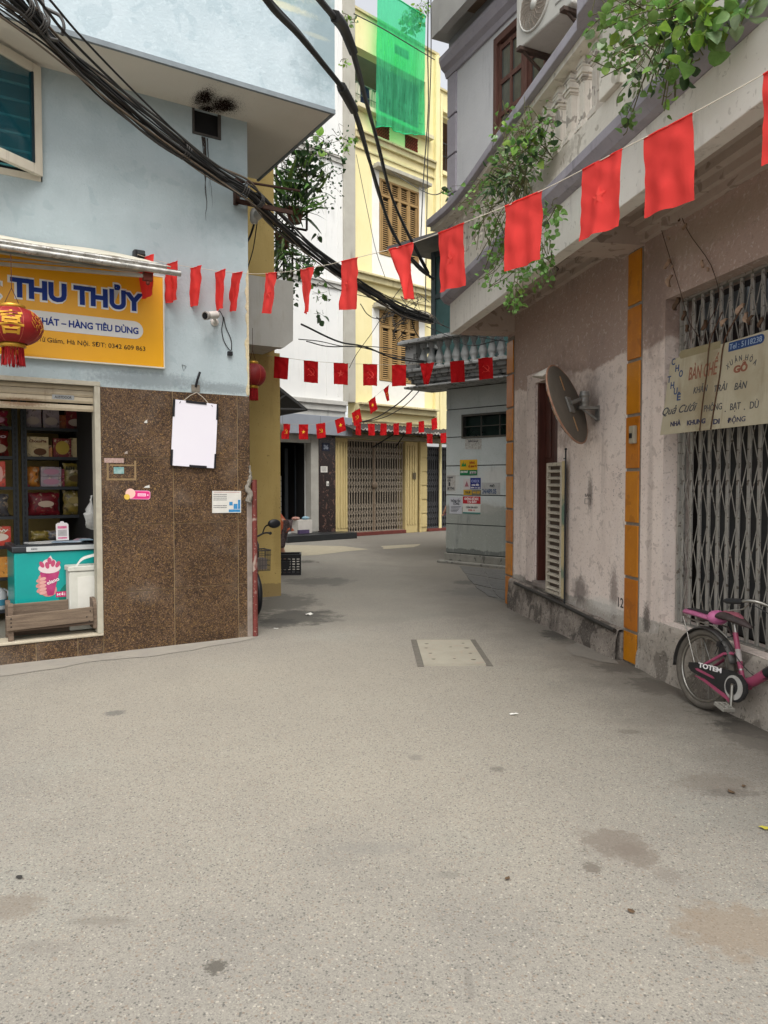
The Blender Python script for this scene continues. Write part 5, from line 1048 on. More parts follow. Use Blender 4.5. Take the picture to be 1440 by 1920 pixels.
mb = MB(); mb.box(-.02, 3.2, -.03, .0118, .0, .185); mb.box(-.02, .0118, .0119, 6, 0, .185); mb.build('plinth', mat('plinth_grey', '77756d', '8c8a82', .8, 5, .95, bump=.7, bs=20, speck=[('3e3d39', 9, .6, .6)]), gh, bevel=.01)
mb = MB(); mb.box(-.1, 3.2, -.16, -.03, 0, .045); mb.build('kerb_step', mat('plinth_grey', '77756d'), gh, bevel=.01)
M_wgf = mat('window_brown', '4b4a44', '5b5850', .7, 8, .7)
mb = MB(); mb.box(.375, .41, -.012, .1, 2.39, 2.84); mb.box(.41, 2.2, -.012, .1, 2.385, 2.42); mb.box(.41, 2.2, -.012, .1, 2.80, 2.84); mb.build('window_frame', M_wgf, gh, bevel=.003)
mb = MB()
for x in (.8, 1.22, 1.64): mb.box(x, x + .02, .03, .05, 2.42, 2.8)
mb.box(.41, 2.2, .03, .05, 2.60, 2.615); mb.build('window_bar', M_wgf, gh)
mb = MB(); mb.box(.41, 2.2, .10, .11, 2.42, 2.8); mb.build('pane', mat('green_black_pane', '10211c', '1c3029', .6, 4, .2), gh)
# balcony
gb = part('balcony', gh); xl = -.62; yf = -.55
M_gs = mat('weathered_stone', '8a8b8a', 'a0a09d', .8, 4, .9, bump=.6, bs=25, speck=[('3c3b3a', 10, .56, .75), ('a7a7a5', 16, .63, .5)], streak=[('3b3a38', .7, 8)])
mb = MB(); mb.box(xl, 3.2, yf, .3, 3.361, 3.40)
for i, (o_, z0, z1) in enumerate(((.16, 3.40, 3.46), (.10, 3.46, 3.53), (.06, 3.53, 3.58), (.0, 3.58, 3.66), (-.05, 3.66, 3.72))): mb.box(xl + o_, 3.2, yf + o_, .3, z0 + .0005, z1)
mb.build('slab', M_gs, gb, bevel=.012)
mb = MB(); mb.box(xl + .02, xl + .30, yf + .02, yf + .2, 3.721, 4.20); mb.box(xl + .02, xl + .2, yf + .2, .3, 3.721, 3.8); mb.build('pier', M_gs, gb, bevel=.01)
prof = [(.055, 0), (.055, .04), (.035, .055), (.06, .12), (.066, .17), (.045, .26), (.027, .33), (.03, .36), (.05, .40), (.055, .43), (.055, .47)]
mb = MB(); mb.lathe([(r * 1.25, z) for r, z in prof], n=14); bb = mb.build('baluster', mat('baluster_grey', '9a9c9b', '838584', .7, 9, .85, bump=.4), gb, loc=(xl + .42, yf + .1, 3.721))
for k in range(1, 15): inst(bb, gb, (xl + .42 + k * .2, yf + .1, 3.721))
for k in range(3): inst(bb, gb, (xl + .1, yf + .35 + k * .18, 3.721))
mb = MB(); mb.box(xl - .1, 3.2, yf - .08, yf + .22, 4.201, 4.26); mb.box(xl - .06, 3.2, yf - .04, yf + .2, 4.26, 4.29); mb.box(xl - .08, xl + .22, yf + .22, .3, 4.201, 4.28); mb.build('handrail', M_gs, gb, bevel=.01)
# glass porch on the balcony
pb = part('glass_porch', gh)
yg = .25; X0 = FG.hit(808, 560, yg)[0]
M_pf = mat('porch_frame', '3f4849', '525c5d', .6, 8, .5, metal=.2)
for x_ in (X0, X0 + .62, X0 + 1.6): mb = MB(); mb.box(x_, x_ + .10, yg, yg + .1, 3.9, 6.15); mb.build('post', M_pf, pb)
mb = MB(); mb.box(X0 + .1, X0 + 3, yg + .01, yg + .09, 5.22, 5.3); mb.box(X0 + .1, X0 + 3, yg + .01, yg + .09, 6.05, 6.15); mb.build('rail', M_pf, pb)
mb = MB(); mb.box(X0 + .1, X0 + 3, yg + .04, yg + .05, 3.8, 6.05); mb.box(X0 + .04, X0 + .05, yg + .1, yg + 3, 3.8, 6.05); mb.build('pane', mat('porch_glass', '35504e', '4f6d6a', .8, 1.3, .15, spec=.8), pb)
mb = MB(); mb.prism([(-.45, 6.16), (-.45, 6.23), (3, 6.5), (3, 6.42)], X0 - .55, X0 + 3, 'x'); mb.build('roof', mat('porch_roof', '4b4a4a', '6a6866', .6, 6, .7), pb)
mb = MB(); mb.box(X0 + .3, X0 + 4, yg + .9, yg + 4, 3.8, 6.9); mb.build('room_wall', mat('room_wall', '8d9290'), gh)
# notices on the grey wall
def gz_(px, py): return FG.hit(px, py, 0)
def notice(label, px0, px1, py0, py1, base, bits, rot=0):
    x, z = gz_((px0 + px1) / 2, (py0 + py1) / 2); w_ = gz_(px1, (py0 + py1) / 2)[0] - gz_(px0, (py0 + py1) / 2)[0]; h_ = gz_(px0, py0)[1] - gz_(px0, py1)[1]
    t = thing('notice', label, 'notice', FG, (x, -.002, z), (0, rot, 0), group='notices pasted on the grey wall')
    mb = MB(); mb.box(-w_ / 2, w_ / 2, -.002, 0, -h_ / 2, h_ / 2); mb.build('paper', base, t)
    for nm, m, a, b, c, d in bits:
        if isinstance(m, tuple): mb = MB(); fit(mb, m[0], a * w_, b * w_, c * h_, d * h_, -.0042, bold=.03); mb.build('lettering', m[1], t)
        else: mb = MB(); mb.box(a * w_, b * w_, -.0035, -.0021, c * h_, d * h_); mb.build(nm, m, t)
    return t
mr = mat('ink_darkred', '8a2a12'); mw = mat('print_white', 'dedad8'); mk = mat('ink', '3a3d42')
MY, MG, MN, MR = mat('notice_yellow', 'c59a1c'), mat('notice_green', '15683f'), mat('notice_navy', '1f2a70'), mat('notice_red', 'a9242c')
t = notice('yellow and green advertisement with a small green picture, highest on the grey wall', 862.5, 895, 862, 891, MY, [('band', MG, -.5, .5, -.5, -.16), ('', ('HÀNG', mr), .06, .36, .24, .38), ('', ('VỀ SINH TS', mr), -.02, .46, .0, .14), ('', ('CHO THUÊ', mw), -.46, -.05, -.34, -.22), ('panel', mw, .08, .44, -.42, -.26), ('', ('LH: 24H', mk), .12, .4, -.39, -.29)])
mb = MB(); mb.prism([(-.17, .02), (-.15, .10), (-.13, .05), (-.115, .13), (-.10, .05), (-.07, .09), (-.05, .02)], -.0035, -.0022); mb.build('picture', mat('leaf_green_print', '1c7a3a'), t)
notice('torn grey phone number bill at the left corner of the grey wall', 838, 854, 891, 920, mat('bill_grey', 'b3b0aa', '8e8b86', .8, 22), [('', ('KHOAN', mk), -.4, .2, .3, .42), ('', ('CẮT', mk), -.4, 0, .1, .22), ('print', mk, -.3, -.1, -.2, .05), ('', ('BÊ TÔNG', mk), -.4, .4, -.42, -.28)])
notice('white sticker with a warning triangle beside the navy sticker', 869, 882, 898, 918, mat('bill_pale', 'b9b2b0'), [('', ('▲', mat('ink_pinkred', '97606a')), -.3, .3, -.2, .25)])
notice('navy sticker with white lettering beside the white triangle sticker', 882, 901.5, 896, 917, MN, [('', ('CHECK', mat('pale_blue_ink', '8d94c0')), -.4, .4, .1, .34), ('', ('nhà đất', mw), -.36, .36, -.2, -.04), ('', ('0904 111 222', mw), -.45, .46, -.44, -.3)])
notice('small yellow strip sticker below the navy sticker', 869, 902, 918.5, 928, mat('notice_mustard', 'b08f2c'), [('band', mat('mustard_grey', '6f6a58'), -.02, .5, -.5, .5), ('', ('THUÊ', mk), -.4, -.1, -.2, .2), ('', ('NHÀ ĐẸP', MY), .04, .44, -.2, .2)])
notice('faded blue lettered bill at the right of the grey wall', 903, 938, 905, 927, mat('bill_faded', 'a9aaa8', '95948f', .8, 18), [('', ('PHÔ', mk), -.05, .2, .12, .32), ('', ('24/489.05', mat('ink_slate', '4c5b75')), -.46, .3, -.42, -.02)])
notice('white printed bill hanging loose below, left of the red and white one', 843, 866, 932, 963, mat('bill_white', 'b9bac0', 'a9aab0', .6, 14), [('', ('THÔNG TẮC', mk), -.4, .4, .2, .34), ('', ('CỐNG', mk), -.2, .3, .04, .17)] + [('print', mk, -.38, .44 - .08 * k, -.08 - k * .08, -.055 - k * .08) for k in range(5)])
notice('red and white notice with a teal bottom edge, lowest on the grey wall', 868, 901, 931, 963, mat('notice_paper', 'c5c4bd'), [('band', MR, -.5, .5, .08, .5), ('', ('KHÔNG ĐỔ RÁC', mw), -.4, .4, .3, .43), ('', ('TẠI ĐÂY', mw), -.25, .3, .13, .26), ('', ('CẤM ĐÁI BẬY', mk), -.32, .36, -.18, -.08), ('', ('0988 12', MR), -.2, .2, -.33, -.25), ('band', mat('notice_teal', '3d7a73'), -.5, .5, -.5, -.42)])
notice('torn white remains of a bill under the high window', 872, 903, 823, 842, mat('bill_torn', 'bcbab3', '85857f', .95, 26), [('', ('BÁN NHÀ', mk), -.3, .3, .2, .36)], .05)

# ================================================================= OCHRE PIER AND HOUSE BEHIND THE SHOP
oh = thing('ochre_house', 'narrow ochre plastered house with a white boxed balcony behind the corner shop', 'building', FC)
M_oc = mat('ochre_plaster', 'a48d55', 'b09a62', .7, 1.6, .92, bump=.35, bs=30, speck=[('5d4e2c', 30, .68, .6)], streak=[('6f5d33', .45, 6)], zone=[('84714a', .18, .05, False, 5)], blobs=[('7d693a', (-.05, 0, .9), (.06, .3, .5), .4)])
mb = MB(); mb.box(-4, 0.0, 0, .45, 0, 3.3); mb.box(-4, -.075, 0, .45, 3.3, 9.2); mb.build('wall', M_oc, oh)
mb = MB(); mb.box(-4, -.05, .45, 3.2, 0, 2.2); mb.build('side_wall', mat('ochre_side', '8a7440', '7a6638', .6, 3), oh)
M_wb = mat('white_box_plaster', 'b7b5ae', 'c2c0b9', .7, 1.8, .9, bump=.2, bs=30, streak=[('8f8168', .6, 5), ('a59a86', .5, 10)])
mb = MB(); mb.prism([(-1.3, 3.24), (-.27, 3.24), (-.14, 3.34), (-.13, 4.08), (-1.3, 4.08)], -.72, -.60); mb.box(-.24, -.14, -.5995, -.002, 3.36, 4.05); mb.box(-1.3, -.25, -.5995, -.002, 3.26, 3.34)
mb.build('boxed_balcony', M_wb, oh, bevel=.008)
# upper rear volume with tiles, rusty brackets, dark canopies
mb = MB(); mb.box(-4, .12, .46, 3.2, 3.0, 3.9); mb.build('rear_wall', mat('rear_grey', 'aaa79f', '8f8c85', .7, 3), oh)
mb = MB(); mb.box(-4, .42, 3.21, 6.5, 2.4, 8.8); mb.build('rear_wall', mat('rear_tile_grey', '74787a', '8a8d8f', .8, 4, .8), oh)
M_cn = mat('dark_canopy', '2f3133', '3b3d3f', .6, 12, .6)
cn = part('canopy', oh)
mb = MB(); mb.add([(-.05, 1.0, 2.98), (.62, 1.4, 2.62), (.62, 3.0, 2.62), (-.05, 3.2, 2.98), (-.05, 1.0, 3.0), (.62, 1.4, 2.64), (.62, 3.0, 2.64), (-.05, 3.2, 3.0)], [(3, 2, 1, 0), (4, 5, 6, 7), (0, 1, 5, 4), (1, 2, 6, 5), (2, 3, 7, 6)]); mb.build('canopy_sheet', M_cn, cn)
p = lambda px, py, y: FC.hit(px, py, y)
mb = MB(); q0 = p(532, 672, .9); q1 = p(602, 716, .9); q2 = p(545, 757, 1.6); q3 = p(536, 753, 1.2)
mb.add([(q0[0], .9, q0[1]), (q1[0], 1.3, q1[1] - .08), (q1[0] - .03, 1.3, q1[1] - .13), (p(538, 760, 1.9)[0], 1.9, p(538, 760, 1.9)[1])], [(0, 1, 2, 3)])
bpy.data.objects  # canopy drawn as a pitched sheet with struts
mb = MB()
a0 = Vector((.02, .5, 3.02)); a1 = Vector((.62, .5, 2.62)); mb.tube([a0, a1], .018, 4, sm=False); mb.tube([Vector((.02, .5, 2.6)), a1], .016, 4, sm=False); mb.tube([Vector((.02, .5, 2.6)), Vector((.32, .5, 2.82))], .014, 4, sm=False)
mb.build('strut', mat('strut_grey', '5b5c5c', metal=.4), cn)
mb = MB(); mb.add([(.0, .5, 3.05), (.66, .5, 2.60), (.66, 2.0, 2.60), (.0, 2.0, 3.05), (.0, .5, 3.07), (.66, .5, 2.625), (.66, 2.0, 2.625), (.0, 2.0, 3.07)], [(3, 2, 1, 0), (4, 5, 6, 7), (0, 1, 5, 4), (1, 2, 6, 5)]); mb.build('canopy_sheet', M_cn, cn)
mb = MB(); mb.box(-.02, .28, .48, .8, 2.28, 2.40); mb.build('stone_corbel', mat('corbel', '8f8c82'), oh, bevel=.03)
rk = part('window_cage', oh); M_rr = mat('red_brown_iron', '3b1c1a', '2a1716', .6, 14, .7)
mb = MB(); X0c = .02; 
for z in (4.0, 4.35, 4.62): mb.tube([(-.1, 1.4, z), (.42, 1.4, z), (.42, 2.6, z)], .02, 4, sm=False)
for x in (.0, .2, .42): mb.tube([(x, 1.4, 3.95), (x, 1.4, 4.66)], .016, 4, sm=False)
mb.box(-.1, .44, 1.4, 2.6, 3.93, 3.97); mb.box(-.1, .40, 1.42, 2.5, 4.0, 4.3); mb.build('cage_frame', M_rr, rk)
w2 = thing('caged_conditioner', 'caged outdoor air conditioner bracketed behind the white boxed balcony', 'air conditioner', FC, (.33, 1.7, 3.36))
mb = MB(); mb.box(-.18, .10, -.2, .25, 0, .52); mb.build('casing', M_ac, w2, bevel=.01)
mb = MB()
for k in range(6): mb.box(-.12, .05, -.212, -.202, .05 + k * .078, .10 + k * .078)
mb.build('grille', mat('grille_dark', '4b3b34'), w2); mb = MB()
for x_ in (-.2, .12): mb.tube([(x_, -.23, -.02), (x_, -.23, .56)], .008, 4)
for z_ in (-.02, .25, .56): mb.tube([(-.2, -.23, z_), (.12, -.23, z_)], .008, 4)
mb.build('cage', mat('pale_bar2', 'a5a39c'), w2)

# ================================================================= HOUSES ACROSS THE END OF THE LANE
def bz(px, py, y=0.0): return FB.hit(px, py, y)
wh = thing('white_house', 'tall white house with an open shop doorway at the end of the lane', 'building', FB, (-2.4, 0, 0))
Wm = Matrix.Translation((2.4, 0, 0))
M_ww = mat('white_plaster', 'd3d3d0', 'dedcd7', .6, 1.2, .9, bump=.15, bs=25, streak=[('a5a39c', .35, 5)])
mb = MB(); mb.holed(-7, -.12, 3.35, 17, .0, .3, []); mb.holed(-7, -.455, 0, 3.35, .0, .3, [(-2.6, -1.28, .36, 2.66)]); mb.xf(Wm).build('wall', M_ww, wh)
mb = MB()
for x_ in (-.72, -.30): mb.box(x_ - .012, x_ + .012, -.012, .0, 4.0, 15)
mb.xf(Wm).build('downpipe', M_ww, wh)
mb = MB(); mb.box(-7, -.12, -.22, -.001, 3.72, 3.84); mb.box(-7, -.12, -.16, -.001, 3.55, 3.72); mb.box(-7, -.12, -.10, -.001, 3.36, 3.55)
L_ = [mb] + [MB() for _ in range(2)]
for q_, z_ in zip(L_[1:], (7.1, 10.6)): q_.box(-7, -.12, -.09, -.001, z_, z_ + .07); q_.box(-7, -.12, -.05, -.001, z_ - .12, z_ - .0001)
for q_ in L_: q_.xf(Wm).build('ledge', mat('ledge_white', 'aeaca6', 'bdbbb3', .7, 3, .9, bump=.3, streak=[('6e6b63', .6, 7)]), wh, bevel=.01)
mb = MB(); mb.box(-7, -.05, -.32, -.101, 2.86, 3.38); mb.xf(Wm).build('sign_band', mat('band_bluegrey', '7f848c', '8b9096', .6, 2, .5), wh, bevel=.008)
mb = MB()
for k in range(5): mb.box(-6.2 + k * 1.25, -6.19 + k * 1.25, -.323, -.3205, 2.88, 3.36)
mb.xf(Wm).build('band_joint', mat('band_joint', '5e6268'), wh)
mb = MB(); mb.box(-1.31, -1.05, -.05, .2, .2, 2.86); mb.box(-2.6, -1.3101, -.04, .2, 2.64, 2.86); mb.xf(Wm).build('door_jamb', mat('jamb_grey', 'a29f97', '8d8a82', .6, 5), wh, bevel=.006)
M_mb = mat('dark_marble', '2a1a17', '160e0d', .8, 7, .25, speck=[('6b4f44', 9, .62, .6), ('7d6255', 22, .66, .5)], spec=.5)
mb = MB(); mb.box(-1.05, -.455, -.06, .0, .12, 2.86); mb.xf(Wm).build('marble_pier', M_mb, wh, bevel=.004)
mb = MB(); mb.box(-2.6, -1.05, -.45, .0, .0, .18); mb.xf(Wm).build('doorstep', mat('black_step', '1f2122', '2a2c2d', .5, 6, .35), wh, bevel=.01, label='upper black stone step')
mb = MB(); mb.box(-2.6, -.25, -.75, -.451, .0, .17); mb.box(-1.05, -.25, -.451, -.061, 0, .17); mb.xf(Wm).build('doorstep', mat('black_step', '1f2122'), wh, bevel=.01)
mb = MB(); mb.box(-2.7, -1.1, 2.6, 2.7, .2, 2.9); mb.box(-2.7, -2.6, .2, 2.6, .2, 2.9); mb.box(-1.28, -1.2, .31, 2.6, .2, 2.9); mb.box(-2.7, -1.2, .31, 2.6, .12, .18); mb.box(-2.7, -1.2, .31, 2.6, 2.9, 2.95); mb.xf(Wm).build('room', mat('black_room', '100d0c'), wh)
mb = MB(); mb.box(-1.72, -1.62, .6, .66, .2, 2.5); mb.box(-1.45, -1.42, .5, .54, .2, 2.6); mb.xf(Wm).build('inner_door', mat('inner_door', '24282c', rough=.3), wh)
x, z = bz(611, 838, -.07); 
np = thing('number_plate', 'small dark house number plate 36 on the marble pier', 'sign', FB, (x, -.064, z)); mb = MB(); mb.box(-.13, .13, -.01, 0, -.11, .11); mb.build('plate', mat('plate_dark', '23283a'), np); mb = MB(); fit(mb, '36', -.08, .08, -.06, .06, -.0115, bold=.03); mb.build('lettering', mat('plate_ink', '9aa0ad'), np)
x, z = bz(608, 880, -.07); t = flat('notice', 'white paper notice taped on the dark marble pier', 'notice', FB, x, z, -.062, .24, .17, M_pw, 0, [('print', M_ink, lines(-.0025, -.09, .07, [.04, .01, -.02, -.05], .012, 9))])
x, z = bz(614, 907, -.07); t = thing('doorbell', 'small white doorbell box below the notice on the marble pier', 'doorbell', FB, (x, -.061, z)); mb = MB(); mb.box(-.04, .04, -.03, 0, -.065, .065); mb.build('box_cover', M_pw, t, bevel=.008); mb = MB(); mb.box(-.015, .02, -.036, -.0305, -.03, .01); mb.build('button', M_bk, t)
# goods in the doorway
t = thing('stool_stack', 'stack of pale plastic chairs inside the dark doorway', 'chairs', FB, (-2.25, .5, .19)); mb = MB(); m_st = mat('chair_plastic', '6f6d69')
for k in range(9): mb = MB(); mb.box(-.25, .17, -.2, .2, .35 + k * .14, .40 + k * .14); mb.box(-.27, -.23, -.2, .2, .0 if k == 0 else .3 + k * .14, .42 + k * .14); mb.box(.15, .19, -.2, .2, 0 if k == 0 else .3 + k * .14, .42 + k * .14); mb.build('chair_back', m_st, t)
t = thing('white_carton', 'white carton of goods on the black doorstep', 'box', FB, (-1.72, -.2, .19)); mb = MB(); mb.box(-.26, .2, -.16, .16, 0, .36); mb.build('carton', mat('carton_white', 'bdb8b0', 'a9a49c', .6, 5), t, bevel=.006)
for x_, c, lb in ((-1.95, '8a4a3a', 'red packet on top of the white carton'), (-1.62, '4b7f96', 'blue packet on top of the white carton')):
    mb = MB(); mb.ball((0, 0, .04), (.12, .1, .05)); o = mb.build('packet', mat('pk' + c, c, 'a8a49a', .6, 12)); o.matrix_world = FB.M @ Matrix.Translation((x_, -.2, .55)); tag(o, lb, 'packet')
t = thing('purple_box', 'low purple box in front of the white carton', 'box', FB, (-1.78, -.36, .19)); mb = MB(); mb.box(-.2, .12, -.06, .05, 0, .1); mb.build('carton', mat('purple', '3f3350', '57486a', .6, 10), t)
# yellow house
yh = thing('yellow_house', 'pale yellow four storey house with brown louvred shutters and folding gates', 'building', FB)
M_yw = mat('yellow_plaster', 'ddd09c', 'e5daac', .6, 1.3, .9, bump=.15, bs=25, streak=[('b3a468', .35, 5)])
M_yg = mat('yellow_weathered', 'b7a472', 'c2b07f', .7, 2, .9, bump=.25, bs=25, streak=[('6d5c38', .55, 8)])
mb = MB(); mb.holed(.31, 3.65, 3.2, 14.95, 0, .3, [(1.27, 2.92, 4.6, 6.66), (1.27, 2.92, 8.3, 10.5), (.31, 3.22, 12.25, 13.95)]); mb.holed(3.65, 8, 3.2, 14.0, .06, .3, [(4.05, 8, 11.5, 13.2)]); mb.box(-.45, 8, 0.0, .3, 2.82, 3.2)
mb.build('wall', M_yw, yh)
mb = MB(); mb.box(-.12, .31, -.05, .3, 3.86, 17); mb.build('grey_column', mat('column_grey', 'a09c91', 'b0aca1', .7, 2, .9, bump=.3, bs=20, streak=[('6f6a5f', .6, 6)]), yh, bevel=.01)
mb = MB(); mb.box(3.6, 3.78, -.12, .0, 3.2, 14.9); mb.build('corner_pilaster', M_yw, yh, bevel=.01)
mb = MB(); mb.tube([(3.9, -.05, 0), (3.9, -.05, 13.8)], .05, 10); mb.build('drainpipe', M_yw, yh)
for z0 in (3.86, 7.68):       # white surround panels around the shutters
    zt = {3.86: 6.68, 7.68: 10.7}[z0]; zs_ = {3.86: 4.58, 7.68: 8.28}[z0]
    mb = MB(); mb.box(.98, 1.26, -.02, .0, zs_, zt); mb.box(2.93, 3.2, -.02, 0, zs_, zt); mb.box(.98, 3.2, -.02, 0, z0, zs_); mb.build('white_surround', mat('surround_white', 'e0ded6', 'd0cec4', .5, 3), yh, bevel=.004)
    mb = MB(); mb.box(1.0, 3.25, -.28, -.0, zt + .001, zt + .09); mb.box(1.05, 3.2, -.2, 0, zt + .09, zt + .16); mb.build('window_hood', mat('hood_white', 'aaa698', '87847a', .7, 6, .9), yh, bevel=.01)
M_sht = mat('shutter_brown', '8f7247', 'a38453', .6, 4, .7, bump=.1, streak=[('6a5030', .4, 8)])
for z0, z1 in ((4.6, 6.66), (8.3, 10.5)):
    wn_ = part('shuttered_window', yh)
    mb = MB(); mb.box(1.27, 1.33, -.04, .06, z0, z1); mb.box(2.86, 2.92, -.04, .06, z0, z1); mb.box(1.33, 2.86, -.04, .06, z1 - .06, z1); mb.box(1.33, 2.86, -.04, .06, z0, z0 + .05)
    for k in range(1, 4): x = 1.33 + k * .3825; mb.box(x - .03, x + .03, -.035, .05, z0 + .05, z1 - .06)
    zt = z1 - .50; mb.box(1.33, 2.86, -.03, .05, zt, zt + .08); mb.build('shutter_frame', M_sht, wn_, bevel=.004)
    mb = MB(); mb.box(1.33, 2.86, .06, .07, z0, z1); mb.build('dark_gap', mat('gap_dark', '2e2418'), wn_)
    for k in range(4):
        xa, xb = 1.36 + k * .3825, 1.33 + (k + 1) * .3825 - .03
        for a, b in ((z0 + .07, zt - .02), (zt + .10, z1 - .08)):
            mb = MB(); n = int((b - a) / .062)
            for j in range(n):
                z = a + .02 + j * .062; mb.box(xa + .03, xb - .03, -.003, .003, -.02, .02, Matrix.Translation((0, -.005, z)) @ Matrix.Rotation(R_(-40), 4, 'X'))
            mb.box(xa, xa + .045, -.02, .02, a, b); mb.box(xb - .045, xb, -.02, .02, a, b); mb.build('shutter_leaf', M_sht, wn_)
# ledges
for z, d in ((3.80, .30), (7.55, .22), (11.55, .16)):
    mb = MB(); mb.box(.31, 3.60, -d, -.001, z, z + .06); mb.box(.31, 3.6, -d * .6, -.001, z - .16, z - .0001); mb.box(.31, 3.6, -.05, -.001, z - .45, z - .40); mb.build('cornice', mat('cornice_yellow', 'c8bc92', 'b0a680', .7, 3, .9, bump=.2, streak=[('4f4735', .6, 8)]), yh, bevel=.01)
mb = MB(); mb.box(.31, 3.42, -.2, .3, 12.2, 12.32); mb.build('balcony_sill', mat('sill_cream', 'cfc6a4', 'b9b08e', .6, 4), yh, bevel=.01)
mb = MB(); mb.box(.31, 3.22, 1.8, 1.9, 12.2, 14.1); mb.box(.31, 3.22, .3, 1.8, 13.96, 14.1); mb.box(3.22, 3.3, .3, 1.8, 12.2, 14); mb.build('balcony_room', mat('balcony_room', '8a8878', '77756a', .6, 2), yh)
mb = MB(); mb.tube([(.31, .15, 13.05), (3.2, .15, 13.05)], .02, 6); mb.tube([(.31, .1, 12.7), (3.2, .1, 12.7)], .012, 6); mb.build('laundry_rail', mat('rail_green', '5c6b5c'), yh)
for x_, w_, h_, c, lb in ((.55, .2, .5, 'b9b4a4', 'pale towel'), (.85, .32, .55, '1b2236', 'navy garment'), (1.1, .2, .5, 'a9a08a', 'cream shirt'), (1.3, .16, .62, 'b5ad98', 'beige cloth'), (1.5, .22, .5, '23262c', 'black trousers')):
    t = thing('laundry', lb + ' hanging on the open top balcony of the yellow house', 'clothes', FB, (x_, .14, 13.03)); mb = MB(); mb.grid(lambda u, v: ((u - .5) * w_, .02 * math.sin(u * 9 + v * 3), -v * h_), 8, 6); mb.build('garment', cloth('cl' + c, c, .1), t)
vb = mat('vent_red', '8f3226', 'a2402f', .6, 20)
for x_ in (bz(717, 248)[0], bz(771, 271)[0]):
    v_ = part('vent_block', yh); z_ = 11.88
    mb = MB(); mb.box(x_ - .27, x_ + .27, -.005, .02, z_ - .2, z_ + .2); mb.build('vent_back', mat('vent_dark', '3b1712'), v_)
    mb = MB()
    for i in range(6):
        for j in range(4):
            cx, cz = x_ - .225 + i * .09, z_ - .15 + j * .1; mb.tube([(cx + .036 * math.cos(a), -.02, cz + .04 * math.sin(a)) for a in [k * 1.047 for k in range(6)]], .011, 4, closed=True)
    mb.box(x_ - .28, x_ + .28, -.03, -.005, z_ + .2, z_ + .22); mb.box(x_ - .28, x_ + .28, -.03, -.005, z_ - .22, z_ - .2); mb.build('vent_lattice', vb, v_)
mb = MB(); mb.box(1.9, 2.5, -.004, .02, 14.35, 14.6); mb.build('top_vent', mat('vent_grey', '6d7a6c'), yh)
# second yellow bay balcony
mb = MB(); mb.box(4.05, 8, 1.6, 1.7, 11.4, 13.3); mb.box(4.05, 8, .3, 1.6, 13.21, 13.3); mb.build('balcony_room', mat('balcony_room_brown', '6a4f3d', '5a4232', .6, 2), yh)
mb = MB(); 
for k in range(24): mb.box(4.1 + k * .16, 4.115 + k * .16, .1, .115, 11.5, 12.4)
mb.box(4.05, 8, .09, .12, 12.4, 12.44); mb.box(4.05, 8, .09, .12, 12.0, 12.03); mb.build('railing', mat('railing_dark', '2e2c2a'), yh)
mb = MB(); mb.box(4.0, 8, -.05, .059, 11.35, 11.48); mb.box(4.0, 8, -.05, .059, 13.3, 13.4); mb.build('bay_ledge', M_yw, yh, bevel=.01)
# parapet cap, upper storey neighbour
mb = MB(); mb.box(.31, 3.8, -.06, .34, 14.951, 15.02); mb.box(3.78, 8, 0, .34, 14.0, 14.06); mb.build('parapet_cap', mat('cornice_yellow', 'b9ab75'), yh)
# ground floor: pilasters, gates
for a_ in ((-.45, -.01, -.06), (2.32, 2.85, -.06), (3.0, 3.28, -.05)): mb = MB(); mb.box(a_[0], a_[1], a_[2], .3, 0, 2.819); mb.build('pilaster', M_yg, yh, bevel=.006)
for x0 in (-.40, -.29, -.18, -.07 - .02, 2.38, 2.49, 2.60, 2.71):
    mb = MB(); mb.box(x0, x0 + .055, -.085, -.061, .25, 2.7); mb.build('fluting', M_yg, yh, bevel=.01)
for k in range(6): mb = MB(); mb.box(3.01, 3.27, -.075, -.051, .15 + k * .44, .53 + k * .44); mb.build('rusticated_block', M_yg, yh, bevel=.008)
mb = MB(); mb.tube([(2.93, -.1, 0), (2.93, -.1, 3.1)], .045, 10); mb.build('drainpipe', M_yg, yh)
mb = MB(); mb.box(-.45, 5, -.25, -.001, 2.83, 2.95); mb.build('lintel', mat('lintel_beige', '8e8671', '746c5a', .7, 4), yh, bevel=.008)
mb = MB(); mb.box(2.6, 2.74, -.1, -.0855, 1.66, 1.86); mb.build('meter_plate', mat('plate_brown', '5a4f3a'), yh)
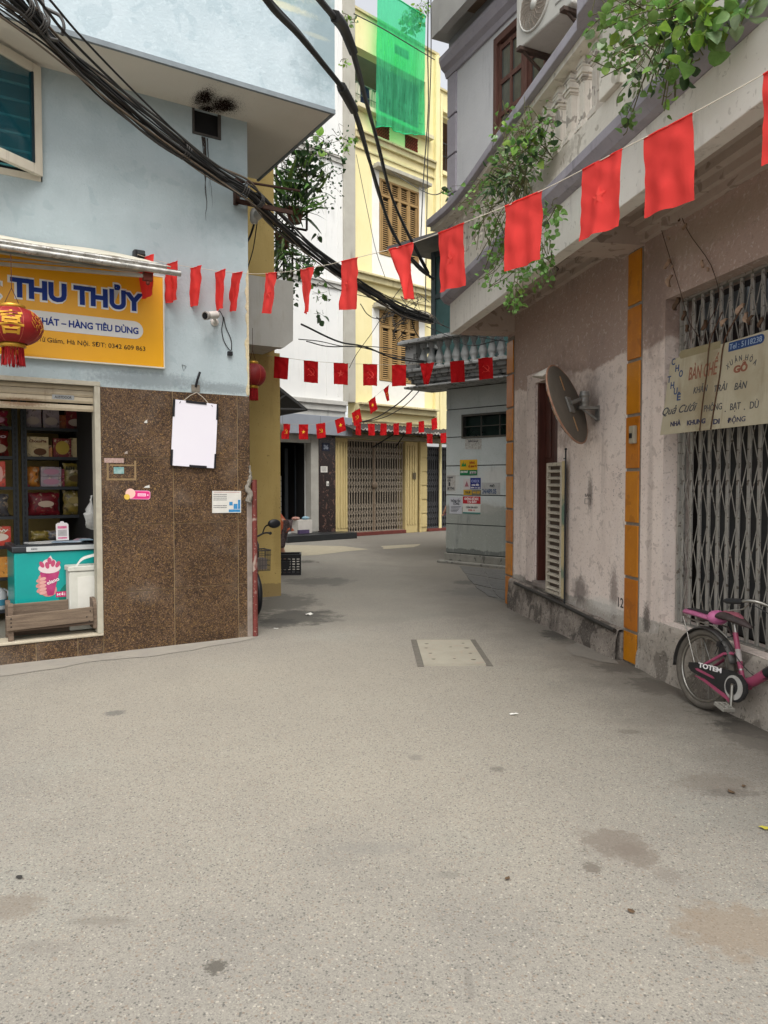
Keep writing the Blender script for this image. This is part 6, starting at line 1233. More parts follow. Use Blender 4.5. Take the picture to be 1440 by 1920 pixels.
def far_gate(x0, x1, z0, z1, m, y, mid=True, dark='17110f'):
    g_ = part('folding_gate', yh); n = int((x1 - x0) / .10)
    mb = MB(); mb.box(-.014, .014, -.012, .012, 0, z1 - z0); b_ = mb.build('bar', m, g_, loc=(x0 + .03, y, z0))
    for k in range(1, n + 1): inst(b_, g_, (x0 + .03 + k * (x1 - x0 - .06) / n, y, z0))
    lk = MB(); st = (x1 - x0 - .06) / n
    lk.add([(-.009, 0, 0), (.009, 0, 0), (st + .009, 0, .19), (st - .009, 0, .19)], [(0, 1, 2, 3)]); lk.add([(st - .009, -.004, 0), (st + .009, -.004, 0), (.009, -.004, .19), (-.009, -.004, .19)], [(0, 1, 2, 3)])
    vs, fs = lk.v, lk.f; tot = MB()
    for k in range(n):
        for zz in (.08, .27, .46, .65, 1.12, 1.31, 1.50, 1.69, 2.12, 2.31):
            if z0 + zz + .19 < z1: tot.add([(v[0] + x0 + .03 + k * st, v[1] + y - .016, v[2] + z0 + zz) for v in vs], fs)
    tot.build('lattice', m, g_, kind='stuff')
    mb = MB(); mb.box(x0, x1, y + .25, y + .3, z0, z1); mb.build('dark_inside', mat('dk' + dark, dark), g_)
    if mid:
        xm = (x0 + x1) / 2 - .06; mb = MB(); mb.box(xm - .04, xm + .04, y - .04, y + .02, z0, z1); mb.lathe([(.11, 0), (.11, -.02), (.02, -.03)], (xm, y - .04, (z0 + z1) / 2 + .02), 18, 'y'); mb.build('lock_stile', mat('stile_rusty', '7b6b58', '5f4f40', .7, 12, .7), g_)
    mb = MB(); mb.box(x0, x1, y - .05, y + .05, z1 - .05, z1); mb.box(x0, x1, y - .05, y + .05, z0 - .03, z0 - .001); mb.build('gate_track', m, g_)
far_gate(.0, 2.3, .12, 2.8, mat('gate_beige', '938776', '7f7465', .7, 10, .7, metal=.1, bump=.1), .05)
far_gate(3.29, 6.2, .12, 2.7, mat('gate_dark', '3c3c3e', '4a4a4c', .7, 10, .6), .05, False)
mb = MB(); mb.box(-.0, 2.3, -.12, .3, 0, .10); mb.box(3.29, 6.2, -.12, .3, 0, .09); mb.build('red_threshold', mat('red_tile', '5c2620', '6e352b', .6, 6, .6), yh, bevel=.006)
mb = MB(); mb.box(6.2, 9, 0, .3, 0, 2.82); mb.build('wall', M_yg, yh)
# tin awning
ta = thing('tin_awning', 'dark corrugated awning with a frayed white edge above the beige folding gate', 'awning', FB, (0, 0, 3.1))
mb = MB(); n = 84
def cor(u, v): x = -.35 + u * 5.4; return (x, -.02 - v * .75, .18 - v * .26 + .018 * math.sin(x * 42))
mb.grid(cor, 300, 3); mb.build('sheet', mat('tin_dark', '2a2725', '3a3532', .6, 5, .7), ta)
mb = MB()
def fr2(u, v): x = -.35 + u * 5.4; return (x, -.775 - .01 * math.sin(x * 42 + 1), -.075 + .018 * math.sin(x * 42) + v * (.035 + .025 * math.sin(x * 9)))
mb.grid(fr2, 300, 1); mb.build('frayed_edge', mat('frayed_white', 'b9b6ae', '55504a', .9, 22), ta)
mb = MB()
for x in (.9, 1.9): mb.tube([(x + .1, -.03, -.5), (x + .35, -.7, -.12)] if x < 1 else [(x, -.03, -.5), (x - .25, -.7, -.12)], .02, 6)
mb.box(-.35, 5.05, -.74, -.70, -.13, -.09); mb.build('brace', mat('brace_dark', '1f1d1c'), ta)
# green safety net
nt_ = thing('green_net', 'translucent green construction net hung over the top balcony of the yellow house', 'net', FB, (2.2, -.35, 14))
def netf(u, v):
    x = -1.36 + u * 1.97; z = 1.6 - v * (3.9 - .35 * u); y = -.05 + .05 * math.sin(u * 14 + v * 2) * v + .04 * math.sin(u * 31 + 3 * v) * v + .03 * noise.noise(Vector((u * 5, v * 6, 1)))
    if v > .93: z += .05 * math.sin(u * 8)
    return (x, y, z)
mn = bpy.data.materials.new('green_net'); mn.use_nodes = True; nn = mn.node_tree; pp_ = nn.nodes['Principled BSDF']; out_ = nn.nodes['Material Output']
co_ = N(nn, 'TexCoord').outputs['Object']; a1 = noise_(nn, co_, 3, 5, .6, (6, 6, .6)); 
pp_.inputs['Base Color'].default_value = C4('62dca8'); pp_.inputs['Roughness'].default_value = .8
trl = N(nn, 'BsdfTranslucent', Color=C4('4fe8a6')); m1 = N(nn, 'MixShader', Fac=.45); nn.links.new(pp_.outputs[0], m1.inputs[1]); nn.links.new(trl.outputs[0], m1.inputs[2])
tp = N(nn, 'BsdfTransparent', Color=C4('7af0b8')); m2 = N(nn, 'MixShader'); nn.links.new(math_(nn, 'ADD', .06, math_(nn, 'MULTIPLY', a1, .6)), m2.inputs[0]); nn.links.new(tp.outputs[0], m2.inputs[1]); nn.links.new(m1.outputs[0], m2.inputs[2]); nn.links.new(m2.outputs[0], out_.inputs['Surface'])
mb = MB(); mb.grid(netf, 50, 40); mb.build('net_sheet', mn, nt_)
mb = MB(); mb.tube([netf(u / 10, 0) for u in range(11)], .02, 5); mb.tube([netf(u / 20, 1) for u in range(21)], .014, 5); mb.build('net_hem', mat('net_hem', '1fae6f'), nt_)
# --- figures
def person(name, label, J, skin, outfits, loc, rotz, hair='1b1513'):
    t = thing(name, label, 'person', loc=loc, rot=(0, 0, rotz))
    def sk(nm, verts, edges, rad, m, sub=2):
        me = bpy.data.meshes.new(nm); me.from_pydata([J[v] if isinstance(v, str) else v for v in verts], edges, []); o = bpy.data.objects.new(nm, me); COL.objects.link(o); o.parent = t
        s_ = o.modifiers.new('skin', 'SKIN'); 
        for i, r in enumerate(rad): me.skin_vertices[0].data[i].radius = (r, r) if not isinstance(r, tuple) else r
        me.skin_vertices[0].data[0].use_root = True
        ss = o.modifiers.new('sub', 'SUBSURF'); ss.levels = sub; ss.render_levels = sub; me.materials.append(m); return o
    return t, sk
def build_person(label, J, shirt, pants, loc, rotz, hair='1b1513', knee_cut=False):
    t, sk = person('person', label, J, None, None, loc, rotz)
    ms = mat('skin', 'a87d63', 'b58a70', .5, 8, .6, subs=.05)
    V = ['pel', 'chest', 'neck', 'head', 'hipL', 'kneL', 'ankL', 'toeL', 'hipR', 'kneR', 'ankR', 'toeR', 'shL', 'elL', 'wrL', 'hdL', 'shR', 'elR', 'wrR', 'hdR']
    E = [(0, 1), (1, 2), (2, 3), (0, 4), (4, 5), (5, 6), (6, 7), (0, 8), (8, 9), (9, 10), (10, 11), (1, 12), (12, 13), (13, 14), (14, 15), (1, 16), (16, 17), (17, 18), (18, 19)]
    Rr = [(.12, .10), (.13, .10), .05, (.075, .09), .085, .055, .038, .03, .085, .055, .038, .03, .055, .04, .028, .03, .055, .04, .028, .03]
    sk('body', V, E, Rr, ms)
    Vs = ['pel', 'chest', 'shL', 'elL', 'shR', 'elR']; J['low'] = tuple(Vector(J['pel']) + Vector((0, .03, -.13))); Vs.append('low'); sk('shirt', Vs, [(0, 1), (1, 2), (2, 3), (1, 4), (4, 5), (0, 6)], [(.175, .15), (.165, .13), .085, .062, .085, .062, (.165, .14)], shirt)
    cut = lambda a, b, f: tuple(Vector(J[a]).lerp(Vector(J[b]), f))
    eL = cut('kneL', 'ankL', .2 if knee_cut else .85); eR = cut('kneR', 'ankR', .2 if knee_cut else .85)
    sk('trousers', ['low', 'hipL', 'kneL', eL, 'hipR', 'kneR', eR], [(0, 1), (1, 2), (2, 3), (0, 4), (4, 5), (5, 6)], [(.15, .13), .11, .082, .075, .11, .082, .075], pants)
    h = Vector(J['head']); mb = MB(); mb.ball(tuple(h + Vector((0, .015, .03))), (.098, .105, .115)); mb.v = [(v[0], v[1], max(v[2], h.z - .05)) if v[1] > h.y - .03 else (v[0], max(v[1], h.y - .075) if v[2] < h.z + .03 else v[1], v[2]) for v in mb.v]; mb.build('hair', mat('hair', hair), t)
    mb = MB(); mb.ball(tuple(h + Vector((-.035, -.088, .0))), .011, 8, 6); mb.ball(tuple(h + Vector((.035, -.088, .0))), .011, 8, 6); mb.build('eye', mat('eye', '1a1412'), t)
    mb = MB(); mb.ball(tuple(h + Vector((0, -.10, -.025))), (.013, .02, .02), 8, 6); mb.build('nose', ms, t); mb = MB(); mb.ball(tuple(h + Vector((0, -.088, -.06))), (.025, .008, .007), 8, 6); mb.build('mouth', mat('lip', '8a4b42'), t)
    for s_ in 'LR':
        for i in range(4):
            a = Vector(J['hd' + s_]); d = (a - Vector(J['wr' + s_])).normalized(); side = d.cross(Vector((0, 1, 0))).normalized(); b0_ = a + side * (i - 1.5) * .018; 
            sk('finger', [tuple(b0_), tuple(b0_ + d * .035), tuple(b0_ + d * .06 + Vector((0, -.012, 0)))], [(0, 1), (1, 2)], [.009, .008, .007], ms, 1)
        sk('thumb', [tuple(Vector(J['wr' + s_]).lerp(a, .5)), tuple(a + side * .045)], [(0, 1)], [.011, .009], ms, 1)
        an = Vector(J['ank' + s_]); mb = MB(); mb.ball((an.x, an.y - .07, .03), (.045, .13, .035)); mb.v = [(v[0], v[1], max(v[2], .002)) for v in mb.v]; mb.build('shoe', mat('shoe_black', '17161a'), t)
    return t
# bent over, facing left of the picture (local -y)
JB = dict(pel=(0, 0, .82), chest=(0, -.34, 1.06), neck=(0, -.50, 1.12), head=(0, -.62, 1.13), hipL=(.1, 0, .78), kneL=(.11, -.06, .44), ankL=(.11, .03, .08), toeL=(.11, -.12, .03), hipR=(-.1, 0, .78), kneR=(-.11, -.1, .44), ankR=(-.11, -.02, .08), toeR=(-.11, -.17, .03),
          shL=(.17, -.38, 1.05), elL=(.2, -.45, .78), wrL=(.16, -.58, .58), hdL=(.15, -.62, .52), shR=(-.17, -.38, 1.05), elR=(-.2, -.47, .78), wrR=(-.16, -.6, .58), hdR=(-.15, -.64, .52))
JB = {k: (v[0], v[1], v[2] * 1.0) for k, v in JB.items()}
g0 = at_z(534, 1066)
build_person('person in an orange shirt and dark patterned shorts bending down behind the ochre pier', JB, mat('orange_shirt', '9b4a2c', 'b5603c', .8, 14, .85), mat('floral_shorts', '2b2426', '6b5a58', .8, 26, .85), (g0.x - .02, g0.y, 0), R_(-78), knee_cut=True)
JS = dict(pel=(0, 0, .9), chest=(0, .0, 1.22), neck=(0, .01, 1.4), head=(0, -.01, 1.52), hipL=(.09, 0, .86), kneL=(.11, -.12, .48), ankL=(.11, -.05, .08), toeL=(.11, -.2, .03), hipR=(-.09, 0, .86), kneR=(-.09, .0, .46), ankR=(-.1, .18, .1), toeR=(-.1, .05, .03),
          shL=(.17, 0, 1.31), elL=(.22, .05, 1.05), wrL=(.2, -.05, .85), hdL=(.2, -.08, .78), shR=(-.17, 0, 1.31), elR=(-.23, .0, 1.05), wrR=(-.2, -.12, .87), hdR=(-.2, -.16, .80))
g1 = at_z(838, 1026)
build_person('person in bright pink patterned clothes mostly hidden behind the grey house corner', JS, mat('pink_clothes', '8e2450', 'a84a72', .8, 24, .85), mat('pink_clothes', 'a8285f'), (g1.x + .16, g1.y, 0), R_(-60))
# --- black plastic basket
g2 = at_z(541, 1078)
bk = thing('plastic_basket', 'black plastic crate standing by the foot of the ochre pier', 'crate', loc=(g2.x - .12, g2.y + .15, 0), rot=(0, 0, R_(6)))
mb = MB(); w_, d_, h_ = .30, .2, .33
for s_ in (-1, 1):
    for k in range(9): x = -w_ + k * w_ / 4; mb.box(x - .012, x + .012, s_ * d_ - .008, s_ * d_ + .008, .03, h_)
    for k in range(7): y = -d_ + k * d_ / 3; mb.box(s_ * w_ - .008, s_ * w_ + .008, y - .012, y + .012, .03, h_)
    for z0, z1 in ((0, .04), (.11, .13), (.2, .22), (h_ - .05, h_)): mb.box(-w_ - .01, w_ + .01, s_ * d_ - .012, s_ * d_ + .012, z0, z1); mb.box(s_ * w_ - .012, s_ * w_ + .012, -d_, d_, z0, z1)
    mb.box(-.12, .12, s_ * d_ - .01, s_ * d_ + .01, .1, .23)
mb.box(-w_, w_, -d_, d_, .01, .02); mb.build('basket_body', M_bk, bk)
mb = MB(); mb.box(-w_ - .02, w_ + .02, -d_ - .02, -d_ + .012, h_ - .001, h_ + .02); mb.box(-w_ - .02, w_ + .02, d_ - .012, d_ + .02, h_ - .001, h_ + .02); mb.box(-w_ - .02, -w_ + .012, -d_ + .012, d_ - .012, h_ - .001, h_ + .02); mb.box(w_ - .012, w_ + .02, -d_ + .012, d_ - .012, h_ - .001, h_ + .02); mb.build('rim', M_bk, bk, bevel=.004)
# ================================================================= BUNTING
M_flag = cloth('flag_red', 'b9181c', .30, 'aa1418'); M_em = mat('emblem_yellow', 'e2b32c', rough=.7); M_emf = cloth('emblem_faint', 'ea544c', .42)
def arcpts(cx, cy, r0, r1, a0, a1, n=14):
    out = []
    for i in range(n + 1):
        a = a0 + (a1 - a0) * i / n; out.append((cx + r0 * math.cos(a), cy + r0 * math.sin(a)))
    return out
def emblem_polys(kind):
    if kind == 's':
        P = [(math.sin(i * math.pi / 5) * (1 if i % 2 == 0 else .4), math.cos(i * math.pi / 5) * (1 if i % 2 == 0 else .4)) for i in range(10)]
        return [[(0, 0), P[i], P[(i + 1) % 10]] for i in range(10)]
    Q = []; n = 14
    for i in range(n):                                # sickle blade
        t0, t1 = i / n, (i + 1) / n; a0, a1 = R_(-125 + 215 * t0), R_(-125 + 215 * t1)
        w0, w1 = .05 + .17 * math.sin(math.pi * t0), .05 + .17 * math.sin(math.pi * t1)
        Q.append([(.82 * math.cos(a0), .82 * math.sin(a0)), (.82 * math.cos(a1), .82 * math.sin(a1)), ((.82 - w1) * math.cos(a1), (.82 - w1) * math.sin(a1)), ((.82 - w0) * math.cos(a0), (.82 - w0) * math.sin(a0))])
    Q.append([(-.45, -.62), (-.55, -.72), (-.92, -.95), (-.80, -1.02)]); Q.append([(-.35, -.6), (-.5, -.75), (-.62, -.66), (-.45, -.5)])
    Q.append([(.72, -.86), (.84, -.74), (-.30, .42), (-.42, .30)]); Q.append([(-.62, .30), (-.30, .62), (-.46, .78), (-.80, .46)])
    return Q
def bunting(label, pts, flags, fw=.25, fh=.36, cr=.0025, cord_c='a89f8d', fm=None, group='red flag garlands strung across the lane'):
    t = thing('flag_garland', label, 'bunting', loc=tuple(at_d(*pts[0])), group=group); o = Vector(t.location) if False else at_d(*pts[0])
    P = smooth([at_d(*p) - o for p in pts], 8)
    mb = MB(); mb.tube(P, cr, 5); mb.build('cord', mat('cord_' + cord_c, cord_c), t)
    L = [0]
    for a, b in zip(P, P[1:]): L.append(L[-1] + (b - a).length)
    def at(s):
        s = max(0, min(L[-1] - 1e-4, s))
        for i in range(len(P) - 1):
            if L[i + 1] >= s: return P[i].lerp(P[i + 1], (s - L[i]) / max(1e-6, L[i + 1] - L[i]))
        return P[-1]
    def pxat(s): q = at(s) + o; d = Vector((q.x, q.y, q.z - H)); zz = d.y * _c - d.z * _s; return CX + F * d.x / zz
    for k, f in enumerate(flags):
        px, em = f[0], f[1]; tw = f[2] if len(f) > 2 else 0; yaw = f[5] if len(f) > 5 else 0; sway = f[3] if len(f) > 3 else 0; fold = f[4] if len(f) > 4 else 0
        lo, hi = 0, L[-1]; inc = pxat(L[-1]) > pxat(0)
        for _ in range(30):
            m_ = (lo + hi) / 2
            if (pxat(m_) < px) == inc: lo = m_
            else: hi = m_
        c = at(lo); d = (at(lo + .1) - at(lo - .1)).normalized()
        if d.x < 0: d = -d
        if yaw: d = Matrix.Rotation(yaw, 3, 'Z') @ d
        nrm = d.cross(Vector((0, 0, 1))).normalized(); r_ = random.Random(k * 7 + int(px))
        ph, ph2 = r_.uniform(0, 6), r_.uniform(-1, 1)
        dn = (Vector((0, 0, -1)) + nrm * r_.uniform(-.05, .08)).normalized()
        def fl(u, v, off=0.0):
            x = (u - .5) * fw; w_ = v * fh
            a = tw * v; ux = d * math.cos(a) + nrm * math.sin(a)
            q = c + ux * x * (1 - .03 * v) + dn * w_ + d * (sway * v * fh)
            amp = .016 * v; q = q + nrm * (amp * math.sin(u * 5 + ph + v * 2) + .008 * math.sin(u * 13 + ph2 * 3) * v + .010 * noise.noise(Vector((u * 4 + k, v * 4, ph))) + .006 * noise.noise(Vector((u * 9 + v * 5, v * 3 + k, ph))) + .004 * math.sin(u * 9 - v * 14 + ph) * math.exp(-((v - .25) ** 2) * 30))
            if fold:
                q = q - ux * x * .72 * v * abs(fold) + nrm * (.05 * math.sin(u * 7) * v * abs(fold))
            return q + nrm * off - dn * .0
        mb = MB(); mb.grid(lambda u, v: fl(u, v), 16, 22); cc = c
        mb.v = [tuple(Vector(q) - cc) for q in mb.v]; fo = mb.build('flag', fm or M_flag, t, loc=cc)
        mh_ = MB(); mh_.tube([fl(u / 6, 0) - cc for u in range(7)], .005 if fh > .3 else .004, 5); mh_.build('hem', fm or M_flag, fo)
        if em:
            kind = em.lower()[0]; sc_ = .052 if kind == 's' else .058; faint = em.isupper()
            for sgn in (-1, 1):
                m2 = MB()
                for poly in emblem_polys(kind):
                    m2.add([fl(.5 + sgn * 0 + a * sc_ / fw * (1), .5 - b * sc_ / fh, sgn * .0028) - cc for a, b in poly], [tuple(range(len(poly)))])
                m2.build('emblem', M_emf if faint else M_em, fo)
    return t
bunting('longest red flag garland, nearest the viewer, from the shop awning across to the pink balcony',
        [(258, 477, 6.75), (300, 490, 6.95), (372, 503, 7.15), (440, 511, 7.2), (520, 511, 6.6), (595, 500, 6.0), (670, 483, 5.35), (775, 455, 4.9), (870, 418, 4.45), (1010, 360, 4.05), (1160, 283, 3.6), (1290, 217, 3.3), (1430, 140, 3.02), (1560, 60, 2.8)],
        [(273, 0, .0, 0, 0, -1.66), (319, 'H', .1, .1, 0, -1.4), (364, 'H', 0, 0, 0, -1.18), (413, 0, 0, -.08, 0, -1.1), (445, 'H', .0, -.45, 0, -.7), (508, 'S', .1, -.12), (576, 0, .35, -.05), (655, 'S'), (752, 0, .1, .28, 1.0), (845, 'S'), (981, 0), (1128, 'S'), (1251, 0), (1490, 0)], cord_c='c2b9a8', fm=cloth('flag_red_lit', 'ee4b46', .45, 'e54240'))  # near flags' backlit, overexposed look is put into a paler red
bunting('middle red flag garland crossing from the ochre pier to the grey balcony',
        [(500, 667, 9.95), (528, 670, 9.96), (583, 677, 9.98), (639, 681, 10.0), (693, 683, 10.02), (747, 684, 10.04), (800, 681, 10.05), (857, 677, 10.05), (909, 671, 10.04), (948, 668, 10.0)],
        [(528, 0, .05, -.05), (583, 'H'), (639, 'S'), (694, 'H'), (748, 0, .05), (801, 0, 0, -.05, .9), (857, 0, .1, .05), (910, 'H', .05, .05)], fw=.192, fh=.285, cr=.0025)
bunting('far red flag garland with yellow emblems rising from the white house doorway',
        [(526, 795, 17.8), (538, 795, 18.0), (568, 796, 18.2), (601, 794, 18.4), (635, 785, 18.6), (667, 770, 18.6), (697, 748, 18.4), (723, 727, 18.0), (750, 702, 17.4), (785, 668, 16.5), (800, 655, 16.2)],
        [(537, 'h', .1, -.08), (569, 's'), (601, 'h', -.05, .05), (636, 's', 0, .2), (667, 'h', 0, .2), (697, 's', 0, .25), (724, 'h', .2, .25, .7), (774, 0, .1, .1, .8)], fw=.245, fh=.36, cr=.003)
bunting('row of small red flags along the white frayed edge of the tin awning',
        [(666, 792, 20.4), (672, 793, 20.5), (720, 794, 21.0), (766, 792, 21.6), (812, 785, 22.2), (822, 781, 22.3)],
        [(672, 0), (696, 0), (719, 0), (743, 0), (767, 0), (790, 0), (814, 0)], fw=.22, fh=.33, cr=.004)
bunting('short piece of red garland against the dark gate beside the grey house',
        [(800, 812, 22.4), (806, 813, 22.5), (832, 812, 22.8), (842, 811, 23)], [(806, 0), (831, 0, 0, .1)], fw=.25, fh=.30, cr=.004)

# ================================================================= CABLES
M_cb = mat('cable_black', '1b1b1b', '2a2a28', .5, 30, .6); M_cg = mat('cable_grey', '3a3835', '4a4743', .5, 30, .6); M_ct = mat('cable_tan', '6d6153', '4e463c', .5, 30, .7)
def cable(parent, pts, r, m, org, name='cable', k=6, n=6):
    mb = MB(); mb.tube([q - org for q in smooth([Vector(p) for p in pts], k)], r, n); return mb.build(name, m, parent)
def bundle(label, pts, nst, spread, rads, seed, ties=(), name='cable_bundle'):
    W = [at_d(*p[:3]) for p in pts]; org = W[0]; t = thing(name, label, 'cables', loc=tuple(org)); rr = random.Random(seed)
    for i in range(nst):
        a, r0 = rr.uniform(0, 6.28), spread * math.sqrt(rr.random()); off = []
        for j in range(len(W)):
            a += rr.uniform(-.8, .8); q = r0 * rr.uniform(.6, 1.5) * (pts[j][3] if len(pts[j]) > 3 else 1)
            off.append(W[j] + Vector((math.cos(a) * q * .5, math.cos(a) * q * .3, math.sin(a) * q)))
        cable(t, off, rr.choice(rads), rr.choice([M_cb, M_cb, M_cg, M_ct]), org)
    for f in ties:
        S = smooth(W, 10); j = int(f * (len(S) - 2)); c = S[j]; d = (S[j + 1] - c).normalized(); u = d.orthogonal().normalized(); v = d.cross(u); R2 = spread * .85
        mb = MB(); mb.tube([c - org + u * R2 * math.cos(a) + v * R2 * math.sin(a) + d * .004 * a for a in [i * .45 for i in range(34)]], .005, 5); mb.build('tie', M_cg, t)
    return t
bundle('thick tangle of black and brown cables sagging across the blue shop front',
       [(-1009, -433, 3.4, 1.5), (-60, -60, 4.6, 1.5), (30, 0, 5.0, 1.6), (95, 72, 5.4, .9), (200, 165, 6.0, 1.1), (300, 250, 6.5, 1.1), (400, 320, 7.0, .9), (470, 365, 7.3, 1.0), (505, 400, 7.7, .9), (580, 465, 9.0, .9), (650, 520, 10.6, .9), (705, 555, 12.0, .9), (760, 585, 13.2, 1.0), (812, 602, 14.0, .7)],
       26, .085, [.004, .005, .006, .008, .011], 11, (.17, .2, .42, .52, .56))
def loose(label, pts, r, m=None, extra=()):
    W = [at_d(*p) for p in pts]; t = thing('cable', label, 'cable', loc=tuple(W[0])); cable(t, W, r, m or M_cb, W[0], 'wire')
    for e in extra:
        E_ = [at_d(*p) for p in e[0]]; cable(t, E_, e[1], M_cb, W[0], e[2] if len(e) > 2 else 'wire')
    return t
loose('upper thin black cable pair running above the main cable tangle on the blue shop', [(-1000, -480, 3.4), (55, -20, 4.9), (120, 60, 5.3), (225, 165, 5.9), (330, 262, 6.5), (440, 350, 7.2), (500, 392, 7.7)], .011, None, [([(-980, -500, 3.4), (75, -20, 4.95), (140, 55, 5.35), (260, 180, 6.1), (370, 285, 6.7), (470, 362, 7.4)], .009)])
t = thing('cable_coil', 'loose grey coil of wire tied on the cable tangle at the upper left', 'wire', loc=tuple(at_d(95, 40, 5.3))); o_ = at_d(95, 40, 5.3)
for pts in ([(60, -15, 5.2), (82, 40, 5.25), (95, 72, 5.3), (110, 76, 5.3)], [(82, 14, 5.3), (98, 22, 5.3), (112, 30, 5.3), (120, 50, 5.3), (116, 66, 5.3)], [(78, -10, 5.3), (84, 20, 5.3), (92, 38, 5.3), (84, 60, 5.3)]): cable(t, [at_d(*p) for p in pts], .012, M_cg, o_, 'wire')
loose('thin cable loop hanging below the tangle on the blue wall', [(60, 40, 5.3), (95, 85, 5.5), (140, 130, 5.7), (190, 155, 6.0), (215, 170, 6.1)], .005)
pair_l = loose('thick black power cable with a sleeve, left of the pair crossing overhead', [(-300, -2600, 1.1), (480, -30, 4.0), (500, 0, 4.2), (560, 65, 4.9), (610, 125, 5.6), (645, 170, 6.2), (668, 215, 6.9), (690, 290, 8.2), (712, 370, 9.9), (735, 430, 11.2), (765, 480, 12.6), (800, 515, 13.8), (815, 522, 14.2)], .020, None,
      [([(640, 163, 6.12), (652, 184, 6.4), (664, 206, 6.75)], .042, 'sleeve'), ([(-280, -2600, 1.1), (484, -30, 4.0), (560, 60, 4.95), (642, 163, 6.2)], .014), ([(665, 212, 6.8), (702, 330, 9.0), (745, 452, 11.7), (812, 524, 14.1)], .02)])
loose('thick black power cable with a taped joint, right of the pair crossing overhead', [(300, -2600, 1.2), (570, -40, 4.2), (600, 0, 4.6), (628, 34, 5.1), (652, 68, 5.7), (672, 130, 6.7), (690, 200, 7.9), (712, 280, 9.3), (735, 370, 11.0), (765, 440, 12.4), (790, 490, 13.4), (806, 520, 14.0)], .020, None,
      [([(628, 30, 5.05), (642, 48, 5.4), (655, 78, 5.8), (662, 96, 6.05)], .040, 'taped_joint'), ([(320, -2600, 1.2), (575, -40, 4.25), (632, 36, 5.2)], .016), ([(660, 96, 6.1), (700, 240, 8.6), (745, 395, 11.7), (804, 512, 13.9)], .02)])
thin = [('thin wire sloping across the yellow house front', [(527, 495, 10.5), (600, 520, 13), (640, 545, 14), (700, 560, 14.5), (780, 590, 15), (830, 610, 14)], .009),
        ('slack black wire pair in front of the white house, upper', [(565, 608, 11.5), (640, 642, 13), (690, 652, 14), (740, 672, 14.5), (800, 680, 14.2)], .016),
        ('slack black wire in front of the white house, lower', [(575, 640, 11.5), (620, 650, 13), (680, 652, 14), (730, 665, 14.4), (800, 678, 14.2)], .010),
        ('sagging wire crossing below the slack pair', [(560, 636, 11.5), (600, 640, 12.5), (650, 650, 13.5), (700, 650, 14.2), (745, 655, 14.4)], .008),
        ('diagonal thin wire from the cable cluster down to the awning', [(770, 520, 14), (740, 555, 15), (700, 620, 16), (665, 670, 17), (655, 690, 17.5)], .007),
        ('bundle of wires dropping from the grey balcony to the tin awning', [(800, 700, 14.5), (770, 735, 16), (735, 765, 18), (700, 785, 19.5), (675, 792, 20.3)], .016),
        ('second wire dropping beside the bundle to the tin awning', [(806, 706, 14.6), (778, 742, 16), (745, 770, 18), (712, 785, 19.5), (680, 792, 20.3)], .011),
        ('thin wire across the net and upper yellow front', [(664, 26, 15), (720, 55, 17), (770, 85, 18.5), (815, 112, 20)], .012),
        ('vertical black wire on the yellow house, left one', [(803, -10, 18), (802, 90, 18.5), (803, 200, 18.8), (795, 320, 19), (788, 470, 18)], .014),
        ('vertical black wire on the yellow house, right one', [(808, -10, 18), (808, 120, 18.3), (803, 260, 18.6), (800, 420, 18.5), (797, 600, 16)], .012),
        ('thin pale wire hanging from the grey column', [(668, 290, 18), (690, 400, 17), (705, 470, 16.5), (722, 520, 16)], .007),
        ('thin cable from the balcony plants across to the yellow house', [(735, 322, 19), (770, 345, 17), (812, 365, 14), (850, 352, 11), (905, 350, 9.2)], .009),
        ('black guy wire running from the wall bracket down behind the shop', [(478, 415, 8.4), (468, 445, 8.6), (452, 470, 8.8)], .012),
        ('brown wire hanging from the bracket beside the ochre wall', [(482, 418, 8.4), (474, 470, 8.6), (462, 508, 8.8)], .006),
        ('thin wire curling from the cluster over the lower shutter', [(770, 590, 14), (778, 620, 14.2), (790, 640, 14.3), (795, 655, 14.3)], .010),
        ('looping thin cable under the main tangle before the yellow house', [(676, 570, 13), (690, 590, 13.5), (712, 597, 14), (735, 590, 14.2), (750, 580, 14.2)], .008),
        ('wire running past the corner of the grey porch', [(800, 590, 14), (850, 618, 13), (900, 632, 12.6), (950, 640, 12.2)], .009),
        ('second wire sagging past the grey balustrade', [(800, 612, 14), (845, 632, 13.2), (880, 648, 12.8), (940, 636, 12.3)], .008)]
for lb, pts, r in thin: loose(lb, pts, r)
# tangle where the cables gather
o_ = at_d(770, 585, 13.6); t = thing('wire_tangle', 'untidy knot of thin wires where the cables meet beside the grey porch', 'wire', loc=tuple(o_)); rr = random.Random(5)
for i in range(26):
    a = Vector((rr.gauss(0, .22), rr.gauss(0, .08), rr.gauss(.02, .1))); pts = [a]
    for j in range(4): pts.append(pts[-1] + Vector((rr.gauss(0, .12), rr.gauss(0, .04), rr.gauss(-.03, .09))))
    cable(t, pts, rr.choice([.004, .006, .009]), rr.choice([M_cb, M_cg, M_ct]), Vector((0, 0, 0)), 'wire', 5, 5)
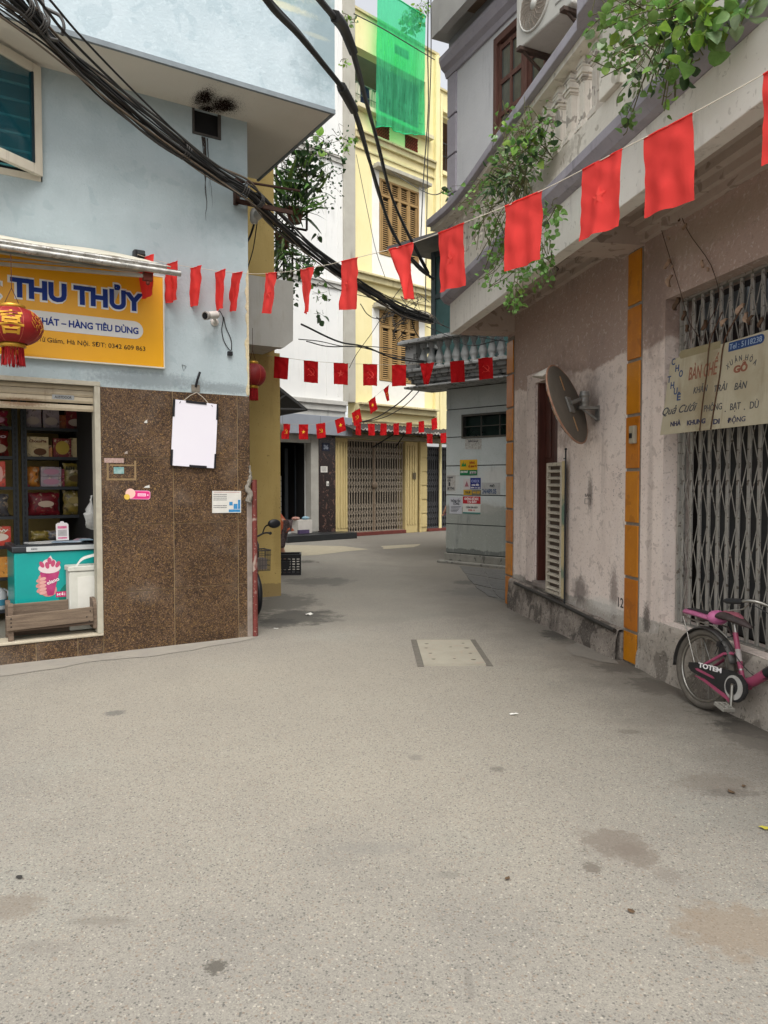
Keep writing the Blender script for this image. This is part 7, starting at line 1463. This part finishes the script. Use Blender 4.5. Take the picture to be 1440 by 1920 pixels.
# bracket and second camera
o_ = FL.w(-.12, -.02, 4.35); t = thing('cable_bracket', 'rusty steel bracket carrying the cable tangle at the shop corner', 'bracket', FL, (-.10, 0, 4.28))
M_ru = mat('rusty_steel', '4a3228', '2e211b', .7, 20, .85)
mb = MB(); mb.box(-.05, .55, -.08, -.05, -.02, .02); mb.box(-.05, -.01, -.08, 0, -.02, .22); mb.build('arm', M_ru, t); mb = MB(); mb.tube([(.0, -.06, .2), (.62, -.1, .22)], .012, 6); mb.build('stay', M_ru, t)
o_ = at_d(478, 395, 7.9); t = thing('corner_camera', 'white dome camera on a white pipe hanging under the cable bracket', 'camera', loc=tuple(o_))
mb = MB(); mb.tube([(.04, 0, .18), (.03, 0, .06), (.01, 0, -.04)], .028, 10); mb.build('pipe', M_cw, t); mb = MB(); mb.lathe([(.03, -.13), (.045, -.1), (.04, -.02), (.025, .02)], (-.01, 0, 0), 14); mb.build('mount', M_cw, t)
mb = MB(); mb.tube([(.02, -.0, -.05), (.08, -.10, -.055)], .048, 14); mb.ball((.085, -.11, -.055), .05); mb.build('camera_body', M_cw, t); mb = MB(); mb.ball((.10, -.15, -.058), .022); mb.build('lens', mat('lens_black', '0b0b0d'), t)

# ================================================================= PLANTS
def leafmesh(name, m, kind=0):
    mb = MB()
    if kind == 0: out = [(0, 0), (.26, .10), (.42, .34), (.34, .62), (.16, .86), (0, 1.0)]        # heart
    elif kind == 1: out = [(0, 0), (.12, .15), (.22, .4), (.19, .65), (.09, .85), (0, 1)]          # lance
    else: out = [(0, 0), (.05, .1), (.07, .4), (.055, .7), (.03, .88), (0, 1)]                      # strap
    L = []; 
    for x, y in out:
        dz = -.18 * y * y * (1 if kind < 2 else 3.2); L.append(((-x, y, dz + .28 * x), (0, y, dz), (x, y, dz + .28 * x)))
    vs = [p for t3 in L for p in t3]; fs = []
    for i in range(len(L) - 1): a = i * 3; fs += [(a, a + 1, a + 4, a + 3), (a + 1, a + 2, a + 5, a + 4)]
    mb.add(vs, fs, True); return mb.mesh(name, m)
def leafmat(name, c, c2, t=.35):
    if name in _mc: return _mc[name]
    m = mat(name, c, c2, .8, 3, .5, spec=.5, rnd_v=.32); nt = m.node_tree; p = nt.nodes['Principled BSDF']; src = p.inputs['Base Color'].links[0].from_socket
    tr = N(nt, 'BsdfTranslucent'); nt.links.new(mixc(nt, .5, src, 'b4d24a', 'MULTIPLY'), tr.inputs[0]); nt.links.new(src, tr.inputs[0]); mx = N(nt, 'MixShader', Fac=t); out = nt.nodes['Material Output']
    nt.links.new(p.outputs[0], mx.inputs[1]); nt.links.new(tr.outputs[0], mx.inputs[2]); nt.links.new(mx.outputs[0], out.inputs['Surface']); return m
G1 = leafmat('leaf_bright', '8fae45', '6a9236'); G2 = leafmat('leaf_mid', '5a7f38', '74964c'); G3 = leafmat('leaf_dark', '2b4424', '3c5630', .2); G4 = leafmat('leaf_grey', '738f62', '94a882')
LM = {(k, i): leafmesh('leaf', m, k) for k in (0, 1, 2) for i, m in enumerate((G1, G2, G3, G4))}
def oriented(p, s, tip, rr):
    z = tip.normalized(); x = z.orthogonal().normalized(); x = Matrix.Rotation(rr.uniform(0, 6.28), 3, z) @ x
    y = z; xx = x; zz = xx.cross(y); M = Matrix((xx, y, zz)).transposed().to_4x4()
    return Matrix.Translation(p) @ M @ Matrix.Diagonal((s, s, s, 1))
def plant(name, label, cat, org, blobs, seed, kinds, nstem=12, stem_r=.004, group=None, maxp=290, stemc='4a4a2c', root=None):
    """blobs: (centre, radii, count, leaf size, leaf kind, palette)"""
    t = thing(name, label, cat, loc=tuple(org), group=group); rr = random.Random(seed); st = MB(); rest = MB(); cnt = 0; items = []
    for c, r, n, s, k, pal, *droop in blobs:
        dr = droop[0] if droop else .5
        for i in range(n):
            v = Vector((rr.gauss(0, 1), rr.gauss(0, 1), rr.gauss(0, 1))).normalized() * rr.random() ** .45
            q = Vector((c[0] + v.x * r[0], c[1] + v.y * r[1], c[2] + v.z * r[2])) - org
            tip = Vector((v.x * 1.2 + rr.gauss(0, .5), v.y + rr.gauss(0, .5) - .35, v.z * .5 - dr + rr.gauss(0, .45)))
            items.append((q, s * rr.uniform(.55, 1.3), tip, (k, rr.choice(pal))))
        for i in range(max(3, n // 6)):
            v = Vector((rr.gauss(0, 1), rr.gauss(0, 1), rr.gauss(0, 1))).normalized(); b = Vector(c) - org; e = b + Vector((v.x * r[0], v.y * r[1], v.z * r[2])) * 1.0
            a = (Vector(root) - org) if root and rr.random() < .3 else b + Vector((rr.gauss(0, .3) * r[0], rr.gauss(0, .3) * r[1], r[2] * .6))
            mid = (a + e) / 2 + Vector((rr.gauss(0, .2) * r[0], 0, rr.gauss(0, .25) * r[2])); st.tube(smooth([a, mid, e], 4), stem_r * rr.uniform(.5, 1.1), 4)
    items.sort(key=lambda a: -a[1]); 
    for j, (q, s, tip, key) in enumerate(items):
        M = oriented(q, s, tip, rr)
        if j < maxp:
            o = bpy.data.objects.new('leaf', LM[key]); COL.objects.link(o); o.parent = t; o.matrix_local = M
        else:
            me = LM[key]; rest.add([v.co for v in me.vertices], [tuple(p.vertices) for p in me.polygons], True, M)
    if rest.v: rest.build('small_leaves', G2 if (0 if not blobs else blobs[0][5][0]) != 2 else G3, t, kind='stuff')
    st.build('stems', mat('stem_' + stemc, stemc, '6b6640', .6, 10), t, kind='stuff'); return t
def onR(px, py, y=-.97): x, z = FR.hit(px, py, y); return FR.w(x, y, z)
def pr(px, py, rpx, rpy, y=-.97, dep=.12):
    c = onR(px, py, y); D = c.y; return tuple(c), (rpx / F * D, dep, rpy / F * D)
B = []
for px, py, rx, ry, n, s, k, pal in [(945, 255, 24, 65, 34, .075, 0, (1, 1, 3, 0)), (985, 225, 34, 40, 16, .06, 0, (0, 1, 3)), (1030, 225, 22, 35, 16, .05, 0, (0, 1, 3)), (985, 300, 55, 45, 130, .07, 1, (1, 2, 2, 3)), (1000, 260, 55, 45, 90, .075, 0, (1, 3, 0, 2)), (950, 330, 55, 40, 130, .075, 1, (2, 2, 1)), (905, 355, 40, 20, 45, .06, 0, (3, 0, 1)),
                                  (925, 430, 40, 60, 120, .06, 0, (3, 1, 3, 0)), (945, 505, 55, 45, 110, .055, 0, (3, 1, 0)), (1035, 410, 22, 40, 34, .065, 0, (1, 3, 2)), (1010, 500, 38, 40, 60, .06, 0, (3, 1)), (965, 560, 18, 28, 40, .06, 0, (3, 1, 0)), (1020, 470, 20, 60, 30, .05, 0, (1, 3)), (880, 385, 30, 12, 22, .05, 0, (3, 0)), (840, 362, 14, 14, 10, .07, 0, (1, 2)), (955, 345, 45, 40, 60, .16, 2, (2, 2, 2))]:
    c, r = pr(px, py, rx, ry); B.append((c, r, int(n * 1.1), s * .78, k, pal, .2 if k == 2 else .5))
plant('climbing_plant', 'trailing green climber spilling over the middle of the balustrade', 'plant', onR(970, 330), B, 21, 0, root=onR(985, 330))
B = []
for px, py, rx, ry, n, s, k, pal in [(1150, 60, 50, 60, 90, .07, 0, (1, 3, 0)), (1200, 30, 70, 45, 110, .075, 0, (0, 1, 1)), (1270, 50, 60, 50, 100, .085, 0, (0, 1, 2)), (1330, 30, 60, 40, 70, .10, 0, (0, 1, 3)), (1220, 110, 60, 50, 120, .055, 1, (3, 1, 2)), (1160, 110, 50, 40, 60, .05, 0, (1, 3)), (1310, 90, 35, 25, 14, .12, 0, (0, 1)), (1185, 190, 25, 45, 34, .065, 0, (1, 2, 3)), (1250, 150, 35, 40, 40, .06, 0, (0, 1, 2)), (1245, 200, 14, 20, 7, .065, 0, (0, 1)), (1290, 130, 18, 14, 6, .09, 0, (1, 2)), (1390, 20, 30, 30, 16, .11, 0, (3, 1)), (1175, 235, 8, 12, 3, .07, 0, (1,))]:
    c, r = pr(px, py, rx, ry); B.append((c, r, int(n * .85), s * .8, k, pal))
plant('climbing_plant', 'broad leaved vine hanging over the near end of the balustrade at the top right', 'plant', onR(1250, 60), B, 33, 0, root=onR(1270, 10))
# hanging plants behind the shop
def onC(px, py, D): return at_d(px, py, D)
def prC(px, py, rx, ry, D=10.9, dep=.3): c = at_d(px, py, D); return tuple(c), (rx / F * D, dep, ry / F * D)
B = []
for px, py, rx, ry, n, s, k, pal in [(565, 330, 45, 45, 190, .075, 0, (2, 1, 2)), (600, 290, 45, 45, 120, .055, 0, (1, 2, 0)), (530, 330, 18, 45, 70, .08, 1, (2, 2)), (640, 262, 22, 28, 22, .045, 0, (0, 1)), (620, 340, 30, 35, 50, .045, 0, (1, 2)), (600, 370, 45, 30, 40, .035, 0, (2, 1)), (545, 385, 28, 40, 120, .30, 2, (2, 2, 1)), (570, 350, 30, 40, 60, .25, 2, (2, 1)), (575, 300, 20, 25, 50, .09, 0, (2,)), (597, 262, 10, 20, 8, .12, 0, (1, 0)), (612, 388, 10, 6, 4, .06, 0, (2,))]:
    c, r = prC(px, py, rx, ry); B.append((c, r, n, s, k, pal, -.3 if k == 2 else .3))
tP = plant('potted_plant', 'bushy dark plant in a brown pot hanging high behind the blue shop', 'plant', at_d(553, 410, 10.9), B, 41, 0, stemc='3b3526')
def pot(t, px, py, r, hh, D, org):
    c = at_d(px, py, D) - org; mb = MB(); mb.lathe([(r * .65, -hh / 2), (r, hh * .4), (r * 1.1, hh * .42), (r * 1.1, hh / 2), (r * .9, hh / 2)], tuple(c), 18); mb.build('pot', mat('pot_brown', '6b4634', '4f3428', .6, 12, .8, bump=.3), t)
pot(tP, 553, 405, .13, .2, 10.9, at_d(553, 410, 10.9))
B = []
for px, py, rx, ry, n, s, k, pal in [(530, 465, 18, 45, 120, .2, 2, (2, 2, 1)), (560, 500, 30, 22, 60, .07, 0, (2, 1)), (585, 500, 20, 15, 16, .12, 0, (2,)), (600, 545, 18, 18, 8, .12, 0, (2, 1)), (600, 590, 12, 10, 7, .12, 0, (2,)), (545, 540, 12, 40, 50, .07, 0, (2, 2)), (560, 480, 34, 10, 26, .16, 2, (2, 1)), (603, 558, 25, 12, 14, .05, 1, (1, 2)), (597, 445, 5, 8, 2, .16, 0, (2,))]:
    c, r = prC(px, py, rx, ry, 11.0); B.append((c, r, n, s, k, pal, .6))
tP = plant('potted_plant', 'drooping dark plant with strap leaves below the brown hanging pot', 'plant', at_d(530, 470, 11.0), B, 43, 0, stemc='3b3526'); pot(tP, 531, 452, .12, .2, 11.0, at_d(530, 470, 11.0))
sh_ = thing('plant_shelf', 'narrow rusty rack holding the hanging pots behind the shop', 'shelf', loc=tuple(at_d(540, 425, 11.1))); o_ = at_d(540, 425, 11.1)
mb = MB()
for a, b in (((514, 330), (590, 300)), ((514, 352), (585, 325)), ((512, 420), (575, 432)), ((512, 475), (560, 478)), ((548, 415), (548, 520)), ((518, 300), (518, 600)), ((575, 300), (575, 432)), ((532, 420), (532, 600))): mb.tube([at_d(*a, 11.1) - o_, at_d(*b, 11.2) - o_], .018, 5)
mb.build('rack', mat('rack_iron', '3d2a22', '2a1f1b', .6, 20), sh_)
mb = MB()
a, b = at_d(500, 270, 11.6) - o_, at_d(562, 650, 11.6) - o_
c = (a + b) / 2
# roof plant and sprigs on the grey column
c = FB.w(2.55, -.1, 15.5); plant('roof_plant', 'leafy green shrub on the roof edge above the green net', 'plant', c, [(tuple(c), (.35, .3, .4), 150, .13, 0, (0, 1)), (tuple(c + Vector((.3, 0, .3))), (.25, .2, .3), 60, .12, 1, (0, 1))], 51, 0)
c = at_d(648, 40, 9.5)
plant('sprig', 'small green sprig growing out at the top of the blue parapet edge', 'plant', c, [(tuple(c), (.08, .08, .12), 22, .055, 0, (0, 1)), (tuple(at_d(662, 40, 9.5)), (.06, .05, .03), 8, .05, 0, (0, 3)), (tuple(at_d(645, 118, 9.5)), (.05, .05, .07), 12, .05, 0, (0,)), (tuple(at_d(648, 272, 10.4)), (.08, .06, .12), 22, .05, 0, (0, 1)), (tuple(at_d(665, 265, 10.4)), (.08, .06, .05), 14, .05, 0, (0, 1))], 52, 0)

# ================================================================= PINK BICYCLE
c0 = at_z(1316, 1326); bike = thing('bicycle', 'dusty pink child bicycle leaning on the plinth below the folding gate', 'bicycle', loc=(c0.x - .02, c0.y - .02, 0), rot=(R_(-6), 0, R_(-73)))
M_bp = mat('bike_pink', '8b3a55', '9c4a64', .6, 6, .5, coat=.1, speck=[('5a2a38', 26, .68, .5)]); M_ty = mat('tyre', '4d4841', '605a51', .7, 16, .9, bump=.3); M_bkm = mat('black_bike', '1d1d1f', '2a2a2b', .6, 12, .4); M_chr = mat('dull_chrome', '9a9790', '7d7a73', .6, 30, .3, metal=.9)
Rw = .272
def wheel(cx, nm='wheel'):
    w_ = part(nm, bike, (cx, 0, Rw))
    mb = MB(); mb.tube([((Rw - .024) * math.cos(a), 0, (Rw - .024) * math.sin(a)) for a in [i * 6.2832 / 48 for i in range(48)]], .024, 10, closed=True); mb.build('tyre', M_ty, w_)
    mb = MB(); mb.tube([((Rw - .052) * math.cos(a), 0, (Rw - .052) * math.sin(a)) for a in [i * 6.2832 / 48 for i in range(48)]], .012, 6, closed=True); mb.build('rim', M_chr, w_)
    mb = MB()
    for i in range(20):
        a = i * 6.2832 / 20; mb.tube([(.022 * math.cos(a + 1), .02 * (-1) ** i, .022 * math.sin(a + 1)), ((Rw - .055) * math.cos(a), 0, (Rw - .055) * math.sin(a))], .0016, 3)
    mb.build('spokes', M_chr, w_); mb = MB(); mb.tube([(0, -.06, 0), (0, .06, 0)], .018, 10); mb.build('hub', M_chr, w_); return w_
wheel(0); wheel(.93)
RA, BBv, ST, HT, HB = Vector((0, 0, Rw)), Vector((.36, 0, .25)), Vector((.245, 0, .57)), Vector((.69, 0, .68)), Vector((.75, 0, .54))
mb = MB(); mb.tube([BBv, ST], .017, 10); mb.tube([BBv + Vector((0, 0, .01)), BBv.lerp(HB, .2) + Vector((0, 0, -.012)), BBv.lerp(HB, .45) + Vector((0, 0, -.01)), HB], .032, 12); mb.tube([HB, HT + Vector((-.02, 0, .04))], .022, 10)
for s_ in (-1, 1): mb.tube([RA + Vector((0, .055 * s_, 0)), Vector((.20, .03 * s_, .42)), ST + Vector((.03, .0, -.13))], .011, 8); mb.tube([RA + Vector((0, .055 * s_, 0)), BBv + Vector((-.03, .03 * s_, 0))], .011, 8); mb.tube([HB + Vector((.01, .045 * s_, -.02)), Vector((.93, .055 * s_, Rw))], .012, 8)
mb.tube([BBv + Vector((0, -.05, 0)), BBv + Vector((0, .05, 0))], .026, 12); mb.build('frame', M_bp, bike)
def tubeM(v0, v1, r, m, nm, n=10): mb = MB(); mb.tube([v0, v1], r, n); return mb.build(nm, m, bike)
tubeM(BBv.lerp(ST, .45), BBv.lerp(ST, .68), .0178, mat('decal_silver', 'a8a09c', '7d7a78', .7, 60), 'decal'); tubeM(BBv.lerp(ST, .28), BBv.lerp(ST, .31), .0185, M_chr, 'band')
tubeM(BBv.lerp(HB, .45) + Vector((0, 0, -.01)), BBv.lerp(HB, .80) + Vector((0, 0, -.004)), .0335, M_bkm, 'decal')
tubeM(ST + Vector((.03, 0, -.08)), ST + Vector((-.012, 0, .05)), .013, M_chr, 'seat_post')
# chain guard
def guard(off, z): 
    top = [(-.07, .30), (.0, .315), (.33, .335), (.40, .325), (.455, .28), (.465, .23), (.44, .18), (.40, .15), (.37, .145)]; bot = [(.33, .165), (.10, .225), (-.04, .245), (-.07, .27)]
    return top + bot
mb = MB(); mb.prism(guard(0, 0), -.075, -.055); gd = mb.build('chain_guard', M_bkm, bike, bevel=.006)
mb = MB(); mb.prism([(.36 + .078 * math.cos(a), .235 + .078 * math.sin(a)) for a in [i * 6.2832 / 26 for i in range(26)]], -.0775, -.0755); mb.build('guard_disc', mat('disc_grey', 'a6a49f', '8d8a84', .6, 20), gd)
mb = MB(); mb.prism([(.345 + .052 * math.cos(a), .238 + .056 * math.sin(a)) for a in [i * 6.2832 / 22 for i in range(22)]], -.0795, -.078); mb.build('guard_hole', M_bkm, gd)
mb = MB(); mb.prism([(.0, .225), (.1, .205), (.31, .145), (.35, .125), (.34, .155), (.30, .175), (.1, .225)], -.078, -.066); mb.build('pink_blade', M_bp, gd, bevel=.003)
mb = MB(); mb.prism([(.0, .272), (.02, .28), (.17, .262), (.19, .250), (.17, .247), (.02, .262)], -.0775, -.0755); mb.build('pink_slot', M_bp, gd)
mb = MB(); fit(mb, 'TOTEM', .03, .245, .290, .322, -.0775, bold=.03, rot=.05); mb.build('lettering', mat('print_white', 'dedad8'), gd)
# crank and pedal
mb = MB(); mb.tube([BBv + Vector((0, -.09, 0)), BBv + Vector((0, .09, 0))], .012, 8); mb.tube([BBv + Vector((0, -.088, 0)), BBv + Vector((.015, -.095, -.135))], .011, 8); mb.tube([BBv + Vector((0, .088, 0)), BBv + Vector((-.015, .095, .135))], .011, 8); mb.build('crank', M_chr, bike)
for s_, pz in ((-1, BBv + Vector((.015, -.145, -.135))), (1, BBv + Vector((-.015, .145, .135)))):
    mb = MB(); mb.box(-.045, .045, -.045, -.033, -.011, .011); mb.box(-.045, .045, .033, .045, -.011, .011); mb.box(-.045, -.033, -.033, .033, -.011, .011); mb.box(.033, .045, -.033, .033, -.011, .011); mb.box(-.033, .033, -.009, .009, -.009, .009); mb.box(-.009, .009, -.033, -.009, -.007, .007); mb.box(-.009, .009, .009, .033, -.007, .007)
    mb.xf(Matrix.Rotation(.25, 4, 'Y')); mb.build('pedal', mat('pedal_grey', '87847c', '6a675f', .6, 20, .6), bike, loc=pz, bevel=.002)
# saddle, carrier seat
def loft(secs, m, nm, n=18):
    mb = MB(); vs = []
    for cx, cz, ry, rz in secs:
        for k in range(n): a = 6.2832 * k / n; vs.append((cx, ry * math.cos(a), cz + rz * math.sin(a) * (1 if math.sin(a) > 0 else .6)))
    mb.add(vs, [(i * n + k, i * n + (k + 1) % n, (i + 1) * n + (k + 1) % n, (i + 1) * n + k) for i in range(len(secs) - 1) for k in range(n)], True); mb.add(vs[:n], [tuple(range(n))]); mb.add(vs[-n:], [tuple(reversed(range(n)))])
    return mb.build(nm, m, bike)
loft([(.11, .645, .03, .015), (.13, .655, .075, .035), (.19, .66, .085, .04), (.26, .65, .06, .035), (.33, .635, .028, .024), (.37, .627, .018, .014), (.38, .625, .004, .004)], mat('saddle_black', '26211f', '5a4a48', .6, 8, .6), 'saddle')
loft([(.12, .682, .02, .004), (.16, .692, .045, .01), (.22, .692, .045, .009), (.27, .68, .03, .007), (.30, .67, .01, .003)], mat('saddle_pink', '9a5663', '6f3f48', .6, 14), 'saddle_inset')
loft([(-.235, .625, .03, .018), (-.21, .63, .055, .028), (-.12, .632, .065, .028), (.0, .625, .06, .026), (.05, .62, .05, .024)], mat('seat_pink', 'a3557a', 'b56f90', .6, 8, .45), 'carrier_seat')
loft([(-.2, .655, .03, .006), (-.17, .658, .042, .008), (-.06, .658, .045, .008), (.02, .65, .035, .006)], mat('seat_black', '211f20', '3a3536', .6, 9), 'seat_pad')
mb = MB(); mb.ball((.075, -.0, .64), (.055, .075, .05)); mb.build('back_bolster', mat('bolster_pink', 'b9608f', 'c4749c', .6, 5, .4), bike)
mb = MB()
for s_ in (-1, 1): mb.tube([(-.215, .05 * s_, .61), (-.15, .06 * s_, .595), (.12, .05 * s_, .585), (.22, .02 * s_, .52)], .006, 6); mb.tube([(-.19, .06 * s_, .60), (0, .07 * s_, Rw)], .005, 6)
mb.tube([(-.1, -.05, .59), (-.1, .05, .59)], .005, 6); mb.build('carrier', M_chr, bike)
# mudguard
for cx, a0, a1, nm in ((0, R_(20), R_(188), 'mudguard'), (.93, R_(35), R_(165), 'mudguard')):
    mb = MB(); rg = Rw + .018
    mb.grid(lambda u, v: (cx + (rg - .014 * (2 * v - 1) ** 2) * math.cos(a0 + (a1 - a0) * u), (v - .5) * .07, Rw + (rg - .014 * (2 * v - 1) ** 2) * math.sin(a0 + (a1 - a0) * u)), 28, 6); o = mb.build(nm, mat('mudguard_grey', '4c4a47', '2b2a29', .6, 8, .5), bike); m = o.modifiers.new('s', 'SOLIDIFY'); m.thickness = .003
# bars
mb = MB(); hs = Vector((.68, 0, .70)); mb.tube([HT + Vector((-.02, 0, .03)), hs + Vector((-.02, 0, .06))], .012, 8)
mb.tube(smooth([(.53, -.27, .80), (.60, -.25, .82), (.70, -.12, .78), (.69, 0, .72), (.70, .12, .78), (.62, .24, .82), (.53, .27, .80)], 5), .011, 8); mb.build('handlebar', M_chr, bike)
for s_ in (-1, 1):
    mb = MB(); mb.tube([(.46, .29 * s_, .795), (.56, .265 * s_, .808)], .018, 12); mb.tube([(.44, .295 * s_, .793), (.465, .289 * s_, .796)], [.010, .018], 10); mb.build('grip', M_bkm, bike)
    mb = MB(); mb.tube(smooth([(.60, .25 * s_, .80), (.56, .25 * s_, .765), (.50, .275 * s_, .745), (.47, .285 * s_, .735)], 4), .005, 6); mb.build('brake_lever', M_chr, bike)
mb = MB(); mb.tube(smooth([(.62, -.24, .80), (.80, -.15, .70), (.78, -.03, .55), (.5, -.02, .33), (.3, -.02, .42), (.22, -.02, .5)], 5), .003, 5); mb.tube(smooth([(.25, -.02, .55), (.18, -.04, .50), (.14, -.05, .4)], 4), .003, 5); mb.build('brake_cable', M_bkm, bike)
mb = MB(); mb.box(.13, .17, -.04, .04, .455, .49); mb.box(.15, .21, -.035, -.02, .40, .47); mb.build('brake_caliper', M_bkm, bike, bevel=.004)

# ================================================================= MOTORBIKE behind the shop corner
x_, z_ = FC.hit(500, 1010, -1.15)
mbk = thing('motorbike', 'dark motorbike with a wire front basket and round mirror behind the shop corner', 'motorbike', FC, (x_ - .0, -1.15, 0), (0, 0, R_(-18)))
xq = FC.hit(463, 1040, -1.35)[0] + .12; mbk.matrix_world = FC.M @ Matrix.Translation((xq, -.85, 0)) @ Matrix.Rotation(R_(-93), 4, 'Z') @ Matrix.Diagonal((.9, .95, .97, 1))
M_dm = mat('dark_bike_paint', '1f2124', '2c2f33', .5, 6, .3, coat=.5)
for cx in (.48, -.72):
    w_ = part('wheel', mbk, (cx, 0, .28)); mb = MB(); mb.tube([(.25 * math.cos(a), 0, .25 * math.sin(a)) for a in [i * 6.2832 / 40 for i in range(40)]], .038, 10, closed=True); mb.build('tyre', M_bk, w_)
    mb = MB(); mb.tube([(.2 * math.cos(a), 0, .2 * math.sin(a)) for a in [i * 6.2832 / 40 for i in range(40)]], .014, 6, closed=True)
    for i in range(10): a = i * .6283; mb.tube([(.03 * math.cos(a), 0, .03 * math.sin(a)), (.2 * math.cos(a), 0, .2 * math.sin(a))], .006, 4)
    mb.build('rim', M_chr, w_)
mb = MB()
for s_ in (-1, 1): mb.tube([(.48, .06 * s_, .28), (.34, .06 * s_, .72)], .018, 8)
mb.tube([(.34, -.06, .72), (.34, .06, .72)], .018, 8); mb.tube([(.34, 0, .70), (.28, 0, .90)], .022, 8); mb.build('fork', M_chr, mbk)
mb = MB(); mb.prism([(.36, .5), (.40, .85), (.28, .93), (.2, .8), (.05, .42), (-.3, .38), (-.35, .58), (-.85, .66), (-.9, .55), (-.5, .32), (.1, .25), (.25, .3)], -.11, .11, sm=False); mb.build('body', M_dm, mbk, bevel=.04)
mb = MB(); mb.prism([(-.1, .60), (-.05, .68), (-.5, .74), (-.85, .76), (-.88, .70), (-.4, .62)], -.12, .12); mb.build('seat', M_bk, mbk, bevel=.03)
mb = MB(); mb.tube(smooth([(.20, -.33, .97), (.28, -.22, .98), (.30, -.08, .93), (.30, .08, .93), (.28, .22, .98), (.20, .33, .97)], 5), .012, 8); mb.build('handlebar', M_bk, mbk)
for s_ in (-1, 1): mb = MB(); mb.tube([(.12, .35 * s_, .965), (.22, .32 * s_, .972)], .02, 10); mb.build('grip', M_bk, mbk)
# levers, mirror on the lane side
mb = MB(); mb.tube([(.33, -.18, .98), (.36, -.34, .95)], .008, 6); mb.build('lever', M_chr, mbk)
for s_ in (-1, 1):
    mr_ = part('mirror', mbk); mb = MB(); mb.tube(smooth([(.27, .2 * s_, .98), (.29, .23 * s_, 1.06), (.38, .28 * s_, 1.09)], 4), .009, 6); mb.build('stem', M_bk, mr_)
    mb = MB(); mb.ball((.42, .30 * s_, 1.10), (.03, .085, .055)); mb.build('mirror_shell', M_bk, mr_)
mb = MB(); mb.ball((.38, 0, .84), (.06, .08, .07)); mb.build('headlight', mat('lamp_glass', 'a9a8a0', rough=.2), mbk)
bs_ = part('basket', mbk); mb = MB(); x0, x1, y0, y1, z0, z1 = .42, .66, -.16, .16, .56, .80
for i in range(9): x = x0 + (x1 - x0) * i / 8; [mb.tube([(x - .02 * (x - .54) * 0, y, z0), (x, y * 1.05, z1)], .003, 4) for y in (y0, y1)]
for i in range(11): y = y0 + (y1 - y0) * i / 10; [mb.tube([(x, y, z0), (x, y * 1.05, z1)], .003, 4) for x in (x0, x1)]; mb.tube([(x0, y, z0), (x1, y, z0)], .003, 4)
for z in (.56, .62, .68, .74, .80): q = 1 + .05 * (z - z0) / (z1 - z0); mb.tube([(x0, y0 * q, z), (x1, y0 * q, z), (x1, y1 * q, z), (x0, y1 * q, z)], .003 if z < .8 else .008, 4, closed=True)
mb.build('basket_wire', M_cg, bs_); mb = MB(); mb.box(.45, .63, -.13, .13, .57, .70); mb.build('basket_liner', mat('liner', '5f5a55', '7a6a66', .6, 14), bs_)
